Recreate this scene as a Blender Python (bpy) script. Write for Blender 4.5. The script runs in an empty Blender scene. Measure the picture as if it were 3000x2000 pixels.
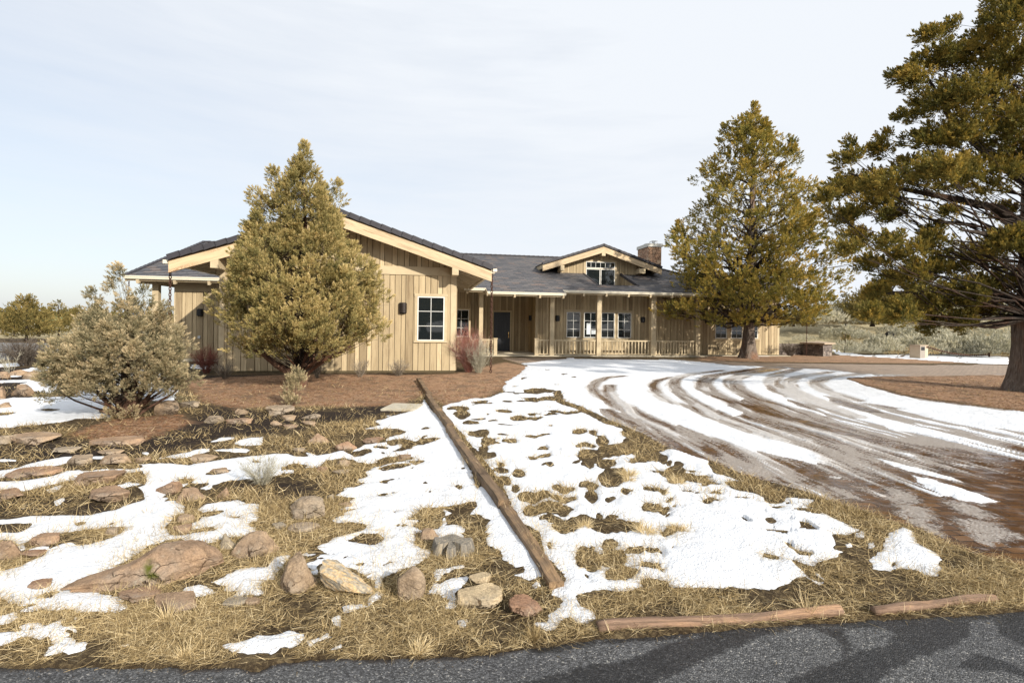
import bpy, bmesh, math, random
import numpy as np
from mathutils import Vector, Matrix
random.seed(7)
RNG = np.random.default_rng(11)
S = bpy.context.scene
COL = S.collection
PI = math.pi

# ------------------------------------------------------------------ camera numbers
FPX, CX, CY, ROLL, EYE = 1500.0, 1500.0, 947.0, 0.0138, 1.78
TH = math.atan(1500 / 8720.0)
AX = (math.cos(TH), math.sin(TH)); BX = (-math.sin(TH), math.cos(TH))
OX, OY = -2.01495, 18.42511            # house origin: near right corner of the front gable
cr, sr = math.cos(ROLL), math.sin(ROLL)

def at(x, y, z=0.0):
    """ground point seen at photo pixel (x, y)"""
    u = (x - CX) / FPX; v = -(y - CY) / FPX
    zz = u * sr + v * cr
    t = (z - EYE) / zz
    return ((u * cr - v * sr) * t, t)
def at_np(x, y, z=0.0):
    u = (np.asarray(x, float) - CX) / FPX; v = -(np.asarray(y, float) - CY) / FPX
    zz = np.minimum(u * sr + v * cr, -1e-4)
    t = (z - EYE) / zz
    return (u * cr - v * sr) * t, t
def px_np(X, Y, Z=0.0):
    uu = X / Y; vv = (Z - EYE) / Y
    return CX + FPX * (uu * cr + vv * sr), CY - FPX * (-uu * sr + vv * cr)
def hw(u, w):                           # house plan -> world plan
    return (OX + AX[0] * u + BX[0] * w, OY + AX[1] * u + BX[1] * w)
def size(px, Y): return px * Y / FPX

# ------------------------------------------------------------------ noise
def _hash(ix, iy, iz, seed):
    h = (ix * 374761393 + iy * 668265263 + iz * 2147483647 + seed * 144665) & 0xFFFFFFFF
    h = ((h ^ (h >> 13)) * 1274126177) & 0xFFFFFFFF
    h = ((h ^ (h >> 16)) * 2246822519) & 0xFFFFFFFF
    return ((h ^ (h >> 15)) & 0xFFFFFF) / float(0xFFFFFF)
def vnoise(x, y, z=None, seed=0):
    x = np.asarray(x, float); y = np.asarray(y, float)
    z = np.zeros_like(x) if z is None else np.asarray(z, float)
    fx, fy, fz = np.floor(x), np.floor(y), np.floor(z)
    ix, iy, iz = fx.astype(np.int64), fy.astype(np.int64), fz.astype(np.int64)
    tx, ty, tz = x - fx, y - fy, z - fz
    tx = tx * tx * (3 - 2 * tx); ty = ty * ty * (3 - 2 * ty); tz = tz * tz * (3 - 2 * tz)
    r = 0
    for dx in (0, 1):
        for dy in (0, 1):
            for dz in (0, 1):
                r = r + _hash(ix + dx, iy + dy, iz + dz, seed) * np.where(dx, tx, 1 - tx) * np.where(dy, ty, 1 - ty) * np.where(dz, tz, 1 - tz)
    return r * 2 - 1
def fbm(x, y, z=None, octv=4, seed=0, gain=.5):
    x = np.asarray(x, float); y = np.asarray(y, float)
    s = 0; a = 1; n = 0
    for k in range(octv):
        f = 2.03 ** k
        s = s + a * vnoise(x * f + 17.3 * k, y * f - 9.1 * k, None if z is None else np.asarray(z) * f, seed + k); n += a; a *= gain
    return s / n

# ------------------------------------------------------------------ mesh helpers
def mk(name, V, F, mat=None, parent=None, smooth=False, attrs=None, vecs=None, cols=None, mats=None, fmat=None):
    V = np.asarray(V, dtype=np.float32).reshape(-1, 3)
    me = bpy.data.meshes.new(name)
    if isinstance(F, np.ndarray):
        nf, k = F.shape
        loops = F.reshape(-1).astype(np.int32); tot = np.full(nf, k, np.int32)
    else:
        nf = len(F); tot = np.array([len(f) for f in F], np.int32)
        loops = np.array([i for f in F for i in f], np.int32)
    me.vertices.add(len(V)); me.vertices.foreach_set('co', V.reshape(-1))
    me.loops.add(len(loops)); me.loops.foreach_set('vertex_index', loops)
    st = np.zeros(nf, np.int32); st[1:] = np.cumsum(tot)[:-1]
    me.polygons.add(nf); me.polygons.foreach_set('loop_start', st); me.polygons.foreach_set('loop_total', tot)
    me.polygons.foreach_set('use_smooth', np.full(nf, bool(smooth)))
    for n_, a_ in (attrs or {}).items():
        at_ = me.attributes.new(n_, 'FLOAT', 'POINT'); at_.data.foreach_set('value', np.asarray(a_, np.float32).reshape(-1))
    for n_, a_ in (vecs or {}).items():
        at_ = me.attributes.new(n_, 'FLOAT_VECTOR', 'POINT'); at_.data.foreach_set('vector', np.asarray(a_, np.float32).reshape(-1))
    me.update(calc_edges=True); me.validate()
    if mats:
        for m in mats: me.materials.append(m)
        if fmat is not None: me.polygons.foreach_set('material_index', np.asarray(fmat, np.int32))
    elif mat: me.materials.append(mat)
    o = bpy.data.objects.new(name, me); COL.objects.link(o)
    if parent is not None: o.parent = parent
    return o
def tag(o, label=None, cat=None, group=None, kind=None):
    if label: o['label'] = label
    if cat: o['category'] = cat
    if group: o['group'] = group
    if kind: o['kind'] = kind
    return o
def thing(name, label, cat, loc=(0, 0, 0), rz=0.0, group=None):
    o = bpy.data.objects.new(name, None); COL.objects.link(o)
    o.empty_display_size = .2
    o.location = loc; o.rotation_euler = (0, 0, rz)
    return tag(o, label, cat, group)
def dup(root, loc, rz=0, label=None, scale=None):
    r = root.copy(); COL.objects.link(r); r.location = loc; r.rotation_euler = (0, 0, rz)
    if scale: r.scale = scale
    if label: r['label'] = label
    for ch in list(root.children):
        c = ch.copy(); COL.objects.link(c); c.parent = r
    return r

class MB:
    def __init__(s): s.V = []; s.F = []; s.T = []; s.R = []; s.M = []
    def add(s, pts, faces, tone=.5, ruv=None, m=0):
        b = len(s.V); s.V.extend([tuple(p) for p in pts]); s.F.extend([tuple(b + i for i in f) for f in faces])
        s.T.extend([tone] * len(pts)); s.R.extend(ruv if ruv is not None else [(p[0], p[1], p[2]) for p in pts]); s.M.extend([m] * len(faces))
    def box(s, x0, x1, y0, y1, z0, z1, tone=.5, bev=0.0, m=0):
        p = [(x0, y0, z0), (x1, y0, z0), (x1, y1, z0), (x0, y1, z0), (x0, y0, z1), (x1, y0, z1), (x1, y1, z1), (x0, y1, z1)]
        s.add(p, [(0, 3, 2, 1), (4, 5, 6, 7), (0, 1, 5, 4), (1, 2, 6, 5), (2, 3, 7, 6), (3, 0, 4, 7)], tone, None, m)
    def hexa(s, b4, t4, tone=.5, ruv=None, m=0):   # bottom 4, top 4
        s.add(list(b4) + list(t4), [(0, 3, 2, 1), (4, 5, 6, 7), (0, 1, 5, 4), (1, 2, 6, 5), (2, 3, 7, 6), (3, 0, 4, 7)], tone, ruv, m)
    def beam(s, p, q, wd, ht, up=(0, 0, 1), tone=.5, grain=True, m=0):
        p = Vector(p); q = Vector(q); d = (q - p).normalized(); up = Vector(up)
        sd = d.cross(up).normalized(); u2 = sd.cross(d).normalized()
        L = (q - p).length
        pts = []; ru = []
        for e, l in ((p, 0), (q, L)):
            for a, b in ((-1, -1), (1, -1), (1, 1), (-1, 1)):
                pts.append(e + sd * a * wd / 2 + u2 * b * ht / 2); ru.append((l, a * wd / 2 + tone * 7, b * ht / 2 + tone * 3))
        s.add(pts, [(0, 1, 2, 3), (7, 6, 5, 4), (0, 4, 5, 1), (1, 5, 6, 2), (2, 6, 7, 3), (3, 7, 4, 0)], tone, ru, m)
    def tube(s, pts, rad, n=6, tone=.5, cap=True, m=0):
        pts = [Vector(p) for p in pts]; b = len(s.V); k = len(pts)
        if not hasattr(rad, '__len__'): rad = [rad] * k
        ref = Vector((0.3, 0.2, 1)) if abs((pts[-1] - pts[0]).normalized().z) < .9 else Vector((1, .2, 0))
        for i, p in enumerate(pts):
            d = (pts[min(i + 1, k - 1)] - pts[max(i - 1, 0)]).normalized()
            x = d.cross(ref).normalized(); y = d.cross(x)
            for j in range(n):
                a = 2 * PI * j / n
                q = p + (x * math.cos(a) + y * math.sin(a)) * rad[i]
                s.V.append(tuple(q)); s.T.append(tone); s.R.append((j / n, i * .3, tone))
        for i in range(k - 1):
            for j in range(n):
                j2 = (j + 1) % n
                s.F.append((b + i * n + j, b + (i + 1) * n + j, b + (i + 1) * n + j2, b + i * n + j2)); s.M.append(m)
        if cap:
            s.F.append(tuple(b + j for j in range(n))); s.M.append(m)
            s.F.append(tuple(b + (k - 1) * n + n - 1 - j for j in range(n))); s.M.append(m)
    def build(s, name, mat, parent=None, smooth=False, mats=None):
        return mk(name, s.V, s.F, mat, parent, smooth, {'tone': s.T}, {'ruv': s.R}, mats=mats, fmat=s.M if mats else None)

def build_each(mb, name, mat, parent):
    """one object for every connected piece"""
    n = len(mb.V); p = list(range(n))
    def find(i):
        while p[i] != i: p[i] = p[p[i]]; i = p[i]
        return i
    for f in mb.F:
        a = find(f[0])
        for j in f[1:]: p[find(j)] = a
    comp = {}
    for fi, f in enumerate(mb.F): comp.setdefault(find(f[0]), []).append(f)
    out = []
    for fs in comp.values():
        ids = sorted({i for f in fs for i in f}); mp = {i: k for k, i in enumerate(ids)}
        out.append(mk(name, [mb.V[i] for i in ids], [tuple(mp[i] for i in f) for f in fs], mat, parent, False, {'tone': [mb.T[i] for i in ids]}, {'ruv': [mb.R[i] for i in ids]}))
    return out
# ------------------------------------------------------------------ material helpers
class NT:
    def __init__(s, name):
        s.m = bpy.data.materials.new(name); s.m.use_nodes = True; s.t = s.m.node_tree
        s.t.nodes.clear()
        s.out = s.t.nodes.new('ShaderNodeOutputMaterial')
        s.b = s.t.nodes.new('ShaderNodeBsdfPrincipled'); s.t.links.new(s.b.outputs[0], s.out.inputs[0])
    def n(s, t, **k):
        nd = s.t.nodes.new('ShaderNode' + t)
        for a, v in k.items(): setattr(nd, a, v)
        return nd
    def l(s, a, b): s.t.links.new(a, b)
    def put(s, sock, v):
        if isinstance(v, (int, float)): sock.default_value = v
        elif isinstance(v, (tuple, list)): sock.default_value = tuple(v) + ((1.0,) if len(v) == 3 and len(sock.default_value) == 4 else ())
        else: s.l(v, sock)
    def attr(s, name, out='Fac'): return s.n('Attribute', attribute_name=name).outputs[out]
    def obj(s): return s.n('TexCoord').outputs['Object']
    def gpos(s): return s.n('NewGeometry').outputs['Position']
    def mapping(s, vec, sc=(1, 1, 1), loc=(0, 0, 0)):
        m = s.n('Mapping'); s.l(vec, m.inputs[0]); m.inputs['Scale'].default_value = sc; m.inputs['Location'].default_value = loc
        return m.outputs[0]
    def noise(s, vec, scale=5, detail=4, rough=.55, dist=0.0, out='Fac'):
        nd = s.n('TexNoise'); s.l(vec, nd.inputs['Vector']); nd.inputs['Scale'].default_value = scale
        nd.inputs['Detail'].default_value = detail; nd.inputs['Roughness'].default_value = rough; nd.inputs['Distortion'].default_value = dist
        return nd.outputs[out]
    def vor(s, vec, scale=5, feature='F1', out='Distance', rnd=1.0):
        nd = s.n('TexVoronoi', feature=feature); s.l(vec, nd.inputs['Vector']); nd.inputs['Scale'].default_value = scale
        nd.inputs['Randomness'].default_value = rnd
        return nd.outputs[out]
    def ramp(s, fac, stops, interp='LINEAR'):
        nd = s.n('ValToRGB'); nd.color_ramp.interpolation = interp; e = nd.color_ramp.elements
        while len(e) < len(stops): e.new(.5)
        for i, (p, c) in enumerate(stops):
            e[i].position = p; e[i].color = tuple(c) + (1,) if len(c) == 3 else c
        s.put(nd.inputs[0], fac); return nd.outputs[0]
    def mix(s, f, a, b, mode='MIX'):
        nd = s.n('MixRGB', blend_type=mode); s.put(nd.inputs[0], f); s.put(nd.inputs[1], a); s.put(nd.inputs[2], b); return nd.outputs[0]
    def math(s, op, a, b=0.0, c=None, clamp=False):
        nd = s.n('Math', operation=op, use_clamp=clamp); s.put(nd.inputs[0], a); s.put(nd.inputs[1], b)
        if c is not None: s.put(nd.inputs[2], c)
        return nd.outputs[0]
    def mr(s, v, a, b, c=0.0, d=1.0):
        nd = s.n('MapRange'); s.put(nd.inputs[0], v); nd.inputs[1].default_value = a; nd.inputs[2].default_value = b
        nd.inputs[3].default_value = c; nd.inputs[4].default_value = d; return nd.outputs[0]
    def bump(s, h, dist=.01, strength=1.0, norm=None):
        nd = s.n('Bump'); s.put(nd.inputs['Height'], h); nd.inputs['Distance'].default_value = dist; nd.inputs['Strength'].default_value = strength
        if norm is not None: s.l(norm, nd.inputs['Normal'])
        s.l(nd.outputs[0], s.b.inputs['Normal']); return nd.outputs[0]
    def fin(s, col=None, rough=.7, spec=.3, metal=0.0):
        if col is not None: s.put(s.b.inputs['Base Color'], col)
        s.put(s.b.inputs['Roughness'], rough); s.put(s.b.inputs['Specular IOR Level'], spec); s.put(s.b.inputs['Metallic'], metal)
        return s.m
M = {}
def wood(name, c0, c1, c2, vec_attr, sc, rough=.75, streak=.5, spec=.2):
    t = NT(name)
    v = t.obj() if vec_attr is None else t.attr(vec_attr, 'Vector')
    tone = t.attr('tone')
    m = t.mapping(v, sc)
    g = t.noise(m, 1.0, 6, .65, 1.2)
    g2 = t.noise(t.mapping(v, tuple(q * .35 for q in sc), (3, 5, 9)), 1.0, 3, .5)
    col = t.ramp(tone, [(0, c0), (.5, c1), (1, c2)])
    dk = t.ramp(g, [(.28, (.55, .48, .42)), (.5, (.93, .91, .88)), (.75, (1.08, 1.05, 1.0))])
    col = t.mix(streak, col, t.mix(1, col, dk, 'MULTIPLY'))
    wx = t.ramp(g2, [(.3, (.74, .72, .70)), (.7, (1.12, 1.11, 1.09))])
    col = t.mix(.7, col, t.mix(1, col, wx, 'MULTIPLY'))
    t.bump(g, .004, .6)
    return t.fin(col, rough, spec)
M['board'] = wood('wood_board', (.29, .225, .138), (.44, .352, .222), (.60, .487, .315), None, (9, 9, .9), .7, .7)
M['trim'] = wood('wood_trim', (.41, .33, .215), (.50, .41, .27), (.60, .495, .335), None, (2, 2, 2), .7, .4)
M['fascia'] = wood('wood_fascia', (.47, .365, .24), (.57, .455, .305), (.66, .535, .365), 'ruv', (1.3, 11, 11), .7, 1.0)
def knotty():
    t = NT('weathered_fascia'); v = t.attr('ruv', 'Vector')
    m = t.mapping(v, (1.1, 5, 9))
    w = t.noise(m, 1.6, 5, .6, 2.2)
    stripe = t.math('FRACT', t.math('MULTIPLY', w, 14.0))
    lines = t.ramp(stripe, [(0, (0, 0, 0)), (.28, (0, 0, 0)), (.42, (1, 1, 1)), (.9, (1, 1, 1)), (1, (.2, .2, .2))])
    patch = t.noise(t.mapping(v, (.5, 3, 3), (4, 4, 4)), 1.2, 3, .5)
    f = t.math('MULTIPLY', t.math('SUBTRACT', 1.0, lines), t.mr(patch, .42, .62), clamp=True)
    col = t.mix(f, (.60, .46, .285), (.24, .11, .05))
    g = t.noise(t.mapping(v, (1, 14, 14)), 1.5, 4)
    col = t.mix(.35, col, t.mix(1, col, t.ramp(g, [(.3, (.6, .52, .46)), (.7, (1.1, 1.08, 1.05))]), 'MULTIPLY'))
    t.bump(w, .004, .5)
    return t.fin(col, .72, .2)
M['fascia_w'] = knotty()
def plain(name, col, rough=.5, spec=.4, metal=0.0, var=.0, sc=8, bump=0.0):
    t = NT(name)
    c = col
    if var:
        g = t.noise(t.obj(), sc, 4)
        c = t.mix(1, col, t.ramp(g, [(.25, (1 - var,) * 3), (.75, (1 + var,) * 3)]), 'MULTIPLY')
        if bump: t.bump(g, bump, .7)
    return t.fin(c, rough, spec, metal)
M['gutter'] = plain('gutter_paint', (.66, .60, .47), .4, .4, 0, .05, 3)
M['vinyl'] = plain('white_frame_paint', (.62, .61, .57), .45, .4, 0, .04, 3)
M['black'] = plain('black_metal', (.012, .012, .013), .5, .4, 0, .3, 20)
M['bronze'] = plain('dark_bronze', (.028, .02, .016), .4, .5, .4, .3, 14)
M['brass'] = plain('brass', (.75, .47, .16), .25, .5, 1.0)
M['silver'] = plain('galvanised_metal', (.55, .57, .58), .38, .5, .8, .15, 12)
M['mortar'] = plain('cap_concrete', (.62, .60, .54), .8, .2, 0, .12, 9, .01)
M['rust'] = plain('rusty_chain_iron', (.085, .042, .028), .8, .25, .3, .5, 30)
M['back'] = plain('shadow_gap_board', (.10, .078, .045), .9, .1)
M['paper'] = plain('paper_sheet', (.62, .66, .68), .8, .2)
M['porch'] = plain('porch_concrete', (.40, .35, .26), .75, .25, 0, .12, 4, .004)
M['stone_cap'] = plain('sandstone_cap', (.36, .28, .20), .85, .2, 0, .2, 8, .01)
M['paint_tan'] = plain('tan_panel_paint', (.52, .41, .29), .6, .3, 0, .06, 5)
M['paint_grey'] = plain('grey_panel_paint', (.27, .235, .20), .6, .3, 0, .06, 5)
M['green_metal'] = plain('green_roof_metal', (.10, .22, .12), .5, .4, .0, .15, 3)
def glass():
    t = NT('window_glass')
    g = t.noise(t.mapping(t.obj(), (1.2, 1.2, .8)), 1.3, 2)
    t.b.inputs['IOR'].default_value = 1.4
    t.bump(g, .004, .12)
    return t.fin((.010, .013, .014), .02, .8)
M['glass'] = glass()
def doorm():
    t = NT('black_door_paint'); g = t.noise(t.mapping(t.obj(), (14, 14, 1)), 1, 4)
    c = t.ramp(g, [(.3, (.009, .010, .013)), (.7, (.022, .023, .028))]); t.bump(g, .003, .4)
    return t.fin(c, .45, .4)
M['door'] = doorm()
def roofm():
    t = NT('roof_shingle'); v = t.attr('ruv', 'Vector')
    br = t.n('TexBrick'); t.l(t.mapping(v, (1, 1, 1)), br.inputs['Vector'])
    br.offset = .37; br.squash = 1; br.inputs['Scale'].default_value = 1.0
    br.inputs['Brick Width'].default_value = .42; br.inputs['Row Height'].default_value = .28
    br.inputs['Mortar Size'].default_value = .012; br.inputs['Mortar Smooth'].default_value = .3
    br.inputs['Color1'].default_value = (0, 0, 0, 1); br.inputs['Color2'].default_value = (1, 1, 1, 1); br.inputs['Mortar'].default_value = (.5, .5, .5, 1)
    br.inputs['Bias'].default_value = 0
    tint = t.ramp(br.outputs['Color'], [(0, (.075, .075, .082)), (.3, (.112, .108, .113)), (.6, (.138, .128, .126)), (.84, (.165, .148, .138)), (1, (.20, .145, .118))])
    n = t.noise(t.mapping(v, (3, 3, 3)), 2.5, 4)
    tint = t.mix(.6, tint, t.mix(1, tint, t.ramp(n, [(.3, (.9, .9, .92)), (.7, (1.08, 1.07, 1.05))]), 'MULTIPLY'))
    col = t.mix(br.outputs['Fac'], tint, (.018, .018, .022))
    fine = t.noise(v, 60, 2)
    h = t.math('SUBTRACT', t.math('MULTIPLY', fine, .2), br.outputs['Fac'])
    t.bump(h, .012, .8)
    return t.fin(col, .62, .35)
M['roof'] = roofm()
M['rake'] = plain('dark_ridge_tile', (.040, .037, .042), .6, .35, 0, .18, 6, .004)
def masonry(name, cols, scale, dark):
    t = NT(name); v = t.obj()
    d = t.noise(v, 2.2, 3, .5, 0, 'Color')
    vv = t.n('VectorMath', operation='ADD'); t.l(v, vv.inputs[0])
    sc_ = t.n('VectorMath', operation='SCALE'); t.l(d, sc_.inputs[0]); sc_.inputs['Scale'].default_value = .16; t.l(sc_.outputs[0], vv.inputs[1])
    mp = t.mapping(vv.outputs[0], (1, 1, 1.45))
    e = t.vor(mp, scale, 'DISTANCE_TO_EDGE'); c = t.vor(mp, scale, 'F1', 'Color')
    sep = t.n('SeparateColor'); t.l(c, sep.inputs[0])
    col = t.ramp(sep.outputs[0], cols)
    n = t.noise(v, 14, 5); col = t.mix(.7, col, t.mix(1, col, t.ramp(n, [(.3, (.6, .58, .56)), (.7, (1.25, 1.2, 1.2))]), 'MULTIPLY'))
    f = t.mr(e, .0, .045)
    col = t.mix(f, dark, col)
    t.bump(t.math('ADD', f, t.math('MULTIPLY', n, .5)), .035, 1.0)
    return t.fin(col, .85, .2)
M['chim'] = masonry('chimney_stone', [(0, (.36, .21, .13)), (.5, (.50, .31, .195)), (1, (.58, .42, .28))], 3.2, (.15, .10, .07))
M['pier'] = masonry('pier_block', [(0, (.12, .10, .09)), (.5, (.2, .17, .15)), (1, (.28, .24, .20))], 3.6, (.05, .045, .04))
def rockm():
    t = NT('fieldstone'); v = t.obj()
    tint = t.attr('tone'); tone2 = t.attr('tone2')
    base = t.ramp(tint, [(0, (.33, .19, .12)), (.25, (.335, .23, .152)), (.5, (.37, .275, .185)), (.75, (.32, .285, .225)), (1, (.55, .44, .28))])
    n = t.noise(v, 7, 8, .7); n2 = t.noise(v, 2.2, 4, .6); n3 = t.noise(v, 75, 6, .75)
    col = t.mix(.9, base, t.mix(1, base, t.ramp(n, [(.3, (.42, .40, .40)), (.5, (.95, .93, .92)), (.72, (1.35, 1.3, 1.22))]), 'MULTIPLY'))
    col = t.mix(t.mr(n2, .45, .62), col, t.mix(.55, col, (.22, .20, .175)))
    lich = t.math('MULTIPLY', t.mr(t.noise(v, 17, 5, .75), .60, .66), t.mr(t.noise(v, 3.1, 3), .48, .56), clamp=True)
    col = t.mix(t.math('MULTIPLY', lich, .75), col, (.42, .38, .30))
    col = t.mix(.8, col, t.mix(1, col, t.ramp(n3, [(.3, (.52, .5, .48)), (.7, (1.4, 1.38, 1.34))]), 'MULTIPLY'))
    wv = t.n('VectorMath', operation='ADD'); t.l(v, wv.inputs[0]); wsc = t.n('VectorMath', operation='SCALE'); t.l(t.noise(v, 5, 4, .6, 0, 'Color'), wsc.inputs[0]); wsc.inputs['Scale'].default_value = .22; t.l(wsc.outputs[0], wv.inputs[1])
    crk = t.mr(t.vor(t.mapping(wv.outputs[0], (1, 1, 2.1)), 4.5, 'DISTANCE_TO_EDGE'), .006, .035)
    crk = t.math('MAXIMUM', crk, t.mr(t.noise(v, 2.6, 3), .60, .46))
    col = t.mix(crk, t.mix(1, col, (.30, .26, .23), 'MULTIPLY'), col)
    moss = t.attr('moss'); col = t.mix(moss, col, (.075, .085, .008))
    h = t.math('ADD', t.math('MULTIPLY', n, .6), t.math('MULTIPLY', n3, .25))
    h = t.math('ADD', h, t.math('MULTIPLY', crk, .35))
    t.bump(h, .045, 1.0)
    return t.fin(col, .9, .15)
M['rock'] = rockm()
def stripedrock():
    t = NT('banded_stone'); v = t.attr('ruv', 'Vector')
    w = t.noise(t.mapping(v, (1.5, 9, 9)), 1.6, 5, .6, .6)
    col = t.ramp(w, [(.25, (.13, .12, .105)), (.40, (.30, .27, .225)), (.5, (.40, .33, .235)), (.58, (.50, .34, .17)), (.64, (.42, .34, .245)), (.8, (.28, .255, .225))])
    n3 = t.noise(t.obj(), 60, 4, .7)
    col = t.mix(.8, col, t.mix(1, col, t.ramp(n3, [(.3, (.5, .5, .5)), (.7, (1.4, 1.4, 1.35))]), 'MULTIPLY'))
    t.bump(t.math('ADD', w, t.math('MULTIPLY', n3, .4)), .02, .9)
    return t.fin(col, .85, .2)
M['striped'] = stripedrock()
def barkm(name, c0, c1, c2, sc=(9, 9, 1.1)):
    t = NT(name); v = t.obj()
    m = t.mapping(v, sc); g = t.noise(m, 1.3, 6, .7, 1.0); r = t.noise(v, 1.1, 3)
    col = t.ramp(g, [(.25, c0), (.5, c1), (.75, c2)])
    col = t.mix(t.mr(r, .5, .66), col, t.mix(1, col, (1.25, .9, .72), 'MULTIPLY'))
    t.bump(g, .06, 1.0)
    return t.fin(col, .9, .15)
M['bark'] = barkm('juniper_bark', (.045, .032, .024), (.16, .125, .10), (.30, .25, .205))
M['bark_r'] = barkm('red_juniper_bark', (.03, .018, .012), (.11, .062, .042), (.22, .135, .09))
M['limb'] = barkm('juniper_limb_bark', (.02, .015, .012), (.05, .038, .03), (.10, .08, .065), (14, 14, 14))
def leafm(name, stops, rough=.75, trans=.36):
    t = NT(name); tone = t.attr('tone')
    col = t.ramp(tone, stops)
    t.fin(col, rough, .12)
    tr = t.n('BsdfTranslucent'); t.put(tr.inputs[0], t.mix(1, col, (1.0, .95, .7), 'MULTIPLY'))
    mx = t.n('MixShader'); mx.inputs[0].default_value = trans
    t.l(t.b.outputs[0], mx.inputs[1]); t.l(tr.outputs[0], mx.inputs[2]); t.l(mx.outputs[0], t.out.inputs[0])
    return t.m
M['leaf_a'] = leafm('pale_juniper_leaf', [(0, (0.117, 0.117, 0.049)), (.35, (0.305, 0.259, 0.103)), (.7, (0.481, 0.378, 0.158)), (1, (0.701, 0.559, 0.280))])
M['leaf_b'] = leafm('grey_juniper_leaf', [(0, (0.136, 0.133, 0.081)), (.35, (0.297, 0.260, 0.156)), (.7, (0.471, 0.386, 0.236)), (1, (0.670, 0.543, 0.354))])
M['leaf_c'] = leafm('golden_juniper_leaf', [(0, (0.118, 0.118, 0.033)), (.4, (0.284, 0.242, 0.062)), (.75, (0.467, 0.343, 0.085)), (1, (0.636, 0.458, 0.132))])
M['leaf_d'] = leafm('olive_juniper_leaf', [(0, (0.080, 0.081, 0.023)), (.4, (0.186, 0.159, 0.043)), (.75, (0.311, 0.226, 0.053)), (1, (0.442, 0.306, 0.079))])
M['leaf_far'] = leafm('distant_juniper_leaf', [(0, (0.090, 0.084, 0.033)), (.5, (0.225, 0.182, 0.065)), (1, (0.390, 0.287, 0.106))])
M['sage'] = leafm('sagebrush_leaf', [(0, (0.207, 0.207, 0.166)), (.5, (0.414, 0.397, 0.320)), (1, (0.655, 0.612, 0.486))])
M['straw'] = leafm('dry_straw', [(0, (0.089, 0.062, 0.035)), (.3, (0.225, 0.161, 0.077)), (.65, (0.474, 0.356, 0.181)), (1, (0.783, 0.642, 0.400))], .6, .15)
M['twig'] = leafm('bare_twig', [(0, (0.072, 0.054, 0.044)), (.5, (0.166, 0.137, 0.107)), (1, (0.356, 0.309, 0.249))], .8, .0)
M['redtwig'] = leafm('red_twig', [(0, (0.154, 0.066, 0.050)), (.45, (0.321, 0.119, 0.087)), (1, (0.451, 0.321, 0.274))], .7, .0)
M['greytwig'] = leafm('silver_twig', [(0, (0.166, 0.149, 0.112)), (.5, (0.309, 0.285, 0.212)), (1, (0.498, 0.463, 0.362))], .8, .0)
def timberm(name, c, wet=0):
    t = NT(name); v = t.attr('ruv', 'Vector')
    g = t.noise(t.mapping(v, (1.2, 22, 22)), 1.5, 6, .7, .8); n = t.noise(t.mapping(v, (1.5, 4, 4)), 1.5, 4, .6)
    col = t.ramp(g, [(.25, tuple(q * .25 for q in c)), (.45, tuple(q * .8 for q in c)), (.7, tuple(q * 1.35 for q in c))])
    col = t.mix(t.mr(n, .50, .66), col, t.mix(1, col, (1.7, 1.6, 1.4), 'MULTIPLY'))
    col = t.mix(t.mr(n, .42, .30), col, t.mix(1, col, (.45, .42, .40), 'MULTIPLY'))
    t.bump(g, .012, 1.0)
    return t.fin(col, .75, .25)
M['timber'] = timberm('weathered_timber', (.17, .115, .07))
M['log'] = timberm('peeled_log', (.24, .155, .105))
M['stump'] = timberm('grey_stump_wood', (.24, .215, .18))
M['slab'] = plain('concrete_lid', (.42, .38, .30), .8, .2, 0, .2, 10, .004)

# ---------------- ground surfaces
def groundm():
    t = NT('yard_ground'); p = t.gpos()
    mul = t.attr('mulch'); soil = t.attr('soil'); gv = t.attr('pale')
    st = t.noise(p, 26, 6, .75, .8); st2 = t.noise(p, 5, 5, .65); st3 = t.noise(p, 90, 3, .7, .5); big = t.noise(p, 1.1, 3)
    straw = t.ramp(st, [(.28, (.03, .022, .015)), (.48, (.085, .061, .035)), (.62, (.20, .15, .082)), (.8, (.38, .30, .17))])
    straw = t.mix(t.mr(st2, .40, .62, .0, .75), straw, t.mix(1, straw, (.50, .46, .44), 'MULTIPLY'))
    dirt = t.ramp(st, [(.3, (.016, .012, .010)), (.55, (.038, .028, .022)), (.8, (.085, .062, .044))])
    mulc = t.ramp(st3, [(.25, (.17, .095, .055)), (.5, (.38, .235, .14)), (.75, (.56, .40, .265))])
    mulc = t.mix(t.mr(st2, .42, .64), mulc, t.mix(1, mulc, (.72, .68, .68), 'MULTIPLY'))
    mulc = t.mix(t.mr(t.noise(p, 1.7, 5, .7), .48, .62, 0, .8), mulc, t.ramp(st3, [(.3, (.075, .05, .036)), (.55, (.18, .125, .085)), (.8, (.36, .29, .22))]))
    far = t.ramp(st2, [(.3, (.22, .18, .10)), (.55, (.36, .30, .18)), (.75, (.46, .40, .26))])
    wob = t.math('MULTIPLY', t.math('SUBTRACT', st2, .5), .9)
    fm = t.mr(t.math('ADD', mul, wob), .35, .65); fs = t.mr(t.math('ADD', soil, wob), .35, .65); ff = t.mr(t.math('ADD', gv, wob), .35, .65)
    col = t.mix(fs, straw, dirt); col = t.mix(fm, col, mulc); col = t.mix(ff, col, far)
    h = t.math('ADD', st, t.math('MULTIPLY', st3, .5))
    t.bump(h, .03, 1.0)
    return t.fin(col, .95, .1)
M['ground'] = groundm()
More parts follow.
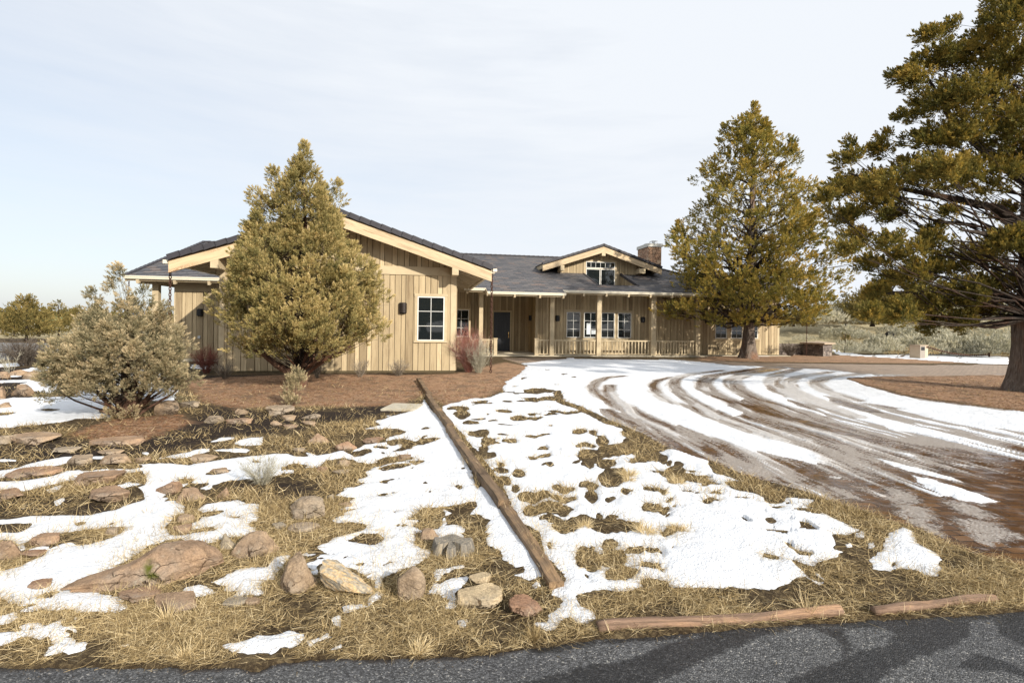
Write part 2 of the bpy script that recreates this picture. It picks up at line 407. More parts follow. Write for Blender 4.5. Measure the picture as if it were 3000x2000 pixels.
def snowm():
    t = NT('snow'); p = t.gpos()
    n = t.noise(p, 9, 5, .6); n2 = t.noise(p, 55, 3, .6)
    thin = t.attr('thin')
    base = t.mix(t.math('MULTIPLY', t.mr(t.vor(p, 70, 'F1', 'Distance'), .26, .14), t.mr(t.noise(p, 2.6, 4, .7), .50, .60), clamp=True), (.71, .725, .75), (.20, .15, .09))
    col = t.mix(t.mr(t.math('ADD', thin, t.math('MULTIPLY', t.math('SUBTRACT', n, .5), .8)), .35, .8), base, (.48, .45, .42))
    t.bump(t.math('ADD', n, t.math('MULTIPLY', n2, .6)), .03, 1.0)
    t.b.inputs['Subsurface Weight'].default_value = 0.0
    return t.fin(col, .6, .3)
M['snow'] = snowm()
def drivem():
    t = NT('wet_brick_paving'); p = t.gpos()
    slush = t.attr('slush'); dry = t.attr('dry')
    br = t.n('TexBrick'); t.l(t.mapping(p, (1, 1, 1)), br.inputs['Vector'])
    br.inputs['Scale'].default_value = 1.0; br.inputs['Brick Width'].default_value = .22; br.inputs['Row Height'].default_value = .115
    br.inputs['Mortar Size'].default_value = .009; br.inputs['Mortar Smooth'].default_value = .4
    br.inputs['Color1'].default_value = (0, 0, 0, 1); br.inputs['Color2'].default_value = (1, 1, 1, 1); br.inputs['Mortar'].default_value = (.5, .5, .5, 1)
    wetc = t.ramp(br.outputs['Color'], [(0, (.075, .036, .016)), (.5, (.12, .06, .026)), (1, (.16, .085, .040))])
    wetc = t.mix(br.outputs['Fac'], wetc, (.025, .015, .01))
    dryc = t.ramp(br.outputs['Color'], [(0, (.23, .165, .115)), (1, (.33, .245, .17))]); dryc = t.mix(br.outputs['Fac'], dryc, (.10, .075, .055))
    col = t.mix(dry, wetc, dryc)
    n = t.noise(p, 14, 6, .7, .5); n2 = t.noise(p, 45, 4, .7); n4 = t.noise(p, 3, 4, .6)
    sl = t.math('ADD', slush, t.math('MULTIPLY', t.math('SUBTRACT', n, .5), .9))
    sl = t.math('ADD', sl, t.math('MULTIPLY', t.math('SUBTRACT', n2, .5), .55))
    f = t.mr(sl, .44, .64)
    sc = t.ramp(n2, [(.3, (.17, .125, .092)), (.55, (.34, .295, .255)), (.75, (.60, .575, .555))])
    col = t.mix(f, col, sc)
    h = t.math('ADD', t.math('MULTIPLY', t.math('SUBTRACT', 1.0, br.outputs['Fac']), .2), t.math('MULTIPLY', f, t.math('MULTIPLY', n2, 2.0)))
    h = t.math('ADD', h, t.math('MULTIPLY', n, .12))
    t.bump(h, .010, .8)
    wet = t.mr(n4, .35, .6, .05, .22)
    rough = t.mix(dry, t.mix(f, wet, (.36, .36, .36)), (.7, .7, .7))
    return t.fin(col, rough, .5)
M['drive'] = drivem()
def roadm():
    t = NT('asphalt'); p = t.gpos()
    c = t.vor(p, 125, 'F1', 'Color'); sep = t.n('SeparateColor'); t.l(c, sep.inputs[0]); d = t.vor(p, 125, 'F1', 'Distance')
    big = t.noise(p, 1.6, 4, .6)
    col = t.ramp(sep.outputs[0], [(0, (.026, .026, .026)), (.45, (.062, .062, .063)), (.8, (.112, .112, .114)), (.94, (.16, .16, .16)), (.992, (.30, .285, .26))])
    col = t.mix(1, col, t.ramp(big, [(.3, (.82, .82, .84)), (.7, (1.2, 1.2, 1.18))]), 'MULTIPLY')
    edge = t.attr('edge')
    col = t.mix(edge, col, t.ramp(t.noise(p, 30, 4), [(.3, (.014, .011, .010)), (.7, (.04, .032, .027))]))
    wet = t.mr(t.math('ADD', t.attr('wet'), t.math('MULTIPLY', t.math('SUBTRACT', t.noise(p, 38, 3), .5), .5)), .38, .62)
    col = t.mix(wet, col, t.mix(1, col, (.30, .30, .31), 'MULTIPLY'))
    h = t.math('SUBTRACT', 1.0, d)
    t.bump(h, .008, 1.0)
    return t.fin(col, t.mr(wet, 0, 1, .75, .42), .35)
M['road'] = roadm()
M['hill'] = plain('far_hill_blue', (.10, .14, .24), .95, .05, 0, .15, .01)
# ================================================================== ground, drive, road, snow
REG = {'A': (0, 1150, 3.136), 'B': (0, 1500, 3.136), 'C': (700, 1150, 3.4846), 'D': (650, 1550, 3.36), 'E': (1200, 1050, 3.1357),
       'F': (1300, 1500, 3.136), 'G': (1700, 1000, 3.1357), 'H': (2250, 1200, 1.96), 'K': (0, 750, 3.136), 'Q': (2400, 600, 2.6133), 'P': (0, 0, 1.0)}
def wpoly(reg, pts):
    ox, oy, s = REG[reg]
    return np.array([at(ox + x / s, oy + y / s) for x, y in pts])
def sdist(P, X, Y, margin=.5):
    """signed distance (m), positive inside, limited to a margin"""
    out = np.full(X.shape, -margin)
    x0, y0 = P.min(0) - margin; x1, y1 = P.max(0) + margin
    m = (X > x0) & (X < x1) & (Y > y0) & (Y < y1)
    if not m.any(): return out
    x = X[m]; y = Y[m]; d2 = np.full(x.shape, 1e9); ins = np.zeros(x.shape, bool)
    n = len(P)
    for i in range(n):
        a = P[i]; b = P[(i + 1) % n]; e = b - a; L = max(e @ e, 1e-9)
        t = np.clip(((x - a[0]) * e[0] + (y - a[1]) * e[1]) / L, 0, 1)
        d2 = np.minimum(d2, (x - a[0] - t * e[0]) ** 2 + (y - a[1] - t * e[1]) ** 2)
        c = (a[1] > y) != (b[1] > y)
        if c.any():
            xi = a[0] + (y - a[1]) / (b[1] - a[1] if b[1] != a[1] else 1e-9) * e[0]
            ins ^= c & (x < xi)
    d = np.sqrt(d2); out[m] = np.clip(np.where(ins, d, -d), -margin, margin)
    return out
def pdist(P, X, Y, margin=.8):
    out = np.full(X.shape, margin); x0, y0 = P.min(0) - margin; x1, y1 = P.max(0) + margin
    m = (X > x0) & (X < x1) & (Y > y0) & (Y < y1)
    x = X[m]; y = Y[m]; d2 = np.full(x.shape, margin ** 2)
    for i in range(len(P) - 1):
        a = P[i]; e = P[i + 1] - a; L = max(e @ e, 1e-9)
        t = np.clip(((x - a[0]) * e[0] + (y - a[1]) * e[1]) / L, 0, 1)
        d2 = np.minimum(d2, (x - a[0] - t * e[0]) ** 2 + (y - a[1] - t * e[1]) ** 2)
    out[m] = np.sqrt(d2); return out
def sm(x, a, b):
    t = np.clip((x - a) / (b - a), 0, 1); return t * t * (3 - 2 * t)

def topx(reg, pts): ox, oy, k = REG[reg]; return [(ox + x / k, oy + y / k) for x, y in pts]
LAWN = (topx('E', [(300, 440), (440, 400), (560, 370), (740, 345), (840, 310), (870, 240), (920, 190), (1000, 150), (1090, 60), (1180, 20), (1500, -10), (1700, 200), (1450, 290), (1310, 290), (1340, 400), (1500, 450), (1650, 520), (1780, 590), (1940, 640), (1960, 700), (2050, 800)])
        + topx('G', [(480, 960), (620, 1040), (780, 985), (960, 1010), (1150, 1090), (1210, 1190), (1500, 1270), (1320, 1290), (1400, 1350), (1700, 1430), (1780, 1425), (2150, 1450)])
        + topx('H', [(270, 512), (250, 560), (330, 590), (420, 640), (540, 690), (470, 720), (350, 700), (380, 770), (350, 800), (430, 820), (290, 870), (260, 920), (310, 970), (280, 1000), (230, 960), (160, 970), (100, 1000), (0, 1030)])
        + topx('F', [(2352, 690), (2200, 690), (2050, 700), (2040, 640), (1900, 610), (1850, 650), (1870, 690), (1760, 730), (1530, 725), (1250, 745), (1210, 770), (1240, 850), (1340, 910), (1365, 975), (1310, 1010), (1200, 1000), (1150, 960), (1070, 1010), (1030, 1080), (930, 1090), (850, 1040), (780, 1020), (800, 1000), (930, 990), (950, 920), (1040, 890), (1090, 880), (1040, 790), (975, 740), (1010, 690), (1120, 610), (1060, 540), (920, 400), (850, 180), (720, 100), (670, 0)])
        + topx('E', [(980, 1420), (890, 1250), (820, 1100), (640, 870), (520, 750), (400, 610), (330, 560), (310, 460)]))
SNOW = [  # (+/-, region, outline)
 ('+', 'A', [(-300, 100), (90, 50), (300, 40), (700, 40), (860, 80), (900, 190), (1000, 200), (990, 225), (880, 235), (680, 245), (600, 265), (400, 290), (200, 300), (100, 325), (-300, 330)]),
 ('-', 'A', [(340, 155), (450, 145), (590, 150), (480, 170)]), ('-', 'A', [(-50, 185), (120, 180), (30, 210), (-50, 215)]),
 ('+', 'K', [(-200, 1005), (180, 980), (260, 1000), (120, 1015), (-200, 1030)]), ('+', 'K', [(170, 1050), (300, 1025), (440, 1015), (520, 1050), (400, 1062), (230, 1062)]),
 ('+', 'K', [(-200, 1148), (430, 1130), (520, 1145), (300, 1155), (-200, 1165)]), ('+', 'K', [(60, 1100), (210, 1090), (215, 1110), (80, 1112)]), ('+', 'K', [(180, 1170), (330, 1150), (600, 1180), (480, 1260), (330, 1250)]),
 ('+', 'K', [(690, 1240), (980, 1150), (1000, 1040), (1100, 1000), (1500, 1080), (1530, 1150), (1640, 1220), (1600, 1400), (1480, 1330), (1300, 1300), (1000, 1400), (860, 1400), (700, 1300)]),
 ('-', 'K', [(980, 1105), (1060, 1100), (1060, 1130), (990, 1135)]), ('-', 'K', [(980, 1200), (1090, 1190), (1080, 1215), (990, 1220)]),
 ('+', 'P', [(560, 1068), (600, 1070), (640, 1076), (600, 1082), (560, 1078)]),
 ('+', 'A', [(-100, 620), (190, 610), (150, 640), (-100, 645)]), ('+', 'A', [(60, 670), (110, 670), (100, 684), (55, 684)]), ('+', 'A', [(1310, 545), (1365, 540), (1360, 560), (1315, 560)]),
 ('+', 'A', [(1480, 605), (1600, 570), (1720, 550), (1860, 510), (1970, 505), (1960, 530), (2050, 525), (2180, 515), (2290, 530), (2250, 555), (2050, 545), (1850, 560), (1740, 590), (1640, 615), (1560, 600)]),
 ('+', 'A', [(1900, 465), (2030, 415), (2160, 415), (2150, 435), (2020, 455)]), ('+', 'A', [(2140, 465), (2250, 425), (2400, 415), (2400, 490), (2280, 500)]),
 ('+', 'A', [(-200, 745), (160, 690), (330, 645), (560, 600), (820, 580), (990, 585), (1000, 600), (860, 610), (700, 630), (520, 680), (400, 700), (200, 745), (60, 780), (-200, 800)]),
 ('+', 'A', [(-200, 820), (300, 795), (480, 770), (560, 735), (720, 715), (1000, 715), (1230, 705), (1340, 680), (1260, 660), (1400, 655), (1630, 655), (1750, 665), (2000, 620), (2200, 590), (2400, 575), (2600, 560), (2600, 760), (2330, 800), (2250, 800), (2050, 830), (1990, 860), (1960, 890), (1890, 905), (1860, 880), (1900, 840), (1760, 830), (1680, 870), (1550, 930), (1450, 960), (1350, 960), (1290, 860), (1340, 850), (1350, 770), (1310, 720), (1150, 750), (1100, 735), (980, 735), (820, 755), (760, 760), (700, 800), (560, 820), (450, 850), (300, 880), (150, 905), (-200, 920)]),
 ('-', 'A', [(1650, 800), (1810, 785), (1780, 820), (1680, 840)]), ('-', 'A', [(1890, 745), (2050, 705), (2120, 715), (2030, 750)]),
 ('+', 'A', [(860, 905), (1000, 880), (1170, 820), (1310, 835), (1250, 850), (1100, 885), (960, 905), (880, 915)]), ('+', 'A', [(430, 890), (550, 850), (560, 860), (470, 915)]),
 ('+', 'A', [(490, 1010), (560, 985), (570, 1000), (520, 1035)]), ('+', 'A', [(180, 1070), (260, 1045), (260, 1060), (200, 1080)]),
 ('+', 'A', [(-200, 1190), (200, 1140), (450, 1125), (620, 1120), (830, 1110), (1000, 1085), (1100, 1060), (1130, 1030), (1250, 1000), (1350, 960), (1450, 960), (1530, 970), (1500, 1000), (1610, 995), (1700, 1050), (1710, 1095), (1620, 1140), (1560, 1180), (1530, 1230), (1550, 1310), (1700, 1300), (2000, 1260), (1960, 1235), (1780, 1250), (1780, 1210), (1850, 1160), (1870, 1130), (2000, 1110), (2110, 1075), (1960, 1090), (1870, 1095), (1830, 1060), (1900, 1020), (2180, 980), (2250, 1020), (2352, 1030), (2352, 1300), (2060, 1340), (1990, 1370), (1840, 1390), (1600, 1345), (1350, 1400), (1250, 1480), (1050, 1600), (870, 1730), (750, 1790), (900, 1805), (930, 1860), (1110, 1900), (1100, 1950), (1185, 1980), (1060, 2025), (900, 2010), (770, 2020), (680, 1985), (520, 2010), (400, 1990), (300, 2010), (190, 1990), (330, 1940), (200, 1940), (60, 1900), (-200, 1870)]),
 ('-', 'A', [(-200, 1360), (0, 1352), (100, 1360), (160, 1440), (215, 1450), (230, 1375), (420, 1300), (560, 1285), (900, 1240), (1010, 1225), (1160, 1225), (1120, 1290), (930, 1360), (720, 1392), (660, 1378), (560, 1400), (480, 1440), (330, 1520), (200, 1590), (0, 1640), (-200, 1700)]),
 ('+', 'A', [(290, 1445), (340, 1425), (430, 1415), (420, 1440), (330, 1455)]),
 ('-', 'A', [(-200, 1215), (0, 1210), (300, 1190), (310, 1205), (220, 1270), (-200, 1310)]), ('-', 'A', [(660, 1195), (720, 1180), (770, 1185), (700, 1212)]), ('-', 'A', [(970, 1200), (1040, 1178), (1050, 1190), (1000, 1212)]), ('-', 'A', [(530, 1255), (590, 1240), (580, 1260), (540, 1268)]),
 ('-', 'A', [(2120, 1140), (2230, 1135), (2220, 1155), (2150, 1165)]), ('-', 'B', [(310, 790), (420, 740), (530, 735), (470, 775)]), ('-', 'A', [(1380, 1085), (1420, 1080), (1400, 1092)]),
 ('+', 'B', [(-200, 960), (0, 950), (120, 920), (160, 970), (100, 1020), (0, 1040), (-200, 1050)]), ('+', 'B', [(90, 1060), (300, 995), (420, 1045), (560, 990), (560, 1015), (600, 1050), (700, 1030), (690, 1100), (620, 1090), (630, 1120), (600, 1155), (680, 1170), (640, 1210), (770, 1215), (760, 1260), (640, 1300), (580, 1280), (410, 1330), (440, 1270), (490, 1220), (490, 1180), (420, 1160), (380, 1210), (290, 1180), (270, 1140), (200, 1135), (0, 1230), (-200, 1260), (-200, 1120), (100, 1100), (330, 1080), (130, 1080)]),
 ('+', 'B', [(1690, 730), (1730, 690), (1860, 665), (1990, 700), (1970, 740), (1800, 780), (1700, 765)]), ('+', 'B', [(650, 990), (690, 960), (710, 980), (680, 1005)]), ('+', 'B', [(1120, 1225), (1180, 1205), (1180, 1220), (1130, 1240)]),
 ('+', 'D', [(-100, 520), (0, 480), (150, 400), (260, 365), (420, 360), (520, 270), (680, 235), (640, 300), (540, 420), (510, 500), (420, 510), (350, 570), (410, 630), (390, 670), (300, 690), (200, 670), (100, 715), (130, 620), (30, 600), (50, 560), (-60, 545)]),
 ('+', 'D', [(760, 230), (850, 205), (940, 230), (850, 265), (780, 265)]),
 ('+', 'D', [(830, 330), (950, 290), (1040, 295), (1060, 270), (940, 270), (960, 240), (1090, 225), (1200, 200), (1350, 165), (1450, 155), (1470, 200), (1350, 130), (1230, 190), (1200, 150), (1090, 160), (920, 165), (1000, 130), (1080, 75), (1250, 65), (1350, 30), (1480, -30), (1600, -80), (1860, -40), (1895, 50), (1850, 140), (1960, 200), (2065, 210), (2040, 270), (1950, 340), (1820, 390), (1700, 420), (1590, 480), (1550, 540), (1520, 560), (1500, 500), (1350, 420), (1250, 380), (1100, 320), (1020, 305), (960, 340), (940, 430), (880, 440)]),
 ('-', 'D', [(1230, 110), (1330, 60), (1460, 30), (1560, 50), (1610, 90), (1500, 190), (1450, 155), (1330, 130)]), ('-', 'D', [(1170, 270), (1260, 240), (1240, 265), (1190, 285)]), ('-', 'D', [(1340, 350), (1400, 340), (1380, 360)]), ('-', 'D', [(1570, 345), (1690, 310), (1700, 325), (1600, 352)]),
 ('+', 'D', [(-30, 1150), (100, 1110), (200, 1105), (330, 1065), (400, 1090), (560, 1060), (640, 1020), (720, 1025), (800, 1040), (825, 1080), (750, 1140), (690, 1170), (600, 1180), (540, 1230), (480, 1260), (400, 1240), (340, 1220), (250, 1250), (60, 1215), (30, 1180)]),
 ('+', 'D', [(840, 1100), (950, 1050), (1040, 1005), (1085, 1050), (1000, 1085), (900, 1110), (860, 1145)]), ('+', 'D', [(1040, 1190), (1100, 1145), (1180, 1110), (1190, 1165), (1100, 1170)]), ('+', 'D', [(1290, 1080), (1360, 1045), (1350, 1070), (1300, 1088)]),
 ('+', 'D', [(1065, 890), (1100, 850), (1180, 815), (1170, 745), (1250, 730), (1350, 735), (1440, 745), (1450, 660), (1530, 590), (1595, 610), (1580, 660), (1480, 710), (1460, 750), (1300, 810), (1210, 820), (1215, 870), (1160, 960), (1090, 930)]),
 ('+', 'D', [(2085, 430), (2150, 390), (2400, 355), (2400, 400), (2200, 430), (2140, 490)]), ('+', 'D', [(2065, 610), (2100, 530), (2220, 510), (2400, 480), (2400, 540), (2290, 640), (2300, 770), (2230, 775), (2250, 690), (2170, 610)]), ('+', 'D', [(2320, 900), (2400, 890), (2400, 970), (2330, 975)]),
 ('+', 'C', [(1885, 70), (1850, 140), (1700, 205), (1500, 243), (1640, 212), (1560, 240), (1420, 290), (1450, 330), (1380, 350), (1300, 375), (1600, 368), (1690, 400), (1560, 440), (1500, 485), (1650, 470), (1790, 495), (1990, 470), (2085, 460), (2000, 500), (1800, 540), (1750, 570), (1660, 590), (1560, 600), (1660, 550), (1640, 525), (1540, 545), (1500, 505), (1300, 530), (1180, 580), (1160, 605), (1340, 570), (1370, 600), (1250, 650), (1190, 660), (1060, 590), (800, 640), (720, 605), (400, 620), (200, 640), (-50, 665), (-50, 900), (0, 890), (150, 870), (420, 820), (600, 830), (560, 790), (420, 790), (480, 750), (560, 720), (690, 745), (640, 790), (820, 750), (920, 690), (1060, 660), (1180, 690), (1210, 715), (1330, 725), (1420, 700), (1560, 720), (1460, 750), (1350, 780), (1400, 795), (1560, 750), (1690, 725), (1780, 740), (1690, 705), (1830, 690), (1900, 690), (1800, 740), (1680, 760), (1500, 800), (1350, 790), (1300, 810), (1340, 850), (1200, 885), (1210, 915), (1340, 910), (1200, 950), (1050, 970), (1080, 985), (970, 1040), (1180, 1060), (1130, 1090), (1170, 1150), (1010, 1195), (1060, 1210), (1250, 1170), (1060, 1235), (1120, 1250), (920, 1305), (1000, 1335), (1130, 1325), (1230, 1345), (1330, 1350), (1300, 1410), (1180, 1430), (1000, 1470), (760, 1568), (900, 1640), (1700, 1640), (1790, 1490), (1760, 1420), (1860, 1430), (2000, 1400), (2080, 1390), (2150, 1310), (2170, 1220), (2080, 1165), (2250, 1150), (2420, 1100), (2500, 1100), (2400, 900), (2265, 560), (2050, 230)]),
 ('+', 'F', [(20, 0), (-30, 60), (-200, 150), (-80, 130), (60, 120), (130, 100), (200, 150), (180, 250), (110, 250), (0, 230), (-60, 240), (-60, 100)]),
 ('+', 'F', [(230, 25), (320, 10), (430, 60), (380, 110), (400, 150), (360, 170), (430, 190), (390, 230), (400, 300), (500, 350), (540, 390), (530, 430), (620, 470), (660, 500), (740, 500), (730, 560), (650, 575), (720, 590), (780, 625), (850, 600), (920, 570), (935, 520), (900, 440), (790, 280), (700, 190), (650, 90), (580, 0), (500, -200), (420, -300), (250, -200), (300, -60)]),
 ('+', 'F', [(800, 670), (860, 650), (875, 675), (830, 690)]), ('-', 'C', [(2110, 1270), (2180, 1225), (2265, 1240), (2265, 1340), (2140, 1345)]),
 ('-', 'C', [(1680, 1310), (1720, 1270), (1850, 1200), (1900, 1170), (2090, 1170), (2120, 1220), (2100, 1330), (2060, 1390), (1900, 1420), (1740, 1370), (1820, 1310)]), ('-', 'C', [(1110, 1500), (1250, 1440), (1430, 1430), (1490, 1490), (1400, 1560), (1200, 1530)]), ('-', 'C', [(1420, 905), (1480, 880), (1620, 875), (1520, 905), (1530, 925)]), ('-', 'C', [(1330, 1045), (1450, 1015), (1590, 1008), (1420, 1045)]),
 ('-', 'C', [(1390, 695), (1500, 660), (1640, 650), (1800, 660), (1780, 690), (1700, 690), (1560, 720), (1450, 725)]), ('-', 'C', [(1360, 775), (1500, 740), (1680, 728), (1560, 760), (1430, 795)]), ('-', 'C', [(1730, 770), (1790, 755), (1770, 785)]), ('-', 'C', [(1850, 470), (2000, 460), (2080, 462), (1950, 490), (1800, 520)]), ('-', 'C', [(1840, 460), (1930, 425), (1860, 470)]),
 # lawn right of the timber edging
 ('+', 'P', LAWN),
 ('+', 'P', [(2556, 1645), (2590, 1602), (2598, 1558), (2640, 1538), (2676, 1556), (2684, 1585), (2705, 1600), (2750, 1618), (2764, 1645), (2757, 1698), (2715, 1690), (2680, 1672), (2630, 1660), (2605, 1674), (2562, 1668)]), ('+', 'P', [(2508, 1562), (2530, 1556), (2534, 1570), (2515, 1576)]), ('+', 'P', [(2545, 1590), (2562, 1584), (2566, 1600), (2548, 1604)]), ('+', 'P', [(2478, 1598), (2500, 1592), (2505, 1606), (2486, 1612)]),
 ('+', 'P', [(2190, 1040), (2230, 1040), (2260, 1044), (2200, 1046)]),
 ('+', 'Q', [(60, 1105), (170, 1120), (350, 1150), (600, 1145), (700, 1130), (840, 1140), (1000, 1140), (1300, 1155), (1450, 1165), (1450, 1230), (1200, 1215), (900, 1195), (500, 1170), (150, 1150)]),
]
HOLES = [  # region, cx, cy, rx, ry in that enlarged view
 ('E', 880, 490, 80, 18), ('E', 1040, 550, 130, 26), ('E', 640, 690, 110, 34), ('E', 930, 755, 65, 20), ('E', 670, 840, 60, 40), ('E', 720, 900, 90, 32), ('E', 1200, 910, 45, 18), ('E', 840, 980, 40, 20),
 ('E', 840, 1040, 70, 26), ('E', 1040, 1060, 90, 40), ('E', 1240, 990, 60, 22), ('E', 880, 1130, 70, 40), ('E', 1660, 890, 150, 55), ('E', 1820, 960, 120, 40), ('E', 1600, 975, 60, 40), ('E', 1900, 1090, 180, 85), ('E', 1500, 680, 80, 25), ('E', 1660, 680, 60, 24), ('E', 1780, 760, 90, 40), ('E', 1570, 810, 140, 22), ('E', 1950, 840, 240, 60), ('E', 2120, 780, 150, 70),
 ('E', 1130, 1270, 110, 45), ('E', 1350, 1290, 100, 24), ('E', 1000, 1200, 50, 35), ('E', 1350, 1200, 70, 30), ('E', 1620, 1170, 130, 40), ('E', 1640, 1270, 90, 60), ('E', 2020, 1225, 80, 28), ('E', 1260, 1390, 150, 60), ('E', 1560, 1500, 260, 50), ('E', 1740, 1440, 45, 25), ('E', 1880, 1510, 120, 40), ('E', 1250, 1480, 90, 30),
 ('E', 1250, 380, 130, 24), ('E', 1210, 300, 110, 26), ('E', 1040, 185, 30, 8), ('E', 1350, 495, 170, 14), ('E', 430, 460, 110, 28), ('E', 440, 520, 100, 40), ('E', 540, 590, 70, 18), ('E', 640, 400, 80, 14), ('E', 900, 395, 40, 8), ('E', 1070, 390, 80, 7), ('E', 620, 560, 60, 7), ('E', 780, 580, 60, 7), ('E', 900, 610, 90, 6), ('E', 1180, 715, 50, 7), ('E', 1240, 630, 40, 5), ('E', 860, 705, 50, 6), ('E', 1470, 955, 40, 8), ('E', 1880, 1285, 40, 14), ('E', 720, 520, 20, 8),
 ('F', 1500, 110, 200, 60), ('F', 1680, 130, 160, 60), ('F', 1810, 345, 110, 45), ('F', 1540, 280, 80, 50), ('F', 1350, 318, 40, 18), ('F', 1300, 440, 180, 110), ('F', 1570, 410, 170, 70), ('F', 1650, 550, 120, 75), ('F', 1900, 490, 60, 24), ('F', 2080, 160, 170, 40), ('F', 1270, 610, 26, 18), ('F', 1950, 650, 90, 45), ('F', 930, 340, 30, 30), ('F', 1080, 130, 110, 50), ('F', 950, 90, 80, 30), ('F', 1430, 30, 45, 22), ('F', 1570, 35, 35, 16), ('F', 2130, 330, 30, 8), ('F', 2020, 10, 60, 14),
 ('G', 840, 1190, 200, 50), ('G', 900, 1250, 160, 70), ('G', 450, 1385, 75, 28), ('G', 670, 1360, 65, 22), ('G', 1800, 1455, 130, 40), ('G', 700, 1525, 120, 40), ('G', 1200, 1470, 90, 30), ('G', 960, 1130, 70, 26), ('G', 780, 1110, 60, 28), ('G', 640, 1060, 110, 45), ('G', 1290, 1405, 50, 12), ('G', 900, 1515, 50, 10), ('G', 1050, 1385, 40, 9), ('G', 1520, 1450, 45, 10), ('G', 800, 1450, 80, 14), ('G', 250, 1110, 110, 40), ('G', 60, 1060, 160, 60), ('G', 1130, 1380, 60, 8),
 ('H', 5, 855, 70, 16), ('H', 15, 640, 30, 16), ('H', 150, 550, 20, 6), ('H', 60, 560, 34, 6), ('H', 715, 880, 40, 14),
 ('A', 640, 1050, 40, 14), ('C', 1480, 620, 22, 12), ('C', 1970, 1010, 40, 12), ('C', 1590, 1205, 16, 8), ('C', 1690, 1360, 30, 14), ('C', 1610, 1345, 20, 10), ('C', 2190, 975, 36, 14), ('C', 120, 1350, 60, 26), ('C', 1900, 360, 40, 10), ('C', 1560, 370, 60, 7), ('C', 1640, 405, 50, 7), ('C', 1470, 565, 60, 12), ('C', 2110, 790, 30, 5), ('C', 1900, 920, 26, 8), ('C', 2250, 770, 26, 6), ('C', 2110, 830, 40, 4), ('C', 160, 710, 60, 10), ('C', 620, 640, 90, 16), ('C', 2140, 415, 60, 8),
]
DRIVE = wpoly('P', [(1462, 1047), (1560, 1046), (1700, 1050), (2030, 1053), (2250, 1061), (2700, 1067), (3100, 1066), (3900, 1064), (5200, 1075), (4600, 1500), (3600, 1800), (3200, 1690), (3000, 1654), (2862, 1623), (2801, 1598), (2709, 1552), (2622, 1527), (2540, 1500), (2400, 1453), (2274, 1411), (2172, 1383), (2083, 1348), (2000, 1328), (1949, 1303), (1872, 1265), (1789, 1230), (1700, 1188), (1650, 1172), (1640, 1135), (1690, 1100), (1600, 1080), (1530, 1066)])
ISLAND = wpoly('P', [(2478, 1107), (2560, 1102), (2760, 1100), (3000, 1096), (3500, 1092), (3900, 1110), (3600, 1250), (3200, 1215), (3000, 1203), (2860, 1185), (2700, 1165), (2600, 1143), (2520, 1122)])
ROAD = wpoly('P', [(-900, 1975), (0, 1951), (330, 1950), (560, 1952), (640, 1950), (700, 1945), (760, 1958), (790, 1942), (900, 1930), (1010, 1924), (1350, 1920), (1560, 1894), (1750, 1868), (2100, 1845), (2250, 1828), (2600, 1810), (2850, 1796), (3000, 1783), (3500, 1745), (4500, 1700)])
ROAD = np.vstack([ROAD, [[40, 2.5], [40, -2.2], [-40, -2.2], [-40, 2.0]]])
ROADN = np.array(ROAD)
# snow left on the paving
DS = [('G', [(-560, 200), (-300, 170), (0, 150), (300, 148), (700, 152), (1000, 175), (1400, 215), (1750, 228), (2195, 250), (2700, 300), (2700, 330), (2350, 500), (2195, 480), (1500, 520), (800, 800), (300, 620), (-100, 560), (-190, 480), (-250, 300)]),
      ('G', [(420, 440), (640, 470), (800, 540), (960, 590), (1150, 650), (1330, 730), (1450, 770), (1540, 800), (1700, 850), (1780, 890), (1900, 930), (2195, 1010), (2195, 1130), (1900, 1060), (1600, 990), (1350, 910), (1000, 800), (700, 660), (480, 540)]),
      ('G', [(960, 440), (1100, 400), (1160, 510), (1500, 640), (1400, 680), (1230, 600), (1060, 540)]), ('G', [(1540, 400), (1720, 320), (1740, 390), (1820, 480), (2000, 590), (2195, 640), (2300, 690), (1950, 610), (1700, 530)]),
      ('G', [(1600, 800), (1700, 790), (2000, 850), (2160, 910), (2170, 930), (1950, 890), (1750, 850)]), ('G', [(1830, 450), (2000, 530), (2195, 580), (2195, 600), (1930, 530)]), ('G', [(1980, 400), (2100, 440), (2300, 520), (2280, 545), (2060, 480)]),
      ('G', [(1180, 930), (1350, 960), (1400, 1000), (1700, 1080), (1900, 1120), (2195, 1180), (2195, 1220), (1950, 1160), (1700, 1100), (1400, 1030)]),
      ('H', [(-60, 140), (50, 180), (200, 200), (330, 240), (420, 290), (480, 350), (380, 330), (250, 290), (100, 230), (-60, 190)]), ('H', [(170, 70), (260, 110), (400, 150), (540, 165), (560, 185), (420, 175), (300, 150), (200, 110)]),
      ('H', [(560, 170), (700, 180), (760, 215), (860, 235), (960, 270), (850, 258), (740, 235), (620, 205)]), ('H', [(975, 250), (1080, 262), (1160, 288), (1215, 325), (1130, 315), (1020, 290)]), ('H', [(640, 275), (800, 305), (980, 345), (1165, 395), (1130, 412), (950, 372), (780, 335)]),
      ('H', [(565, 300), (640, 335), (720, 385), (795, 430), (770, 455), (690, 415), (635, 390)]), ('H', [(835, 372), (930, 390), (1080, 435), (1200, 470), (1300, 510), (1230, 535), (1100, 505), (960, 455), (865, 412)]),
      ('H', [(0, 285), (200, 335), (390, 370), (400, 385), (200, 355), (0, 310)]), ('H', [(720, -10), (1000, 0), (1500, 0), (2100, 60), (2100, 150), (1500, 125), (1200, 85), (900, 35)]), ('H', [(660, 85), (900, 110), (900, 125), (720, 110)]),
      ('P', [(2480, 1112), (2520, 1124), (2600, 1147), (2700, 1170), (2860, 1190), (3000, 1208), (3200, 1222), (3200, 1255), (2950, 1232), (2700, 1202), (2500, 1172), (2380, 1150), (2360, 1118)])]
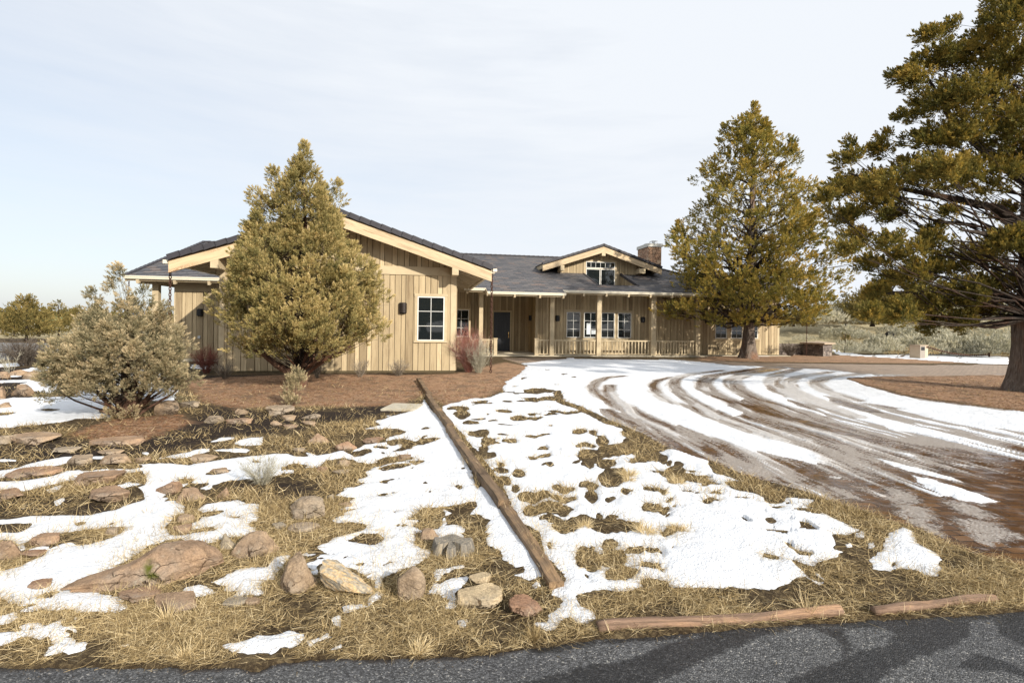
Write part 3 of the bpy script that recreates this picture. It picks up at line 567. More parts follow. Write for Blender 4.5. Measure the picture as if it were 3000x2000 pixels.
SLUSH = [('H', [(690, 450), (780, 455), (850, 500), (800, 525), (710, 490)]), ('H', [(730, 540), (870, 545), (920, 600), (940, 685), (850, 645), (770, 590)]), ('H', [(1030, 530), (1150, 545), (1275, 605), (1150, 590)]), ('H', [(320, 430), (500, 445), (560, 500), (450, 500)]), ('H', [(380, 190), (520, 200), (560, 250), (520, 300), (430, 270)]),
         ('H', [(300, 0), (900, 20), (1200, 90), (1390, 140), (1390, 250), (1100, 220), (800, 190), (500, 120)]), ('G', [(-60, 600), (100, 560), (300, 660), (420, 720), (700, 880), (900, 960), (860, 980), (600, 850), (300, 770)]), ('G', [(1150, 1030), (1300, 1030), (1700, 1120), (1980, 1240), (1700, 1220), (1400, 1120)]), ('G', [(1900, 1300), (2195, 1330), (2300, 1420), (2100, 1400)]), ('H', [(1090, 615), (1250, 640), (1420, 715), (1250, 740), (1180, 680)])]
TRACKS = [('G', .15, [(390, 312), (250, 325), (150, 360), (100, 420), (150, 480), (300, 560), (480, 680), (700, 790), (950, 900), (1200, 980), (1500, 1070), (1800, 1170), (2195, 1290)]),
          ('G', .17, [(275, 395), (250, 450), (290, 520), (400, 590), (600, 690), (800, 770), (1000, 840), (1250, 920), (1500, 1010), (1800, 1090), (2195, 1190)]),
          ('G', .13, [(850, 325), (720, 350), (670, 390), (690, 460), (800, 540), (1000, 590), (1200, 680), (1500, 790), (1800, 880), (2195, 970)]),
          ('G', .17, [(1300, 262), (1050, 290), (880, 330), (850, 400), (930, 480), (1050, 560), (1200, 640), (1400, 730), (1600, 790), (1900, 860), (2195, 950)]),
          ('G', .24, [(1750, 232), (1400, 280), (1200, 310), (1130, 360), (1150, 430), (1280, 500), (1480, 580), (1700, 680), (2000, 770), (2195, 830)]),
          ('G', .26, [(1850, 240), (1500, 300), (1400, 350), (1420, 420), (1550, 490), (1750, 570), (2000, 640), (2195, 720), (2500, 830), (2800, 960)]),
          ('G', .22, [(2000, 245), (1800, 300), (1760, 370), (1820, 440), (1950, 500), (2195, 570), (2500, 680)]), ('G', .18, [(2300, 275), (2000, 320), (1900, 370), (1940, 440), (2080, 500), (2300, 570)]), ('G', .2, [(2600, 290), (2250, 330), (2150, 380), (2250, 450), (2500, 530)]),
          ('H', .30, [(0, 60), (200, 130), (480, 190), (700, 260), (1000, 320), (1300, 420)]), ('H', .30, [(400, 130), (700, 200), (950, 250), (1300, 300)]), ('H', .35, [(380, 200), (520, 320), (640, 430), (760, 560), (900, 650)]), ('H', .3, [(0, 330), (300, 400), (560, 450), (700, 560)])]

# --- grid that follows the view so that detail is even in the picture
ux = np.concatenate([[-40, -8, -3.5, -2.2, -1.7, -1.4, -1.22], np.linspace(-1.08, 1.08, 980), [1.22, 1.4, 1.7, 2.2, 3.5, 8, 40]])
yr = np.concatenate([[1.2, 2, 3.3, 5, 7, 10, 14, 18, 23, 29, 36, 44, 52, 60, 68], np.arange(74, 330, 1.8), np.arange(330, 1180, 3.3)])[::-1]
Zr = np.concatenate([[-60, -15, -4, -1, .6, 1.4, 1.9], EYE * FPX / yr])
UU, ZZ = np.meshgrid(ux, Zr)
GX = UU * np.maximum(ZZ, 1.9); GY = ZZ + 0 * UU
nR, nC = GX.shape
X = GX.ravel(); Y = GY.ravel()
def ground_h(X, Y):
    lawn = .018 * fbm(X * 1.3, Y * 1.3, seed=3) + .007 * fbm(X * 7, Y * 7, octv=2, seed=8)
    hill = 2.9 * sm(Y, 37, 60) * sm(X, 16, 30) + 1.6 * sm(Y, 60, 130) * (1 - sm(X, -20, 10)) * 0
    near = np.exp(-np.maximum(Y - 3, 0) / 40.)
    return lawn * (Y > 0) * near + hill
H0 = ground_h(X, Y)
sR = sdist(ROADN, X, Y, 1.0) + .018 * fbm(X * 9, Y * 9, seed=31) + .012 * fbm(X * 30, Y * 30, octv=2, seed=32)
sD = sdist(DRIVE, X, Y, 1.0)
sI = sdist(ISLAND, X, Y, 1.0)
sDr = np.minimum(sD, -sI) + .04 * fbm(X * 2.5, Y * 2.5, seed=33)
nse = fbm(X * 3.2, Y * 3.2, octv=4, seed=40); nse2 = fbm(X * 13, Y * 13, octv=3, seed=41) * np.clip(6.5 / np.maximum(Y, 1), .12, 1); nbig = fbm(X * 1.1, Y * 1.1, octv=3, seed=42)
# snow on the yard
sn = np.full(X.shape, -.5)
fz_ = np.clip(Y / 4.5, .5, 3.0)
wx = X + .035 * fz_ * fbm(X * 5 / fz_, Y * 5 / fz_, octv=3, seed=81); wy = Y + .05 * fz_ * fbm(X * 5 / fz_, Y * 5 / fz_, octv=3, seed=82)
hx = X + .11 * fz_ * fbm(X * 6 / fz_, Y * 6 / fz_, octv=3, seed=83); hy = Y + .13 * fz_ * fbm(X * 6 / fz_, Y * 6 / fz_, octv=3, seed=84)
for sg, rg, pts in SNOW:
    d = sdist(wpoly(rg, pts), wx, wy)
    sn = np.maximum(sn, d) if sg == '+' else np.minimum(sn, -d)
for rg, cx, cy, rx, ry in HOLES:
    k = [(cx + rx * math.cos(q), cy + ry * math.sin(q)) for q in np.linspace(0, 2 * PI, 13)[:-1]]
    sn = np.minimum(sn, -sdist(wpoly(rg, k), hx, hy))
far = np.clip(Y / 8.0, .35, 2.2)
frag = fbm(X * 6.5 / np.clip(Y / 5, .8, 2), Y * 6.5 / np.clip(Y / 5, .8, 2), octv=4, seed=71, gain=.65)
sn = sn + (.03 * nse + .03 * nse2) * far + .055 * np.clip(far, .6, 1.6) * frag * sm(sn, .35, .02)
spot = np.where((fbm(X * 2.2, Y * 2.2, octv=3, seed=51) > .45), -(fbm(X * 2.2, Y * 2.2, octv=3, seed=51) - .45) * .8 + .01, 1.0)
spot = np.where(X > 0.0 - .12 * (Y - 4), spot, 1.0)
sn = np.minimum(sn, spot + .02 * nse2)
sn = np.where((sR > -.03) | (sDr > .05), -.5, sn)
# snow on the paving with wheel tracks
ds = np.full(X.shape, -.5)
for rg, pts in DS: ds = np.maximum(ds, sdist(wpoly(rg, pts), X, Y))
ds = ds + (.05 * nse + .04 * nse2)
trk = np.full(X.shape, .8); trc = np.full(X.shape, .8)
for rg, wd, pts in TRACKS:
    d = pdist(wpoly(rg, pts), X, Y); trc = np.minimum(trc, d); trk = np.minimum(trk, d - wd)
MC = wpoly('G', [(2300, 215), (1750, 232), (1400, 280), (1200, 310), (1130, 360), (1150, 430), (1280, 500), (1480, 580), (1700, 680), (2000, 770), (2195, 830), (2570, 945), (3100, 1120), (3900, 1380), (5200, 1800)])
phi = np.full(X.shape, 30.0); arc = np.zeros(X.shape); acc = 0.0
for i in range(len(MC) - 1):                 # distance to, and position along, the middle wheel path
    a = MC[i]; e = MC[i + 1] - a; L = math.hypot(*e); t = np.clip(((X - a[0]) * e[0] + (Y - a[1]) * e[1]) / L ** 2, 0, 1)
    dx = X - a[0] - t * e[0]; dy = Y - a[1] - t * e[1]; d = np.hypot(dx, dy); b_ = d < np.abs(phi)
    phi = np.where(b_, d * np.sign(e[0] * dy - e[1] * dx + 1e-9), phi); arc = np.where(b_, acc + t * L, arc); acc += L
str1 = fbm(phi * 2.6, arc * .22, octv=3, seed=61); str2 = fbm(phi * 8.5, arc * .55, octv=3, seed=62); str3 = fbm(phi * 22, arc * 1.6, octv=2, seed=63)
nf_ = np.clip(9 / np.maximum(Y, 1), .15, 1); str2 = str2 * nf_; str3 = str3 * nf_ ** 2
strk = .5 * str1 + .4 * str2 + .2 * str3
trk = trk + .04 * nse2 + .05 * nse + .10 * str2
ds = np.minimum(ds, trk * .9) + .05 * str2
ds = np.maximum(ds, np.where((Y > 5.5) & (Y < 20), (strk - .09 - .20 * sm(Y, 8.5, 5.0) - .10 * sm(X, 8, 13)) * .6, -.5))
ds = np.where(sDr > 0.0, ds, -.5)
sl = np.full(X.shape, -.5)
for rg, pts in SLUSH: sl = np.maximum(sl, sdist(wpoly(rg, pts), X, Y))
slush = np.clip(.55 + sl * 1.6, 0, .85)
slush = np.maximum(slush, (.66 + .9 * strk) * sm(Y, 4.0, 7.0) * sm(Y, 22, 19))
slush = np.clip(slush + .55 * strk, 0, 1); slush = np.maximum(slush, sm(ds, -.22, .02) * .72)
slush = slush - .25 * sm(sl, .0, -.3) * sm(Y, 9, 5)
dry = sm(Y, 21.5, 23.0) * sm(X, 7, 11) 
dry = np.maximum(dry, sm(Y, 17.2, 18.2) * sm(X, 13.0, 14.5)); dry = np.maximum(dry, sm(Y, 22.0, 23) * (X < 4))
# colour zones of the soil
def zone(lst, soft=.5):
    z = np.full(X.shape, -1.0)
    for rg, pts in lst: z = np.maximum(z, sdist(wpoly(rg, pts), X, Y, 1.0))
    return np.clip(.5 + z / soft * .5, 0, 1)
mulch = zone([('P', [(540, 1118), (640, 1105), (900, 1096), (1230, 1098), (1330, 1095), (1480, 1060), (1560, 1075), (1530, 1100), (1450, 1150), (1350, 1185), (1312, 1190), (1250, 1150), (1180, 1185), (1000, 1192), (860, 1190), (700, 1195), (600, 1180)]),
              ('P', [(210, 1270), (350, 1225), (520, 1215), (560, 1240), (420, 1285), (300, 1290)]), ('P', [(2040, 1042), (2300, 1038), (2700, 1045), (3000, 1054), (3000, 1062), (2700, 1064), (2250, 1060), (2050, 1054)])], .5)
mulch = np.maximum(mulch, np.clip(.5 + sI, 0, 1) * .95)
soil = zone([('P', [(-400, 1285), (0, 1275), (200, 1290), (420, 1270), (560, 1215), (640, 1180), (760, 1205), (1000, 1200), (1130, 1165), (1210, 1170), (1180, 1210), (1000, 1240), (850, 1265), (700, 1280), (600, 1310), (400, 1345), (200, 1360), (-400, 1400)]),
             ('P', [(540, 1100), (700, 1098), (1000, 1095), (1240, 1092), (1230, 1105), (1000, 1105), (700, 1112), (560, 1130)]), ('P', [(-400, 1080), (300, 1075), (300, 1130), (100, 1165), (-400, 1190)]), ('P', [(-200, 1460), (300, 1450), (380, 1495), (100, 1515), (-200, 1540)]), ('P', [(-200, 1535), (90, 1530), (60, 1560), (-200, 1570)]), ('P', [(715, 1420), (900, 1400), (960, 1430), (860, 1460), (740, 1450)])], .7) * .9
pale = sm(Y, 38, 46) * (1 - sm(X, -14, -6)) + sm(Y, 34, 38) * sm(X, 17, 20); pale = np.clip(pale, 0, 1)
HG = H0 - .05 * sm(sDr, -.02, .10) - .04 * sm(sR, -.02, .06)
idx = np.arange(nR * nC).reshape(nR, nC)
QF = np.stack([idx[:-1, :-1], idx[:-1, 1:], idx[1:, 1:], idx[1:, :-1]], -1).reshape(-1, 4)
tag(mk('ground', np.stack([X, Y, HG], 1), QF, M['ground'], smooth=True, attrs={'mulch': mulch, 'soil': soil, 'pale': pale}), kind='structure')
def clip_faces(keep):
    f = QF[keep[QF].any(1)]
    used = np.unique(f); mp = np.full(nR * nC, -1); mp[used] = np.arange(len(used))
    return used, mp[f]
HD = H0 - .03 + np.clip(sDr * .5, -.06, .012) + .004 * nse * (sDr > 0)
us, f = clip_faces(sDr > -.10)
tag(mk('driveway', np.stack([X[us], Y[us], HD[us]], 1), f, M['drive'], smooth=True, attrs={'slush': slush[us], 'dry': dry[us]}), kind='structure')
HRD = np.where(sR > 0, -.012 + np.clip(sR * .6, 0, .015), -.012 + sR * 1.2) + .002 * nse2
us, f = clip_faces(sR > -.06)
edge = sm(sR, .055, .03) * sm(X, .6, .25) * sm(fbm(X * 2.1, Y * 2.1, seed=77), -.45, .05)
WET = [[(340, 330), (430, 300), (560, 272), (700, 232), (500, 252), (370, 268), (370, 250), (600, 226), (860, 200), (1300, 176), (1360, 165), (1360, 186), (1240, 202), (1060, 214), (900, 216), (820, 238), (700, 287), (560, 340), (330, 345)],
       [(860, 345), (880, 323), (960, 285), (1010, 260), (1070, 250), (1095, 226), (1060, 210), (1240, 198), (1245, 225), (1225, 245), (1150, 272), (1085, 300), (1000, 345)],
       [(1280, 182), (1400, 165), (1420, 300), (1340, 250), (1290, 225)], [(930, 215), (990, 212), (1010, 262), (985, 280), (975, 240)], [(1190, 290), (1240, 262), (1330, 285), (1400, 330), (1300, 300), (1230, 300)]]
wet = np.full(X.shape, -.4)
for q in WET: wet = np.maximum(wet, sdist(np.array([at(1000 + a / .672, 1520 + b / .672) for a, b in q]), X, Y, .4))
wet = np.clip(.5 + (wet + .03 * nse + .02 * nse2) * 9, 0, 1)
tag(mk('road', np.stack([X[us], Y[us], HRD[us]], 1), f, M['road'], smooth=True, attrs={'edge': edge[us], 'wet': wet[us]}), kind='structure')
sAll = np.maximum(sn, ds)
T = np.where(ds > sn, .014 + .012 * nse + .006 * nse2, .021 + .012 * nbig + .005 * nse) 
base = np.where(sDr > 0, HD, HG)
top = np.where(sAll > 0, np.maximum(T, .012) * (1 - np.exp(-sAll / .075)), sAll * .5)
thin = np.where(ds > sn, sm(trk, .16, .0) * .65 + .14, sm(sAll, .05, .0) * .42)
us, f = clip_faces(sAll > -.02)
tag(mk('snow', np.stack([X[us], Y[us], (base + top)[us]], 1), f, M['snow'], smooth=True, attrs={'thin': thin[us]}), kind='stuff')
rowZ = Zr
def look(arr, x, y):
    i = np.clip(np.searchsorted(rowZ, y), 0, nR - 1) if rowZ[0] < rowZ[-1] else 0
    u = x / np.maximum(y, 1.9); j = np.clip(np.searchsorted(ux, u), 0, nC - 1)
    return arr[i * nC + j]
def gz(x, y): return float(look(HG, np.array([x]), np.array([y]))[0])

# distant hills
hv = []; hf = []
for i, a in enumerate(np.linspace(-1.25, -.2, 60)):
    d = 2600; hgt = 6 + 26 * max(0, fbm(np.array([a * 5.0]), np.array([0.3]), seed=91)[0] + .45) * math.exp(-((a + .75) / .3) ** 2)
    hv += [(math.sin(a) * d, math.cos(a) * d, -3), (math.sin(a) * (d + 300), math.cos(a) * (d + 300), hgt), (math.sin(a) * (d + 900), math.cos(a) * (d + 900), -3)]
for i in range(59):
    b = i * 3
    hf += [(b, b + 3, b + 4, b + 1), (b + 1, b + 4, b + 5, b + 2)]
tag(mk('hills', hv, hf, M['hill'], smooth=True), kind='structure')
# ================================================================== the house
HOUSE = thing('ranch_house', 'long tan board-and-batten ranch house with dark shingle roof, dormer and railed porch', 'house', (OX, OY, 0), TH)
PHI = math.atan(1 / 3.)
hr = random.Random(5)

def boards(name, p0, d, n, t0, t1, zb, zt, holes=(), wmin=.14, wmax=.27, back=True, parent=HOUSE):
    """vertical boards on a wall line p0 + t*d, facing n; zb/zt are functions of t"""
    mb = MB()
    P = lambda t, o, z: (p0[0] + d[0] * t + n[0] * o, p0[1] + d[1] * t + n[1] * o, z)
    fz = lambda f, t: f(t) if callable(f) else f
    cuts = [t0]; wide = True
    while cuts[-1] < t1 - .1:
        cuts.append(cuts[-1] + (hr.uniform(.21, wmax) if wide else hr.uniform(wmin, .19))); wide = not wide
    cuts[-1] = t1
    segs = []
    for i in range(len(cuts) - 1):
        a, b = cuts[i], cuts[i + 1]; es = sorted({a, b, *[h for H in holes for h in (H[0], H[1]) if a < h < b]})
        k = i
        tone = hr.random() * .55 + (.36 if i % 2 else .0) + .04
        for q in range(len(es) - 1): segs.append((es[q], es[q + 1], i % 2, tone, q == 0, q == len(es) - 2))
    for a, b, odd, tone, fa, fb in segs:
        th = .019 if odd else .034
        g = .009
        a2 = a + (g if fa else 0); b2 = b - (g if fb else 0)
        mid = (a + b) / 2
        spans = [(None, None)]
        cut = [(H[2], H[3]) for H in holes if H[0] <= mid <= H[1]]
        lo = None
        runs = []; cur = 'b'
        for z0, z1 in sorted(cut):
            runs.append((cur, z0)); cur = z1
        runs.append((cur, 't'))
        for r0, r1 in runs:
            za0 = fz(zb, a2) if r0 == 'b' else r0; zb0 = fz(zb, b2) if r0 == 'b' else r0
            za1 = fz(zt, a2) if r1 == 't' else r1; zb1 = fz(zt, b2) if r1 == 't' else r1
            if za1 - za0 < .02 and zb1 - zb0 < .02: continue
            za1 = max(za1, za0 + .002); zb1 = max(zb1, zb0 + .002)
            mb.hexa([P(a2, .0, za0), P(b2, .0, zb0), P(b2, th, zb0), P(a2, th, za0)], [P(a2, .0, za1), P(b2, .0, zb1), P(b2, th, zb1), P(a2, th, za1)], min(1, max(0, tone + hr.uniform(-.06, .06))))
    return mb.build(name, M['board'], parent)

def window(name, u0, u1, z0, z1, w, cols, rows, casing=.09, sill=True, label=None, transom=False, head=True):
    """white framed window in a wall facing -w"""
    mb = MB(); f = .038; y0 = w - .055
    mb.box(u0, u0 + f, y0, w + .02, z0, z1); mb.box(u1 - f, u1, y0, w + .02, z0, z1)
    mb.box(u0 + f, u1 - f, y0, w + .02, z0, z0 + f); mb.box(u0 + f, u1 - f, y0, w + .02, z1 - f, z1)
    for i in range(1, cols):
        x = u0 + (u1 - u0) * i / cols; mb.box(x - .010, x + .010, y0 + .012, w - .012, z0 + f, z1 - f)
    for i in range(1, rows):
        z = z0 + (z1 - z0) * i / rows; mb.box(u0 + f, u1 - f, y0 + .0145, w - .0135, z - .010, z + .010)
    win = mb.build(name, M['vinyl'], HOUSE)
    if label: win['label'] = label
    g = MB(); g.box(u0 + f - .004, u1 - f + .004, w - .028, w - .016, z0 + f - .004, z1 - f + .004); g.build('window_pane', M['glass'], win)
    t = MB(); c = casing; y1 = w - .048
    t.box(u0 - c, u0 - .002, y1, w, z0 - .002, z1 + .002, .45); t.box(u1 + .002, u1 + c, y1, w, z0 - .002, z1 + .002, .5)
    if head: t.box(u0 - c - .02, u1 + c + .02, y1 - .008, w, z1 + .004, z1 + .004 + c * 1.1, .55)
    if sill: t.box(u0 - c - .03, u1 + c + .03, y1 - .03, w, z0 - .004 - .055, z0 - .004, .6)
    build_each(t, 'window_casing', M['trim'], win)
    return win

# --- walls -------------------------------------------------------------
UR, UL = 0.0, -7.86
gz_roof = lambda u: 5.40 - abs(u + 3.96) * .3295 - .12       # underside of gable roof boards
F = (0, -1)
gw_holes = [(-1.37 - .09, -.42 + .09, 1.06, 2.79)]
boards('wall', (0, 0), (1, 0), F, UL, -.2, .06, 3.44, gw_holes)
boards('wall', (0, 0), (1, 0), F, UL, -.02, lambda t: 3.74, lambda t: max(3.745, gz_roof(t) - .02))
mb = MB(); mb.box(UL, -.19, -.062, 0, 3.442, 3.738, .5); mb.box(-.2, -.002, -.058, -.002, .06, 3.44, .6); mb.box(UL - .002, UL + .16, -.058, -.002, .06, 3.438, .5)
build_each(mb, 'wall_trim', M['trim'], HOUSE)
mb = MB(); mb.box(UL + .02, UR - .02, .003, .05, -.1, 3.7); 
mb.add([(UL + .02, .03, 3.7), (-.02, .03, 3.7), (-.02, .03, 3.93), (-3.96, .03, 5.2), (UL + .02, .03, 3.93)], [(0, 1, 2, 3, 4)])
mb.box(UL + .04, UR - .04, .06, 10, 0, 3.6)
build_each(mb, 'wall_backing', M['back'], HOUSE)
mb = MB(); mb.box(UL + .01, UR - .01, -.012, .0, -.1, .06); mb.build('foundation', M['back'], HOUSE)
boards('wall', (0, 0), (0, 1), (1, 0), .02, 10.1, .06, 3.55)
boards('wall', (UL, 0), (0, 1), (-1, 0), .02, 5.4, .06, 3.55)
window('window', -1.37, -.42, 1.12, 2.69, 0, 2, 3, label='six pane window in the sunlit front gable')
# left wing
WLW = 5.4
boards('wall', (0, WLW), (1, 0), F, -11.54, UL, .1, 2.95, [(-8.95, -7.9, 1.0, 2.5)])
window('window', -8.85, -7.98, 1.06, 2.45, WLW, 2, 3)
mb = MB(); mb.box(-11.55, UL, WLW - .05, WLW, 2.955, 3.35, .4); mb.box(-11.6, -11.545, WLW - .05, 16, .1, 3.35, .35); build_each(mb, 'wall_trim', M['trim'], HOUSE)
mb = MB(); mb.box(-11.53, UL, WLW + .01, 18, 0, 3.3); build_each(mb, 'wall_backing', M['back'], HOUSE)
# porch walls: right part, recess and left piece
WF, WD = 10.1, 12.05
zceil = 3.6
wins = [(6.96, 7.78), (8.0, 8.82), (9.04, 9.86), (10.07, 10.89)]
hol = [(a - .1, b + .1, .92, 2.58) for a, b in wins] + [(16.25, 17.1, .9, 2.5), (17.33, 18.13, .9, 2.5), (18.36, 19.18, .9, 2.5)]
hol[0] = (6.84, hol[0][1], .92, 2.60)
boards('wall', (0, WF), (1, 0), F, 5.15, 20.6, .06, 3.95, [(6.82, 11.03, .90, 2.62), (16.2, 19.3, .94, 2.55)])
mb = MB(); mb.box(5.15, 20.6, WF + .005, WF + 6, 0, 3.9); mb.box(1.42, 5.15, WD + .01, WD + 3, 0, 3.9); mb.box(0, 1.40, WF + .01, WD + 3, 0, 3.9); build_each(mb, 'wall_backing', M['back'], HOUSE)
mb = MB(); mb.box(6.82, 11.03, WF - .022, WF + .004, .90, 2.62, .42)
mb.box(16.2, 19.3, WF - .022, WF + .004, .94, 2.55, .5); build_each(mb, 'wall_panel', M['trim'], HOUSE)
for i, (a, b) in enumerate(wins): window('window', a, b, 1.01, 2.48, WF - .02, 2, 3, .05, False, head=False, label='porch window with paper notices taped inside the glass' if i == 1 else None)
for a, b in ((16.30, 17.06), (17.36, 18.1), (18.4, 19.14)): window('window', a, b, 1.05, 2.45, WF - .02, 2, 3, .05, False, head=False)
mb = MB(); mb.box(16.15, 19.35, WF - .085, WF - .02, .955, 1.005, .5); mb.build('window_sill', M['trim'], HOUSE)
mb = MB(); mb.box(8.17, 8.40, WF - .055, WF - .05, 1.2, 1.85); mb.box(8.46, 8.74, WF - .055, WF - .05, 1.22, 1.45); build_each(mb, 'window_notice', M['paper'], HOUSE)
boards('wall', (0, WD), (1, 0), F, 1.42, 5.15, .1, 3.9, [(2.93, 4.05, 0, 2.53)])
boards('wall', (5.15, 0), (0, 1), (-1, 0), WF + .0, WD, .1, 3.9)
boards('wall', (1.40, 0), (0, 1), (1, 0), WF, WD, .1, 3.9)
boards('wall', (0, WF), (1, 0), F, 0.02, 1.40, .1, 3.9, [(.38, 1.42, .9, 2.62)])
window('window', .48, 1.33, 1.0, 2.5, WF, 2, 3)
boards('wall', (20.6, 0), (0, 1), (1, 0), WF, 16, .06, 3.9)
mb = MB(); mb.box(20.5, 20.645, WF - .05, WF, .06, 3.9, .5); mb.box(5.13, 5.27, WF - .052, WF - .003, .1, 3.9, .45); build_each(mb, 'wall_trim', M['trim'], HOUSE)
# door
dr = MB(); dr.box(2.99, 3.99, WD - .06, WD, .11, 2.44)
for z0, z1 in ((.28, .82), (1.0, 2.3)):
    dr.box(3.10, 3.88, WD - .072, WD - .0601, z0, z0 + .05); dr.box(3.10, 3.88, WD - .072, WD - .0601, z1 - .05, z1); dr.box(3.10, 3.15, WD - .0722, WD - .0601, z0 + .05, z1 - .05); dr.box(3.83, 3.88, WD - .0722, WD - .0601, z0 + .05, z1 - .05)
    for k in range(1, 7): x = 3.15 + .68 * k / 7; dr.box(x - .006, x + .006, WD - .066, WD - .0601, z0 + .05, z1 - .05)
door = dr.build('front_door', M['door'], HOUSE)
k = MB(); k.tube([(3.9, WD - .07, 1.22), (3.9, WD - .10, 1.22)], .03, 10); k.box(3.885, 3.92, WD - .085, WD - .0605, .92, 1.16); k.tube([(3.90, WD - .09, .96), (3.90, WD - .12, .99), (3.90, WD - .12, 1.1), (3.90, WD - .09, 1.13)], .011, 6)
k.build('door_handle', M['brass'], door)
t = MB(); t.box(2.90, 2.985, WD - .075, WD, .1, 2.45, .4); t.box(3.995, 4.08, WD - .075, WD, .1, 2.45, .4); t.box(2.90, 4.08, WD - .077, WD, 2.452, 2.55, .4); build_each(t, 'door_casing', M['trim'], door)

# --- roofs -------------------------------------------------------------
def courses(mb, u0f, u1f, w0, w1, zf, t_org, flip=False, step=.022, c=.28):
    """shingle courses on a plane running up in w. u limits are functions of w; zf(w) height"""
    cs = math.cos(PHI)
    k0 = math.floor((w0 - t_org) / cs / c - 1e-6); w = w0
    while w < w1 - 1e-4:
        k = math.floor((w - t_org) / cs / c + 1e-6)
        we = min(w1, t_org + (k + 1) * c * cs)
        a0, b0, a1, b1 = u0f(w), u1f(w), u0f(we), u1f(we)
        s0, s1 = (w - t_org) / cs, (we - t_org) / cs
        f = (s0 / c - k); h0 = step * (1 - f); h1 = step * (1 - (s1 / c - k))
        o = -step
        pts = [(a0, w, zf(w) + h0), (b0, w, zf(w) + h0), (b1, we, zf(we) + h1), (a1, we, zf(we) + h1), (a0, w, zf(w) + o), (b0, w, zf(w) + o)]
        ru = [(a0, s0, 0), (b0, s0, 0), (b1, s1, 0), (a1, s1, 0), (a0, s0, 0), (b0, s0, 0)]
        mb.add(pts, [(0, 1, 2, 3), (4, 5, 1, 0)], .5, ru)
        w = we
    return mb
def cst(v): return lambda w: v
PZ = lambda w: 3.61 + (w - 8.2) / 3.0            # main front plane
rm = MB()
courses(rm, cst(-4.2), cst(2.05), 8.2, 16.85, PZ, 7.6)
courses(rm, cst(2.05), cst(6.18), 7.6, 16.85, PZ, 7.6)
courses(rm, cst(6.18), cst(8.6), 8.2, 16.85, PZ, 7.6)
courses(rm, cst(8.6), cst(11.05), 8.2, 9.4, PZ, 7.6)
courses(rm, cst(8.6), cst(11.05), 12.2, 16.85, PZ, 7.6)
courses(rm, cst(11.05), cst(15.2), 8.2, 9.2, PZ, 7.6)
courses(rm, cst(11.05), cst(21.9), 9.2, 12.8, PZ, 7.6)
hipr = lambda w: 13.2 + (16.85 - w) * 2.35 / 4.13
courses(rm, cst(11.05), hipr, 12.8, 16.85, PZ, 7.6)
b = 16.85
rm.add([(-4.2, b, PZ(b)), (13.2, b, PZ(b)), (17.9, 25.1, 3.75), (-4.2, 25.1, 3.75)], [(0, 3, 2, 1)], .5, [(-4.2, 0, 0), (13.2, 0, 0), (17.9, 8.6, 0), (-4.2, 8.6, 0)])
rm.add([(13.2, b, PZ(b)), (15.5, 12.8, PZ(12.8)), (15.5, 20.9, PZ(12.8))], [(0, 1, 2)], .5, [(16.85, 4, 0), (12.8, 0, 0), (20.9, 0, 0)])
rm.add([(15.4, 12.8, PZ(12.8)), (21.9, 12.8, PZ(12.8)), (21.9, 17, 3.7), (15.4, 17, 3.7)], [(0, 3, 2, 1)], .5, [(0, 0, 0), (6, 0, 0), (6, 4, 0), (0, 4, 0)])
main_roof = rm.build('roof', M['roof'], HOUSE)
ridge = MB()
def caps(mb, p, q, wd, ht, L=.34, lip=.012, jitter=True):
    """overlapping trim tiles from p to q"""
    p = Vector(p); q = Vector(q); d = (q - p); n = max(1, round(d.length / L)); e = d / n
    for i in range(n):
        a = p + e * i; bb = p + e * (i + 1.06)
        up = Vector((0, 0, lip * (1 if i % 1 == 0 else 0)))
        mb.beam(a + up * .2, bb + up * 2.2, wd, ht, tone=hr.random())
caps(ridge, (-4, 16.85, PZ(16.85) + .02), (13.2, 16.85, PZ(16.85) + .02), .26, .07)
caps(ridge, (15.5, 12.8, PZ(12.8) + .03), (13.2, 16.85, PZ(16.85) + .02), .24, .07); caps(ridge, (15.4, 12.8, PZ(12.8) + .02), (21.9, 12.8, PZ(12.8) + .02), .24, .07)
ridge.build('ridge_tile', M['rake'], HOUSE)
# soffits under the porch eaves, shaded boards
sf = MB()
def soffit(u0, u1, w0, w1, zf, d=.06):
    sf.add([(u0, w0, zf(w0) - d), (u1, w0, zf(w0) - d), (u1, w1, zf(w1) - d), (u0, w1, zf(w1) - d), (u0, w0, zf(w0) - .024), (u1, w0, zf(w0) - .024), (u1, w1, zf(w1) - .024), (u0, w1, zf(w1) - .024)],
           [(0, 3, 2, 1), (4, 5, 6, 7), (0, 1, 5, 4), (1, 2, 6, 5), (2, 3, 7, 6), (3, 0, 4, 7)], .4)
soffit(.03, 2.05, 8.22, WD + .5, PZ); soffit(2.053, 6.177, 7.62, WD + .5, PZ); soffit(6.18, 8.58, 8.22, 12.6, PZ); soffit(8.583, 11.07, 8.22, 9.39, PZ); soffit(11.073, 15.2, 8.22, 12.6, PZ); soffit(15.203, 21.88, 9.22, 12.6, PZ)
build_each(sf, 'soffit', M['trim'], HOUSE)
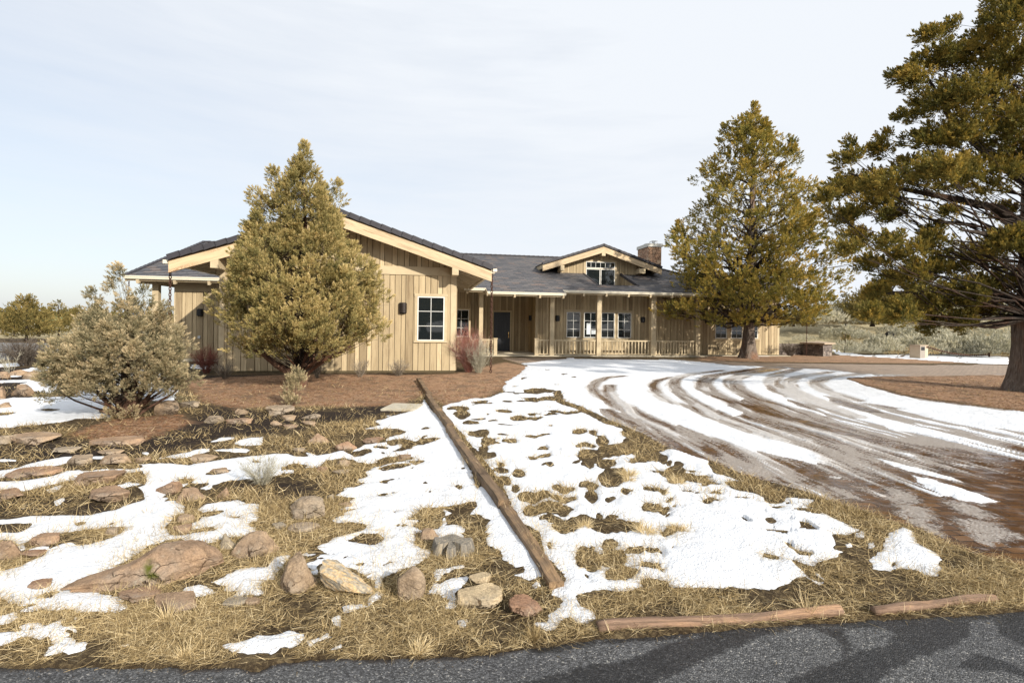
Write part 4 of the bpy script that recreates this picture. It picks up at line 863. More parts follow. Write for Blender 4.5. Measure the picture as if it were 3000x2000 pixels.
# gutters
def gutter(u0, u1, w, z):
    mb = MB(); pr = [(0, 0), (.0, .125), (-.012, .13), (-.105, .13), (-.12, .118), (-.118, .085), (-.095, .055), (-.09, .012), (-.08, 0)]
    n = len(pr); pts = [(u0, w + a, z - .13 + q) for a, q in pr] + [(u1, w + a, z - .13 + q) for a, q in pr]
    fs = [(i, (i + 1) % n, n + (i + 1) % n, n + i) for i in range(n)] + [tuple(range(n - 1, -1, -1)), tuple(range(n, 2 * n))]
    mb.add(pts, fs); return mb.build('gutter', M['gutter'], HOUSE)
gutter(.9, 2.03, 8.2, 3.60); gutter(2.03, 6.2, 7.6, 3.40); gutter(6.2, 15.18, 8.2, 3.60); gutter(15.22, 21.9, 9.2, 3.93); gutter(-13.1, -9.1, 4.6, 3.5)
fb = MB()
fb.beam((2.04, 7.5, 3.26), (2.04, 8.3, 3.53), .045, .2, tone=.4)
for (u0, u1, w, z) in ((.9, 2.0, 8.225, 3.50), (2.07, 6.15, 7.625, 3.30), (6.2, 15.18, 8.225, 3.50), (15.22, 21.88, 9.225, 3.83), (-13.08, -9.1, 4.625, 3.40)): fb.box(u0, u1, w, w + .03, z - .1, z + .05, .3)
build_each(fb, 'eave_board', M['trim'], HOUSE)
for u in (3.47, 4.81, 6.07):
    q = MB(); q.beam((u, 7.53, 3.20), (u, 9.0, 3.20 + .49), .10, .17, tone=.7); q.build('rafter_tail', M['trim'], HOUSE)
for u in (7.38, 8.66, 9.94, 11.22, 12.5, 13.78, .15 + .9):
    q = MB(); q.beam((u, 8.13, 3.39), (u, 9.6, 3.39 + .49), .10, .17, tone=.7); q.build('rafter_tail', M['trim'], HOUSE)
for u in (-12.62, -11.25, -9.95):
    q = MB(); q.beam((u, 4.55, 3.27), (u, 5.9, 3.27 + .45), .10, .16, tone=.7); q.build('rafter_tail', M['trim'], HOUSE)
# porch beam, posts, floor, railing
WP = 8.85
mb = MB(); mb.box(-.0, 14.6, WP - .07, WP + .07, 3.42, 3.68, .4); mb.box(1.7, 6.0, WP - .09, WP + .09, 3.30, 3.42, .4); mb.box(-13.0, UL, WLW - .06, WLW + .06, 3.22, 3.46, .3); mb.box(-12.38, -12.26, WLW, 16, 3.2, 3.42, .3); build_each(mb, 'porch_beam', M['trim'], HOUSE)
posts = [(1.87, .21), (5.775, .24), (8.47, .25), (11.69, .30), (14.42, .27)]
for u, s in posts:
    q = MB(); q.box(u - s / 2, u + s / 2, WP - s / 2, WP + s / 2, .06, 3.44, hr.random() * .5 + .2); q.box(u - s / 2 - .01, u + s / 2 + .01, WP - s / 2 - .01, WP + s / 2 + .01, .0, .06, .3); q.build('porch_post', M['trim'], HOUSE)
q = MB(); q.box(-12.42, -12.18, WLW - .12, WLW + .12, 0, 3.3, .35); q.build('porch_post', M['trim'], HOUSE)
mb = MB(); mb.box(-.0, 15.0, WP - .2, WD - .005, -.05, .062); mb.box(1.45, 5.1, 10.3, WD - .002, .062, .108); mb.box(15.0, 20.9, 9.35, WF - .003, -.05, .035); mb.box(-13.0, UL - .02, 4.9, 16, -.05, .09); build_each(mb, 'porch_floor', M['porch'], HOUSE)
for u, s in ((2.67, .18), (4.93, .21)):
    q = MB(); q.box(u - s / 2, u + s / 2, WP - s / 2, WP + s / 2, .062, .93, .65); q.box(u - s / 2 - .025, u + s / 2 + .025, WP - s / 2 - .025, WP + s / 2 + .025, .93, .975, .7); q.build('newel_post', M['trim'], HOUSE)
def railing(u0, u1, n):
    r = MB(); r.box(u0, u1, WP - .045, WP + .045, .845, .915, .6); rr = r.build('railing', M['trim'], HOUSE)
    r = MB(); r.box(u0, u1, WP - .03, WP + .03, .105, .15, .5); r.build('bottom_rail', M['trim'], rr)
    x = u0 + .3
    while x < u1: r = MB(); r.box(x, x + .06, WP - .03, WP + .03, .062, .105, .3); r.build('rail_foot', M['trim'], rr); x += 1.3
    for i in range(n):
        x = u0 + (u1 - u0) * (i + .5) / n; q = MB(); q.box(x - .03, x + .03, WP - .018, WP + .018, .15, .845, hr.random() * .4 + .4); q.build('baluster', M['trim'], rr)
railing(1.975, 2.58, 3); railing(5.035, 5.655, 3); railing(5.895, 8.345, 12); railing(8.595, 11.54, 15); railing(11.84, 14.285, 14)

# front gable roof
UA = -3.96; ZA = 5.42; SL = .3295
def gable_roof(ua, za, half, w0, w1, name, lip=.0):
    cs = math.cos(math.atan(SL)); mb = MB()
    for sgn in (1, -1):
        L = half / cs; k = 0; c = .28
        while k * c < L:
            d0, d1 = k * c, min(L, (k + 1) * c)     # distance up from the eave
            x0 = ua + sgn * (half - d0 * cs); x1 = ua + sgn * (half - d1 * cs)
            z0 = za - SL * (half - d0 * cs); z1 = za - SL * (half - d1 * cs)
            pts = [(x0, w0, z0 + .022), (x0, w1, z0 + .022), (x1, w1, z1), (x1, w0, z1), (x0, w0, z0 - .02), (x0, w1, z0 - .02)]
            ru = [(w0, d0, 0), (w1, d0, 0), (w1, d1, 0), (w0, d1, 0), (w0, d0, 0), (w1, d0, 0)]
            f = [(0, 1, 2, 3), (4, 5, 1, 0)] if sgn > 0 else [(3, 2, 1, 0), (0, 1, 5, 4)]
            mb.add(pts, f, .5, ru); k += 1
    return mb.build(name, M['roof'], HOUSE)
gable_roof(UA, ZA - .03, 5.17, -.70, 13.5, 'roof')
def rakes(ua, za, half, w, L, ht, wd, fd, fth, mats, lab=None, hend=None):
    for sgn in (1, -1):
        rk = MB(); p = (ua + sgn * (half + .02), w, za - SL * half - .04); q = (ua, w, za - .04)
        caps(rk, p, q, wd, ht, L, .012)
        rk.build('rake_tile', M['rake'], HOUSE)
    for sgn, mt in ((1, mats[0]), (-1, mats[1])):
        f = MB(); c = ht / 2 + .02
        x0 = ua; x1 = ua + sgn * half; zt0 = za - .06 - c; zt1 = za - .06 - c - SL * half
        y0, y1 = w - fth / 2, w + fth / 2
        pts = [(x0, y0, zt0 - fd), (x1, y0, zt1 - fd), (x1, y0, zt1), (x0, y0, zt0), (x0, y1, zt0 - fd), (x1, y1, zt1 - fd), (x1, y1, zt1), (x0, y1, zt0)]
        ru = [(0 + sgn * 3, 0, 0), (half + sgn * 3, 0, 0), (half + sgn * 3, fd, 0), (0 + sgn * 3, fd, 0)] * 2
        fs = [(0, 1, 2, 3), (7, 6, 5, 4), (0, 4, 5, 1), (3, 2, 6, 7), (1, 5, 6, 2), (0, 3, 7, 4)]
        if sgn < 0: fs = [tuple(reversed(t)) for t in fs]
        f.add(pts, fs, .5, ru); o = f.build('fascia_board', M[mt], HOUSE)
        if sgn < 0 and mats[1] == 'fascia_w': o['label'] = 'fascia board with flaking brown grain'
rakes(UA, ZA + .02, 5.13, -.74, .36, .17, .20, .36, .08, ('fascia', 'fascia_w'))
gs = MB()
for sgn in (1, -1):
    x0, x1 = UA, UA + sgn * 5.1
    f = lambda x, d: ZA - abs(x - UA) * SL - d
    gs.add([(x0, -.68, f(x0, .13)), (x1, -.68, f(x1, .13)), (x1, 12, f(x1, .13)), (x0, 12, f(x0, .13)), (x0, -.68, f(x0, .06)), (x1, -.68, f(x1, .06)), (x1, 12, f(x1, .06)), (x0, 12, f(x0, .06))],
           [(0, 3, 2, 1), (4, 5, 6, 7), (0, 1, 5, 4), (1, 2, 6, 5), (2, 3, 7, 6), (3, 0, 4, 7)], .35)
build_each(gs, 'soffit', M['trim'], HOUSE)
for i in range(8):
    w = .5 + i * 1.1
    for sgn in (1, -1):
        q = MB(); x0 = UA + sgn * 3.9; x1 = UA + sgn * 5.0
        q.beam((x0, w, ZA - 3.9 * SL - .24), (x1, w, ZA - 5.0 * SL - .24), .09, .19, tone=.5); q.build('rafter_tail', M['trim'], HOUSE)
for u0, u1 in ((-.2, .02), (UL - .02, UL + .22)):
    q = MB(); q.box(u0, u1, -.775, .3, 3.42, 3.76, .7); q.build('purlin_end', M['trim'], HOUSE)
mb = MB(); mb.beam((1.22, -.70, 3.62), (1.36, -.70, 3.63), .13, .10, up=(0, 0, 1)); mb.box(1.17, 1.29, -.70, 8.3, 3.52, 3.64, .5); mb.build('gutter', M['gutter'], HOUSE)
mb = MB(); mb.box(-9.29, -9.15, -.70, 4.6, 3.52, 3.64, .5); mb.build('gutter', M['gutter'], HOUSE)
# left wing roof: ridge runs with the house, open rake at the left end
LZ = lambda w: 3.5 + (w - 4.6) / 3.0
lm = MB(); courses(lm, cst(-13.1), cst(-4), 4.6, 12.1, LZ, 4.6); lm.add([(-13.1, 12.1, 6.0), (-4, 12.1, 6.0), (-4, 19.6, 3.5), (-13.1, 19.6, 3.5)], [(0, 3, 2, 1)], .5, [(0, 0, 0), (9, 0, 0), (9, 8, 0), (0, 8, 0)])
lm.add([(-13.08, 4.62, 3.42), (-4, 4.62, 3.42), (-4, 12.1, 5.92), (-13.08, 12.1, 5.92)], [(0, 3, 2, 1)], .5); lm.add([(-13.08, 19.6, 3.42), (-4, 19.6, 3.42), (-4, 12.1, 5.92), (-13.08, 12.1, 5.92)], [(0, 1, 2, 3)], .5)
lm.build('roof', M['roof'], HOUSE)
rk = MB(); caps(rk, (-13.1, 4.58, 3.5), (-13.1, 12.1, 6.02), .16, .07, .36); caps(rk, (-13.1, 12.1, 6.02), (-4, 12.1, 6.02), .24, .07); rk.build('ridge_tile', M['rake'], HOUSE)
fb = MB(); fb.beam((-13.08, 4.6, 3.36), (-13.08, 12.1, 5.86), .05, .2, tone=.4); build_each(fb, 'eave_board', M['trim'], HOUSE)

# dormer with its sunken window
DA, DZ, DH = 9.68, 6.70, 3.84
gable_roof(DA, DZ - .03, DH, 11.58, 20.5, 'roof')
rakes(DA, DZ, DH - .02, 11.56, .33, .14, .16, .34, .07, ('fascia', 'fascia'))
ds_ = MB()
for sgn in (1, -1):
    x0, x1 = DA, DA + sgn * (DH - .04); f = lambda x, d: DZ - abs(x - DA) * SL - d
    ds_.add([(x0, 11.6, f(x0, .12)), (x1, 11.6, f(x1, .12)), (x1, 16, f(x1, .12)), (x0, 16, f(x0, .12)), (x0, 11.6, f(x0, .06)), (x1, 11.6, f(x1, .06)), (x1, 16, f(x1, .06)), (x0, 16, f(x0, .06))],
            [(0, 3, 2, 1), (4, 5, 6, 7), (0, 1, 5, 4), (1, 2, 6, 5), (2, 3, 7, 6), (3, 0, 4, 7)], .35)
build_each(ds_, 'soffit', M['trim'], HOUSE)
W2 = 12.2
dzt = lambda t: DZ - abs(t - DA) * SL - .13
boards('wall', (0, W2), (1, 0), F, 6.95, 12.35, lambda t: 4.0 if 8.55 <= t <= 11.1 else 4.9, dzt, [(8.63, 10.78, 3.9, 5.80)])
mb = MB(); mb.box(6.95, 12.35, W2 + .01, W2 + .06, 4.6, 5.7); mb.box(8.6, 11.1, W2 + .01, W2 + .06, 3.6, 6.3); build_each(mb, 'wall_backing', M['back'], HOUSE)
mb = MB(); mb.box(8.63, 8.768, W2 - .04, W2, 4.0, 5.80, .4); mb.box(10.652, 10.78, W2 - .04, W2, 4.0, 5.80, .4); mb.box(8.768, 10.652, W2 - .04, W2, 5.69, 5.80, .4); mb.box(8.768, 10.652, W2 - .045, W2, 5.245, 5.295, .4); build_each(mb, 'wall_trim', M['trim'], HOUSE)
window('window', 8.77, 10.65, 5.295, 5.69, W2, 6, 1, .0, False, head=False, label='row of six small panes at the top of the dormer')
window('window', 8.77, 9.69, 4.04, 5.245, W2, 1, 1, .0, False, head=False); window('window', 9.73, 10.65, 4.04, 5.245, W2, 1, 1, .0, False, head=False)
tr = MB(); tr.box(8.6, 11.05, 9.38, W2 - .05, 3.93, 4.0); tr.build('roof', M['roof'], HOUSE)
boards('wall', (11.05, 0), (0, 1), (-1, 0), 9.45, W2 - .05, 4.0, lambda t: max(4.01, PZ(t) - .03))
boards('wall', (8.6, 0), (0, 1), (1, 0), 9.45, W2 - .05, 4.0, lambda t: max(4.01, PZ(t) - .03))
rk = MB(); caps(rk, (11.04, 9.42, PZ(9.42) + .01), (11.04, 12.1, PZ(12.1) + .01), .12, .15, .3, .012); caps(rk, (8.61, 9.42, PZ(9.42) + .01), (8.61, 12.1, PZ(12.1) + .01), .10, .05, .3, .008); rk.box(8.6, 11.05, 9.36, 9.42, 3.98, PZ(9.4) + .035, .6); rk.build('rake_tile', M['rake'], HOUSE)
for u0, u1, z0, z1 in ((6.97, 7.2, 5.02, 5.34), (12.02, 12.42, 5.0, 5.30), (9.57, 9.80, 6.0, 6.24)):
    q = MB(); q.box(u0, u1, 11.53, 12.3, z0, z1, .6); q.build('purlin_end', M['trim'], HOUSE)
fb = MB()
for sgn in (1, -1):
    x = DA + sgn * (DH - .02); fb.box(min(x, x - sgn * .05), max(x, x - sgn * .05), 11.6, 13.6, DZ - DH * SL - .32, DZ - DH * SL - .10, .3)
build_each(fb, 'eave_board', M['trim'], HOUSE)
# chimney
c = MB(); c.box(13.72, 14.66, 14.0, 15.75, 4.5, 7.08); ch = c.build('chimney', M['chim'], HOUSE)
c = MB(); c.box(13.66, 14.72, 13.94, 15.81, 7.08, 7.30); c.build('chimney_cap', M['mortar'], ch)
for w, z, s in ((14.25, 7.50, .20), (15.2, 7.46, .20)):
    q = MB(); u = 14.2
    q.box(u - s, u + s, w - s, w + s, z - .02, z)
    for a in (-1, 1):
        for e in (-1, 1): q.box(u + a * s * .9 - .015, u + a * s * .9 + .015, w + e * s * .9 - .015, w + e * s * .9 + .015, 7.30, z - .02)
    q.tube([(u, w, 7.30), (u, w, z - .08)], .11, 12); q.build('chimney_flue', M['silver'], ch)
# wall lamps: half-round louvred downlights
def lamp(u, w, z, h, wd, face=0, mat='bronze', slots=True):
    mb = MB(); n = 10; r = wd / 2
    P = (lambda a, o, zz: (u + a, w - o, zz)) if face == 0 else (lambda a, o, zz: (u - o, w + a, zz))
    rows = [0, .16, .17, .30, .31, .44, .45, .58, .59, .72, .73, 1] if slots else [0, 1]
    for k in range(len(rows) - 1):
        z0, z1 = z + h * rows[k], z + h * rows[k + 1]; rr = r * (.90 if (slots and k % 2) else 1.0)
        pts = []
        for zz in (z0, z1):
            pts += [P(math.cos(PI * i / n) * rr, .05 + math.sin(PI * i / n) * rr * .75, zz) for i in range(n + 1)] + [P(-rr, 0, zz), P(rr, 0, zz)]
        m = n + 3; fs = [(i, (i + 1) % m, m + (i + 1) % m, m + i) for i in range(m)] + [tuple(range(m - 1, -1, -1)), tuple(range(m, 2 * m))]
        mb.add(pts, fs)
    L = mb.build('wall_lamp', M[mat], HOUSE)
    q = MB()
    if face == 0: q.box(u - r * .8, u + r * .8, w - .012, w, z - .03, z + h + .02)
    else: q.box(u - .012, u, w - r * .8, w + r * .8, z - .03, z + h + .02)
    q.build('lamp_plate', M['black'], L)
lamp(-1.875, -.034, 2.10, .34, .27); lamp(6.42, WF - .034, 1.96, .29, .25, 0, 'black'); lamp(11.63, WF - .034, 1.96, .29, .25, 0, 'black'); lamp(5.116, 11.2, 1.96, .3, .25, 1, 'black'); lamp(-10.58, WLW - .034, 1.93, .27, .25, 0, 'black'); lamp(15.75, WF - .034, 1.96, .29, .25, 0, 'black')
q = MB(); q.box(-10.66, -10.56, WLW - .07, WLW - .034, .95, 1.07); q.build('outlet_cover', M['silver'], HOUSE)

# ------------------------------------------------------------------ rain chains
def chain(name, label, pts, L=.085, r=.011, wd=.026, group=None, cat='rain chain', doubled=False):
    mb = MB(); P = [Vector(p) for p in pts]; seg = []
    tot = sum((P[i + 1] - P[i]).length for i in range(len(P) - 1)); n = int(tot / (L * .78)); up = Vector((.4, .9, .1))
    def pos(s):
        for i in range(len(P) - 1):
            l = (P[i + 1] - P[i]).length
            if s <= l or i == len(P) - 2: return P[i].lerp(P[i + 1], s / l), (P[i + 1] - P[i]).normalized()
            s -= l
    for k in range(n):
        c_, d = pos((k + .5) * tot / n); sd = d.cross(up).normalized()
        if k % 2: sd = d.cross(sd).normalized()
        ring = []
        for i in range(10):
            a = 2 * PI * i / 10; ring.append(c_ + d * math.sin(a) * L / 2 + sd * math.cos(a) * wd)
        ring.append(ring[0])
        mb.tube(ring, r, 5, cap=False)
    o = mb.build(name, M['rust'], None, smooth=True); tag(o, label, cat, group)
    return o
def H3(u, w, z): x, y = hw(u, w); return (x, y, z)
chain('rain_chain', 'rusty rain chain hanging beside the red twig shrub and front gable', [H3(1.22, -.45, 3.5), H3(1.23, -.4, .02)], .12, .016, .036)
chain('rain_chain', 'rusty rain chain hanging behind the grey bushy juniper', [H3(-9.02 - .18, -.4, 3.45), H3(-9.2, -.4, .03)], .12, .016, .036)
chain('rain_chain', 'thin rain chain hanging by the stone pier', [H3(21.85, 9.2, 3.8), H3(21.85, 9.2, .05)], .10, .012, .028)
chain('rain_chain', 'short thin rain chain at the far porch corner behind the grey juniper', [H3(-13.0, 4.7, 3.4), H3(-13.0, 4.7, .08)], .10, .011, .026)
# ================================================================== trees and shrubs
def unit(v): return v / np.maximum(np.linalg.norm(v, axis=-1, keepdims=True), 1e-9)
def blades(P, D, ln, wd, tone, rng):
    """diamond shaped leaf sprays: P base points, D unit directions"""
    n = len(P); r = unit(rng.normal(size=(n, 3))); sd = unit(np.cross(D, r))
    ln = np.broadcast_to(np.asarray(ln, float).reshape(-1, 1), (n, 1)); wd = np.broadcast_to(np.asarray(wd, float).reshape(-1, 1), (n, 1))
    V = np.stack([P, P + D * ln * .45 + sd * wd * .5, P + D * ln, P + D * ln * .45 - sd * wd * .5], 1).reshape(-1, 3)
    F = np.arange(4 * n).reshape(n, 4)
    return V, F, np.repeat(tone, 4)
def strips(P, D, ln, wd, tone, rng, bend=.3):
    """two-segment tapering straws"""
    n = len(P); r = unit(rng.normal(size=(n, 3))); sd = unit(np.cross(D, r)); ln = np.asarray(ln).reshape(-1, 1); wd = np.asarray(wd).reshape(-1, 1)
    D2 = unit(D + rng.normal(size=(n, 3)) * bend)
    m = P + D * ln * .5; t = m + D2 * ln * .5
    V = np.stack([P - sd * wd / 2, P + sd * wd / 2, m + sd * wd * .4, m - sd * wd * .4, t + sd * wd * .12, t - sd * wd * .12], 1).reshape(-1, 3)
    b = np.arange(n)[:, None] * 6
    F = np.concatenate([b + np.array([[0, 1, 2, 3]]), b + np.array([[3, 2, 4, 5]])], 1).reshape(-1, 4)
    return V, F, np.repeat(tone, 6)
def plumes(C, D, tone, nb, plen, spread, bl, bw, rng, tvar=.12):
    n = len(C); k = nb
    s = rng.random((n, k, 1)); ax = D[:, None, :]
    rv = unit(rng.normal(size=(n, k, 3)))
    P = C[:, None, :] + ax * s * plen + rv * (plen * .20) * (1.05 - s)
    d = unit(ax * (.6 + .7 * s) + rv * spread * (1.15 - .7 * s) + np.array([0, 0, .2]))
    t = np.clip(tone[:, None] + rng.normal(size=(n, k)) * tvar + (s[..., 0] - .5) * .42, 0, 1)
    return blades(P.reshape(-1, 3), d.reshape(-1, 3), (bl * (.7 + .6 * rng.random(n * k))), bw, t.reshape(-1), rng)
def interp(prof, z):
    zs = [p[0] for p in prof]; return np.interp(z, zs, [p[1] for p in prof])

def fluted(mb, pts, rad, n=18, amp=.12, seed=0, lobes=5):
    pts = [Vector(p) for p in pts]; b = len(mb.V); k = len(pts)
    rr = random.Random(seed); ph = [rr.random() * 6 for _ in range(4)]
    for i, p in enumerate(pts):
        d = (pts[min(i + 1, k - 1)] - pts[max(i - 1, 0)]).normalized(); x = d.cross(Vector((0.1, 1, .05))).normalized(); y = d.cross(x)
        for j in range(n):
            a = 2 * PI * j / n
            q = rad[i] * (1 + amp * math.sin(lobes * a + ph[0] + i * .35) + amp * .6 * math.sin((lobes * 2 + 1) * a + ph[1] - i * .5) + amp * .5 * math.sin(2 * a + ph[2]))
            mb.V.append(tuple(p + (x * math.cos(a) + y * math.sin(a)) * q)); mb.T.append(.5); mb.R.append((j, i, 0))
    for i in range(k - 1):
        for j in range(n):
            j2 = (j + 1) % n; mb.F.append((b + i * n + j, b + (i + 1) * n + j, b + (i + 1) * n + j2, b + i * n + j2)); mb.M.append(0)

def juniper(name, label, loc, prof, nl, lr, ppl, nb, plen, bl, bw, leaf, bark, seed, trunk, group=None, cat='tree', up=.55, shell=.5, tone0=.5, sect=None, spread=.62, limb=True, tone_lobe=.16, extra=None, hollow=.35, limb_p=1.0, flat=.75, zpow=1.0, spires=0, limb_r=.035, parent_only=False):
    """crown of leafy lobes on limbs; prof = [(z, radius)...] local heights"""
    rng = np.random.default_rng(seed)
    root = thing(name, label, cat, loc, 0, group)
    z0, z1 = prof[0][0], prof[-1][0]
    zz = rng.uniform(z0, z1, nl * 6); rr = interp(prof, zz)
    keep = rng.random(len(zz)) < (rr / rr.max()) ** zpow
    zz = zz[keep][:nl]; rr = rr[keep][:nl]; n = len(zz)
    az = rng.uniform(0, 2 * PI, n) if sect is None else rng.uniform(sect[0], sect[1], n)
    wob = 1 + .16 * np.sin(az * 3 + zz * 1.7 + seed) + .10 * np.sin(az * 7 - zz * 3.1)
    q = shell + (1 - shell) * np.sqrt(rng.random(n))
    L = rng.uniform(lr[0], lr[1], n) * (.45 + .55 * np.clip(rr / rr.max() * 1.6, 0, 1))
    R = np.maximum(rr * wob * q - L * .55, 0)
    C = np.stack([np.cos(az) * R, np.sin(az) * R, zz], 1)
    if spires:
        k = rng.choice(n, spires, replace=False); add = []
        for i in k:
            if q[i] < .7: continue
            for j in range(1, 4): add.append((C[i] + np.array([0, 0, L[i] * .75 * j]), L[i] * (1 - .25 * j)))
        if add:
            C = np.vstack([C, [a[0] for a in add]]); L = np.concatenate([L, [a[1] for a in add]]); n = len(C)
    if extra:
        C = np.vstack([C, [e[:3] for e in extra]]); L = np.concatenate([L, [e[3] for e in extra]]); n = len(C)
    tl = np.clip(tone0 + rng.normal(size=n) * tone_lobe, .05, .95)
    m = ppl
    dv = unit(rng.normal(size=(n, m, 3)) + np.array([0, 0, .25])); rad = (hollow + (1 - hollow) * rng.random((n, m, 1)) ** .5)
    out = unit(np.concatenate([C[:, :2], 0 * C[:, 2:]], 1) + 1e-6)[:, None, :]
    PC = C[:, None, :] + dv * np.array([1, 1, flat]) * rad * L[:, None, None]
    D = unit(dv * .55 + out * .35 + np.array([0, 0, up]))
    tone = np.clip(tl[:, None] + rng.normal(size=(n, m)) * .10, 0, 1)
    V, F, T = plumes(PC.reshape(-1, 3), D.reshape(-1, 3), tone.reshape(-1), nb, plen, spread, bl, bw, rng)
    mk('crown', V, F, leaf, root, attrs={'tone': T})
    mb = MB(); lm = MB()
    mb.limb = lm; trunk(mb, rng)
    if limb:
        for i in range(n):
            if rng.random() > limb_p: continue
            p = Vector(C[i]); h = max(.35 + (0.12 * z1 if z0 > 1 else 0), p.z - math.hypot(p.x, p.y) * rng.uniform(.25, .6) - .1)
            h = min(h, z1 * .93)
            s = Vector((0, 0, h)); mid = s.lerp(p, .55) + Vector(rng.normal(size=3)) * .10 * max(1, (p - s).length * .7); mid.z = max(mid.z - .05, min(s.z, p.z) - .1)
            r0 = limb_r * (.5 + .9 * rng.random()) * (.5 + math.hypot(p.x, p.y) / 3)
            lm.tube([s, s.lerp(mid, .5) + Vector(rng.normal(size=3)) * .05 * max(1, (p - s).length * .8), mid, p], [r0, r0 * .75, r0 * .5, r0 * .16], 5, cap=False)
            for t in range(2):
                e = p + Vector(rng.normal(size=3)) * L[i] * .5; e.z = max(e.z, p.z - L[i] * .5); lm.tube([mid.lerp(p, .6), e], [r0 * .3, r0 * .08], 4, cap=False)
    if mb.V: mb.build('trunk', bark, root, smooth=True)
    if lm.V: lm.build('limb', M['limb'], root, smooth=True)
    return root
def straight(r0, r1, h, flare=1.5, lean=(0, 0), seed=0, amp=.10, n=18):
    def f(mb, rng):
        k = 14; pts = []; rad = []
        for i in range(k):
            t = i / (k - 1); z = h * t ** 1.5 - .05
            pts.append((lean[0] * t + .04 * math.sin(z * 1.7 + seed) * t, lean[1] * t, z)); rad.append((r0 + (r1 - r0) * t) * (1 + (flare - 1) * math.exp(-z / (r0 * 1.6))))
        fluted(mb, pts, rad, n, amp, seed)
    return f
# --- pale juniper in front of the gable
def tr_left(mb, rng):
    fluted(mb, [(.02, 0, -.05), (.03, 0, .12), (.10, .0, .4), (.25, .05, .8), (.32, .1, 1.3), (.20, .1, 2.2), (.1, .05, 3.6), (.02, 0, 5.6)], [.20, .17, .155, .14, .12, .10, .07, .02], 16, .13, 2)
    fluted(mb, [(-.05, 0, -.05), (-.12, -.02, .2), (-.30, -.1, .42), (-.62, -.15, .62), (-1.0, -.2, .92), (-1.4, -.2, 1.05), (-1.8, -.2, 1.3)], [.13, .12, .10, .085, .06, .045, .02], 12, .12, 5)
    fluted(mb, [(-.02, .05, .0), (-.10, .1, .4), (-.22, .2, .8), (-.35, .3, 1.6), (-.3, .3, 2.8)], [.12, .10, .09, .07, .03], 12, .12, 7)
    fluted(mb, [(.12, 0, .35), (.5, -.1, .62), (.95, -.15, .85), (1.5, -.2, 1.15)], [.10, .085, .06, .03], 10, .12, 9)
    for k in range(16):
        a = rng.uniform(0, 2 * PI); r = rng.uniform(.8, 2.0); z = rng.uniform(.75, 1.1)
        mb.tube([(0, 0, .35), (math.cos(a) * r * .5, math.sin(a) * r * .5, z * .8), (math.cos(a) * r, math.sin(a) * r, z + .12)], [.028, .018, .006], 5, cap=False)
lx, ly = at(890, 1132)
PL = [(.95, 1.25), (1.2, 1.75), (1.6, 2.15), (2.3, 2.10), (2.95, 1.85), (3.7, 1.55), (4.3, 1.12), (5.2, .85), (5.7, .45), (6.1, .16), (6.35, .03)]
juniper('juniper_tree', 'pale yellow-green conical juniper standing in front of the gable wall', (lx, ly, 0), PL, 330, (.20, .36), 15, 40, .17, .070, .0165, M['leaf_a'], M['bark_r'], 21, tr_left, up=.50, shell=.58, tone0=.50, spires=70, limb_r=.016, spread=.95, tone_lobe=.13, hollow=.72,
        extra=[(-.62, -.3, 5.3, .26), (-.66, -.3, 5.6, .16), (-.70, -.3, 5.8, .09), (-1.15, -.3, 5.0, .22), (-1.2, -.3, 5.2, .12), (.85, -.2, 5.25, .24), (.98, -.2, 5.5, .12), (1.05, -.2, 5.1, .2), (.02, 0, 6.3, .13), (.0, 0, 6.48, .09), (.0, 0, 6.62, .05), (2.25, -.2, 1.7, .3), (-2.2, -.2, 2.1, .3), (-2.3, -.2, 2.35, .22), (2.3, -.3, 1.5, .26), (-.15, -.1, 5.9, .25), (.25, -.1, 5.75, .25)])
_lj = [o for o in COL.objects if o.get('label', '').startswith('pale yellow')][0]; _lj.scale = (.94, .94, .972); _lj.location.x -= .10
# --- grey bushy juniper, several stems
def tr_shrub(mb, rng):
    for k, (dx, dy, t, r) in enumerate([(-.42, .0, 1.2, .055), (-.16, .1, 1.6, .06), (.02, -.02, 1.9, .06), (.18, .1, 1.7, .06), (.45, .0, 1.3, .05), (.75, -.1, 1.0, .04), (-.75, .0, .85, .04), (.3, .3, 1.3, .05), (-.25, .35, 1.2, .045), (1.05, .0, .75, .025), (-1.1, -.1, .5, .02)]):
        b = (dx * .18, dy * .2, -.03); c = (dx * .45, dy * .5, t * .25); m = (dx * .85, dy * .9, t * .6)
        fluted(mb, [b, c, m, (dx * 1.15, dy * 1.2, t)], [r * 1.2, r, r * .8, r * .3], 10, .12, k + 30, 3)
    for k in range(26):
        a = rng.uniform(0, 2 * PI); r = rng.uniform(.4, 1.15); z = rng.uniform(.3, .75)
        mb.tube([(0.05, 0, .03), (math.cos(a) * r * .5, math.sin(a) * r * .5, z * .55), (math.cos(a) * r, math.sin(a) * r, z)], [.016, .011, .004], 5, cap=False)
sx, sy = at(345, 1216)
PS = [(.50, .95), (.75, 1.14), (1.1, 1.18), (1.4, 1.08), (1.7, .85), (1.95, .55), (2.15, .30), (2.3, .04)]
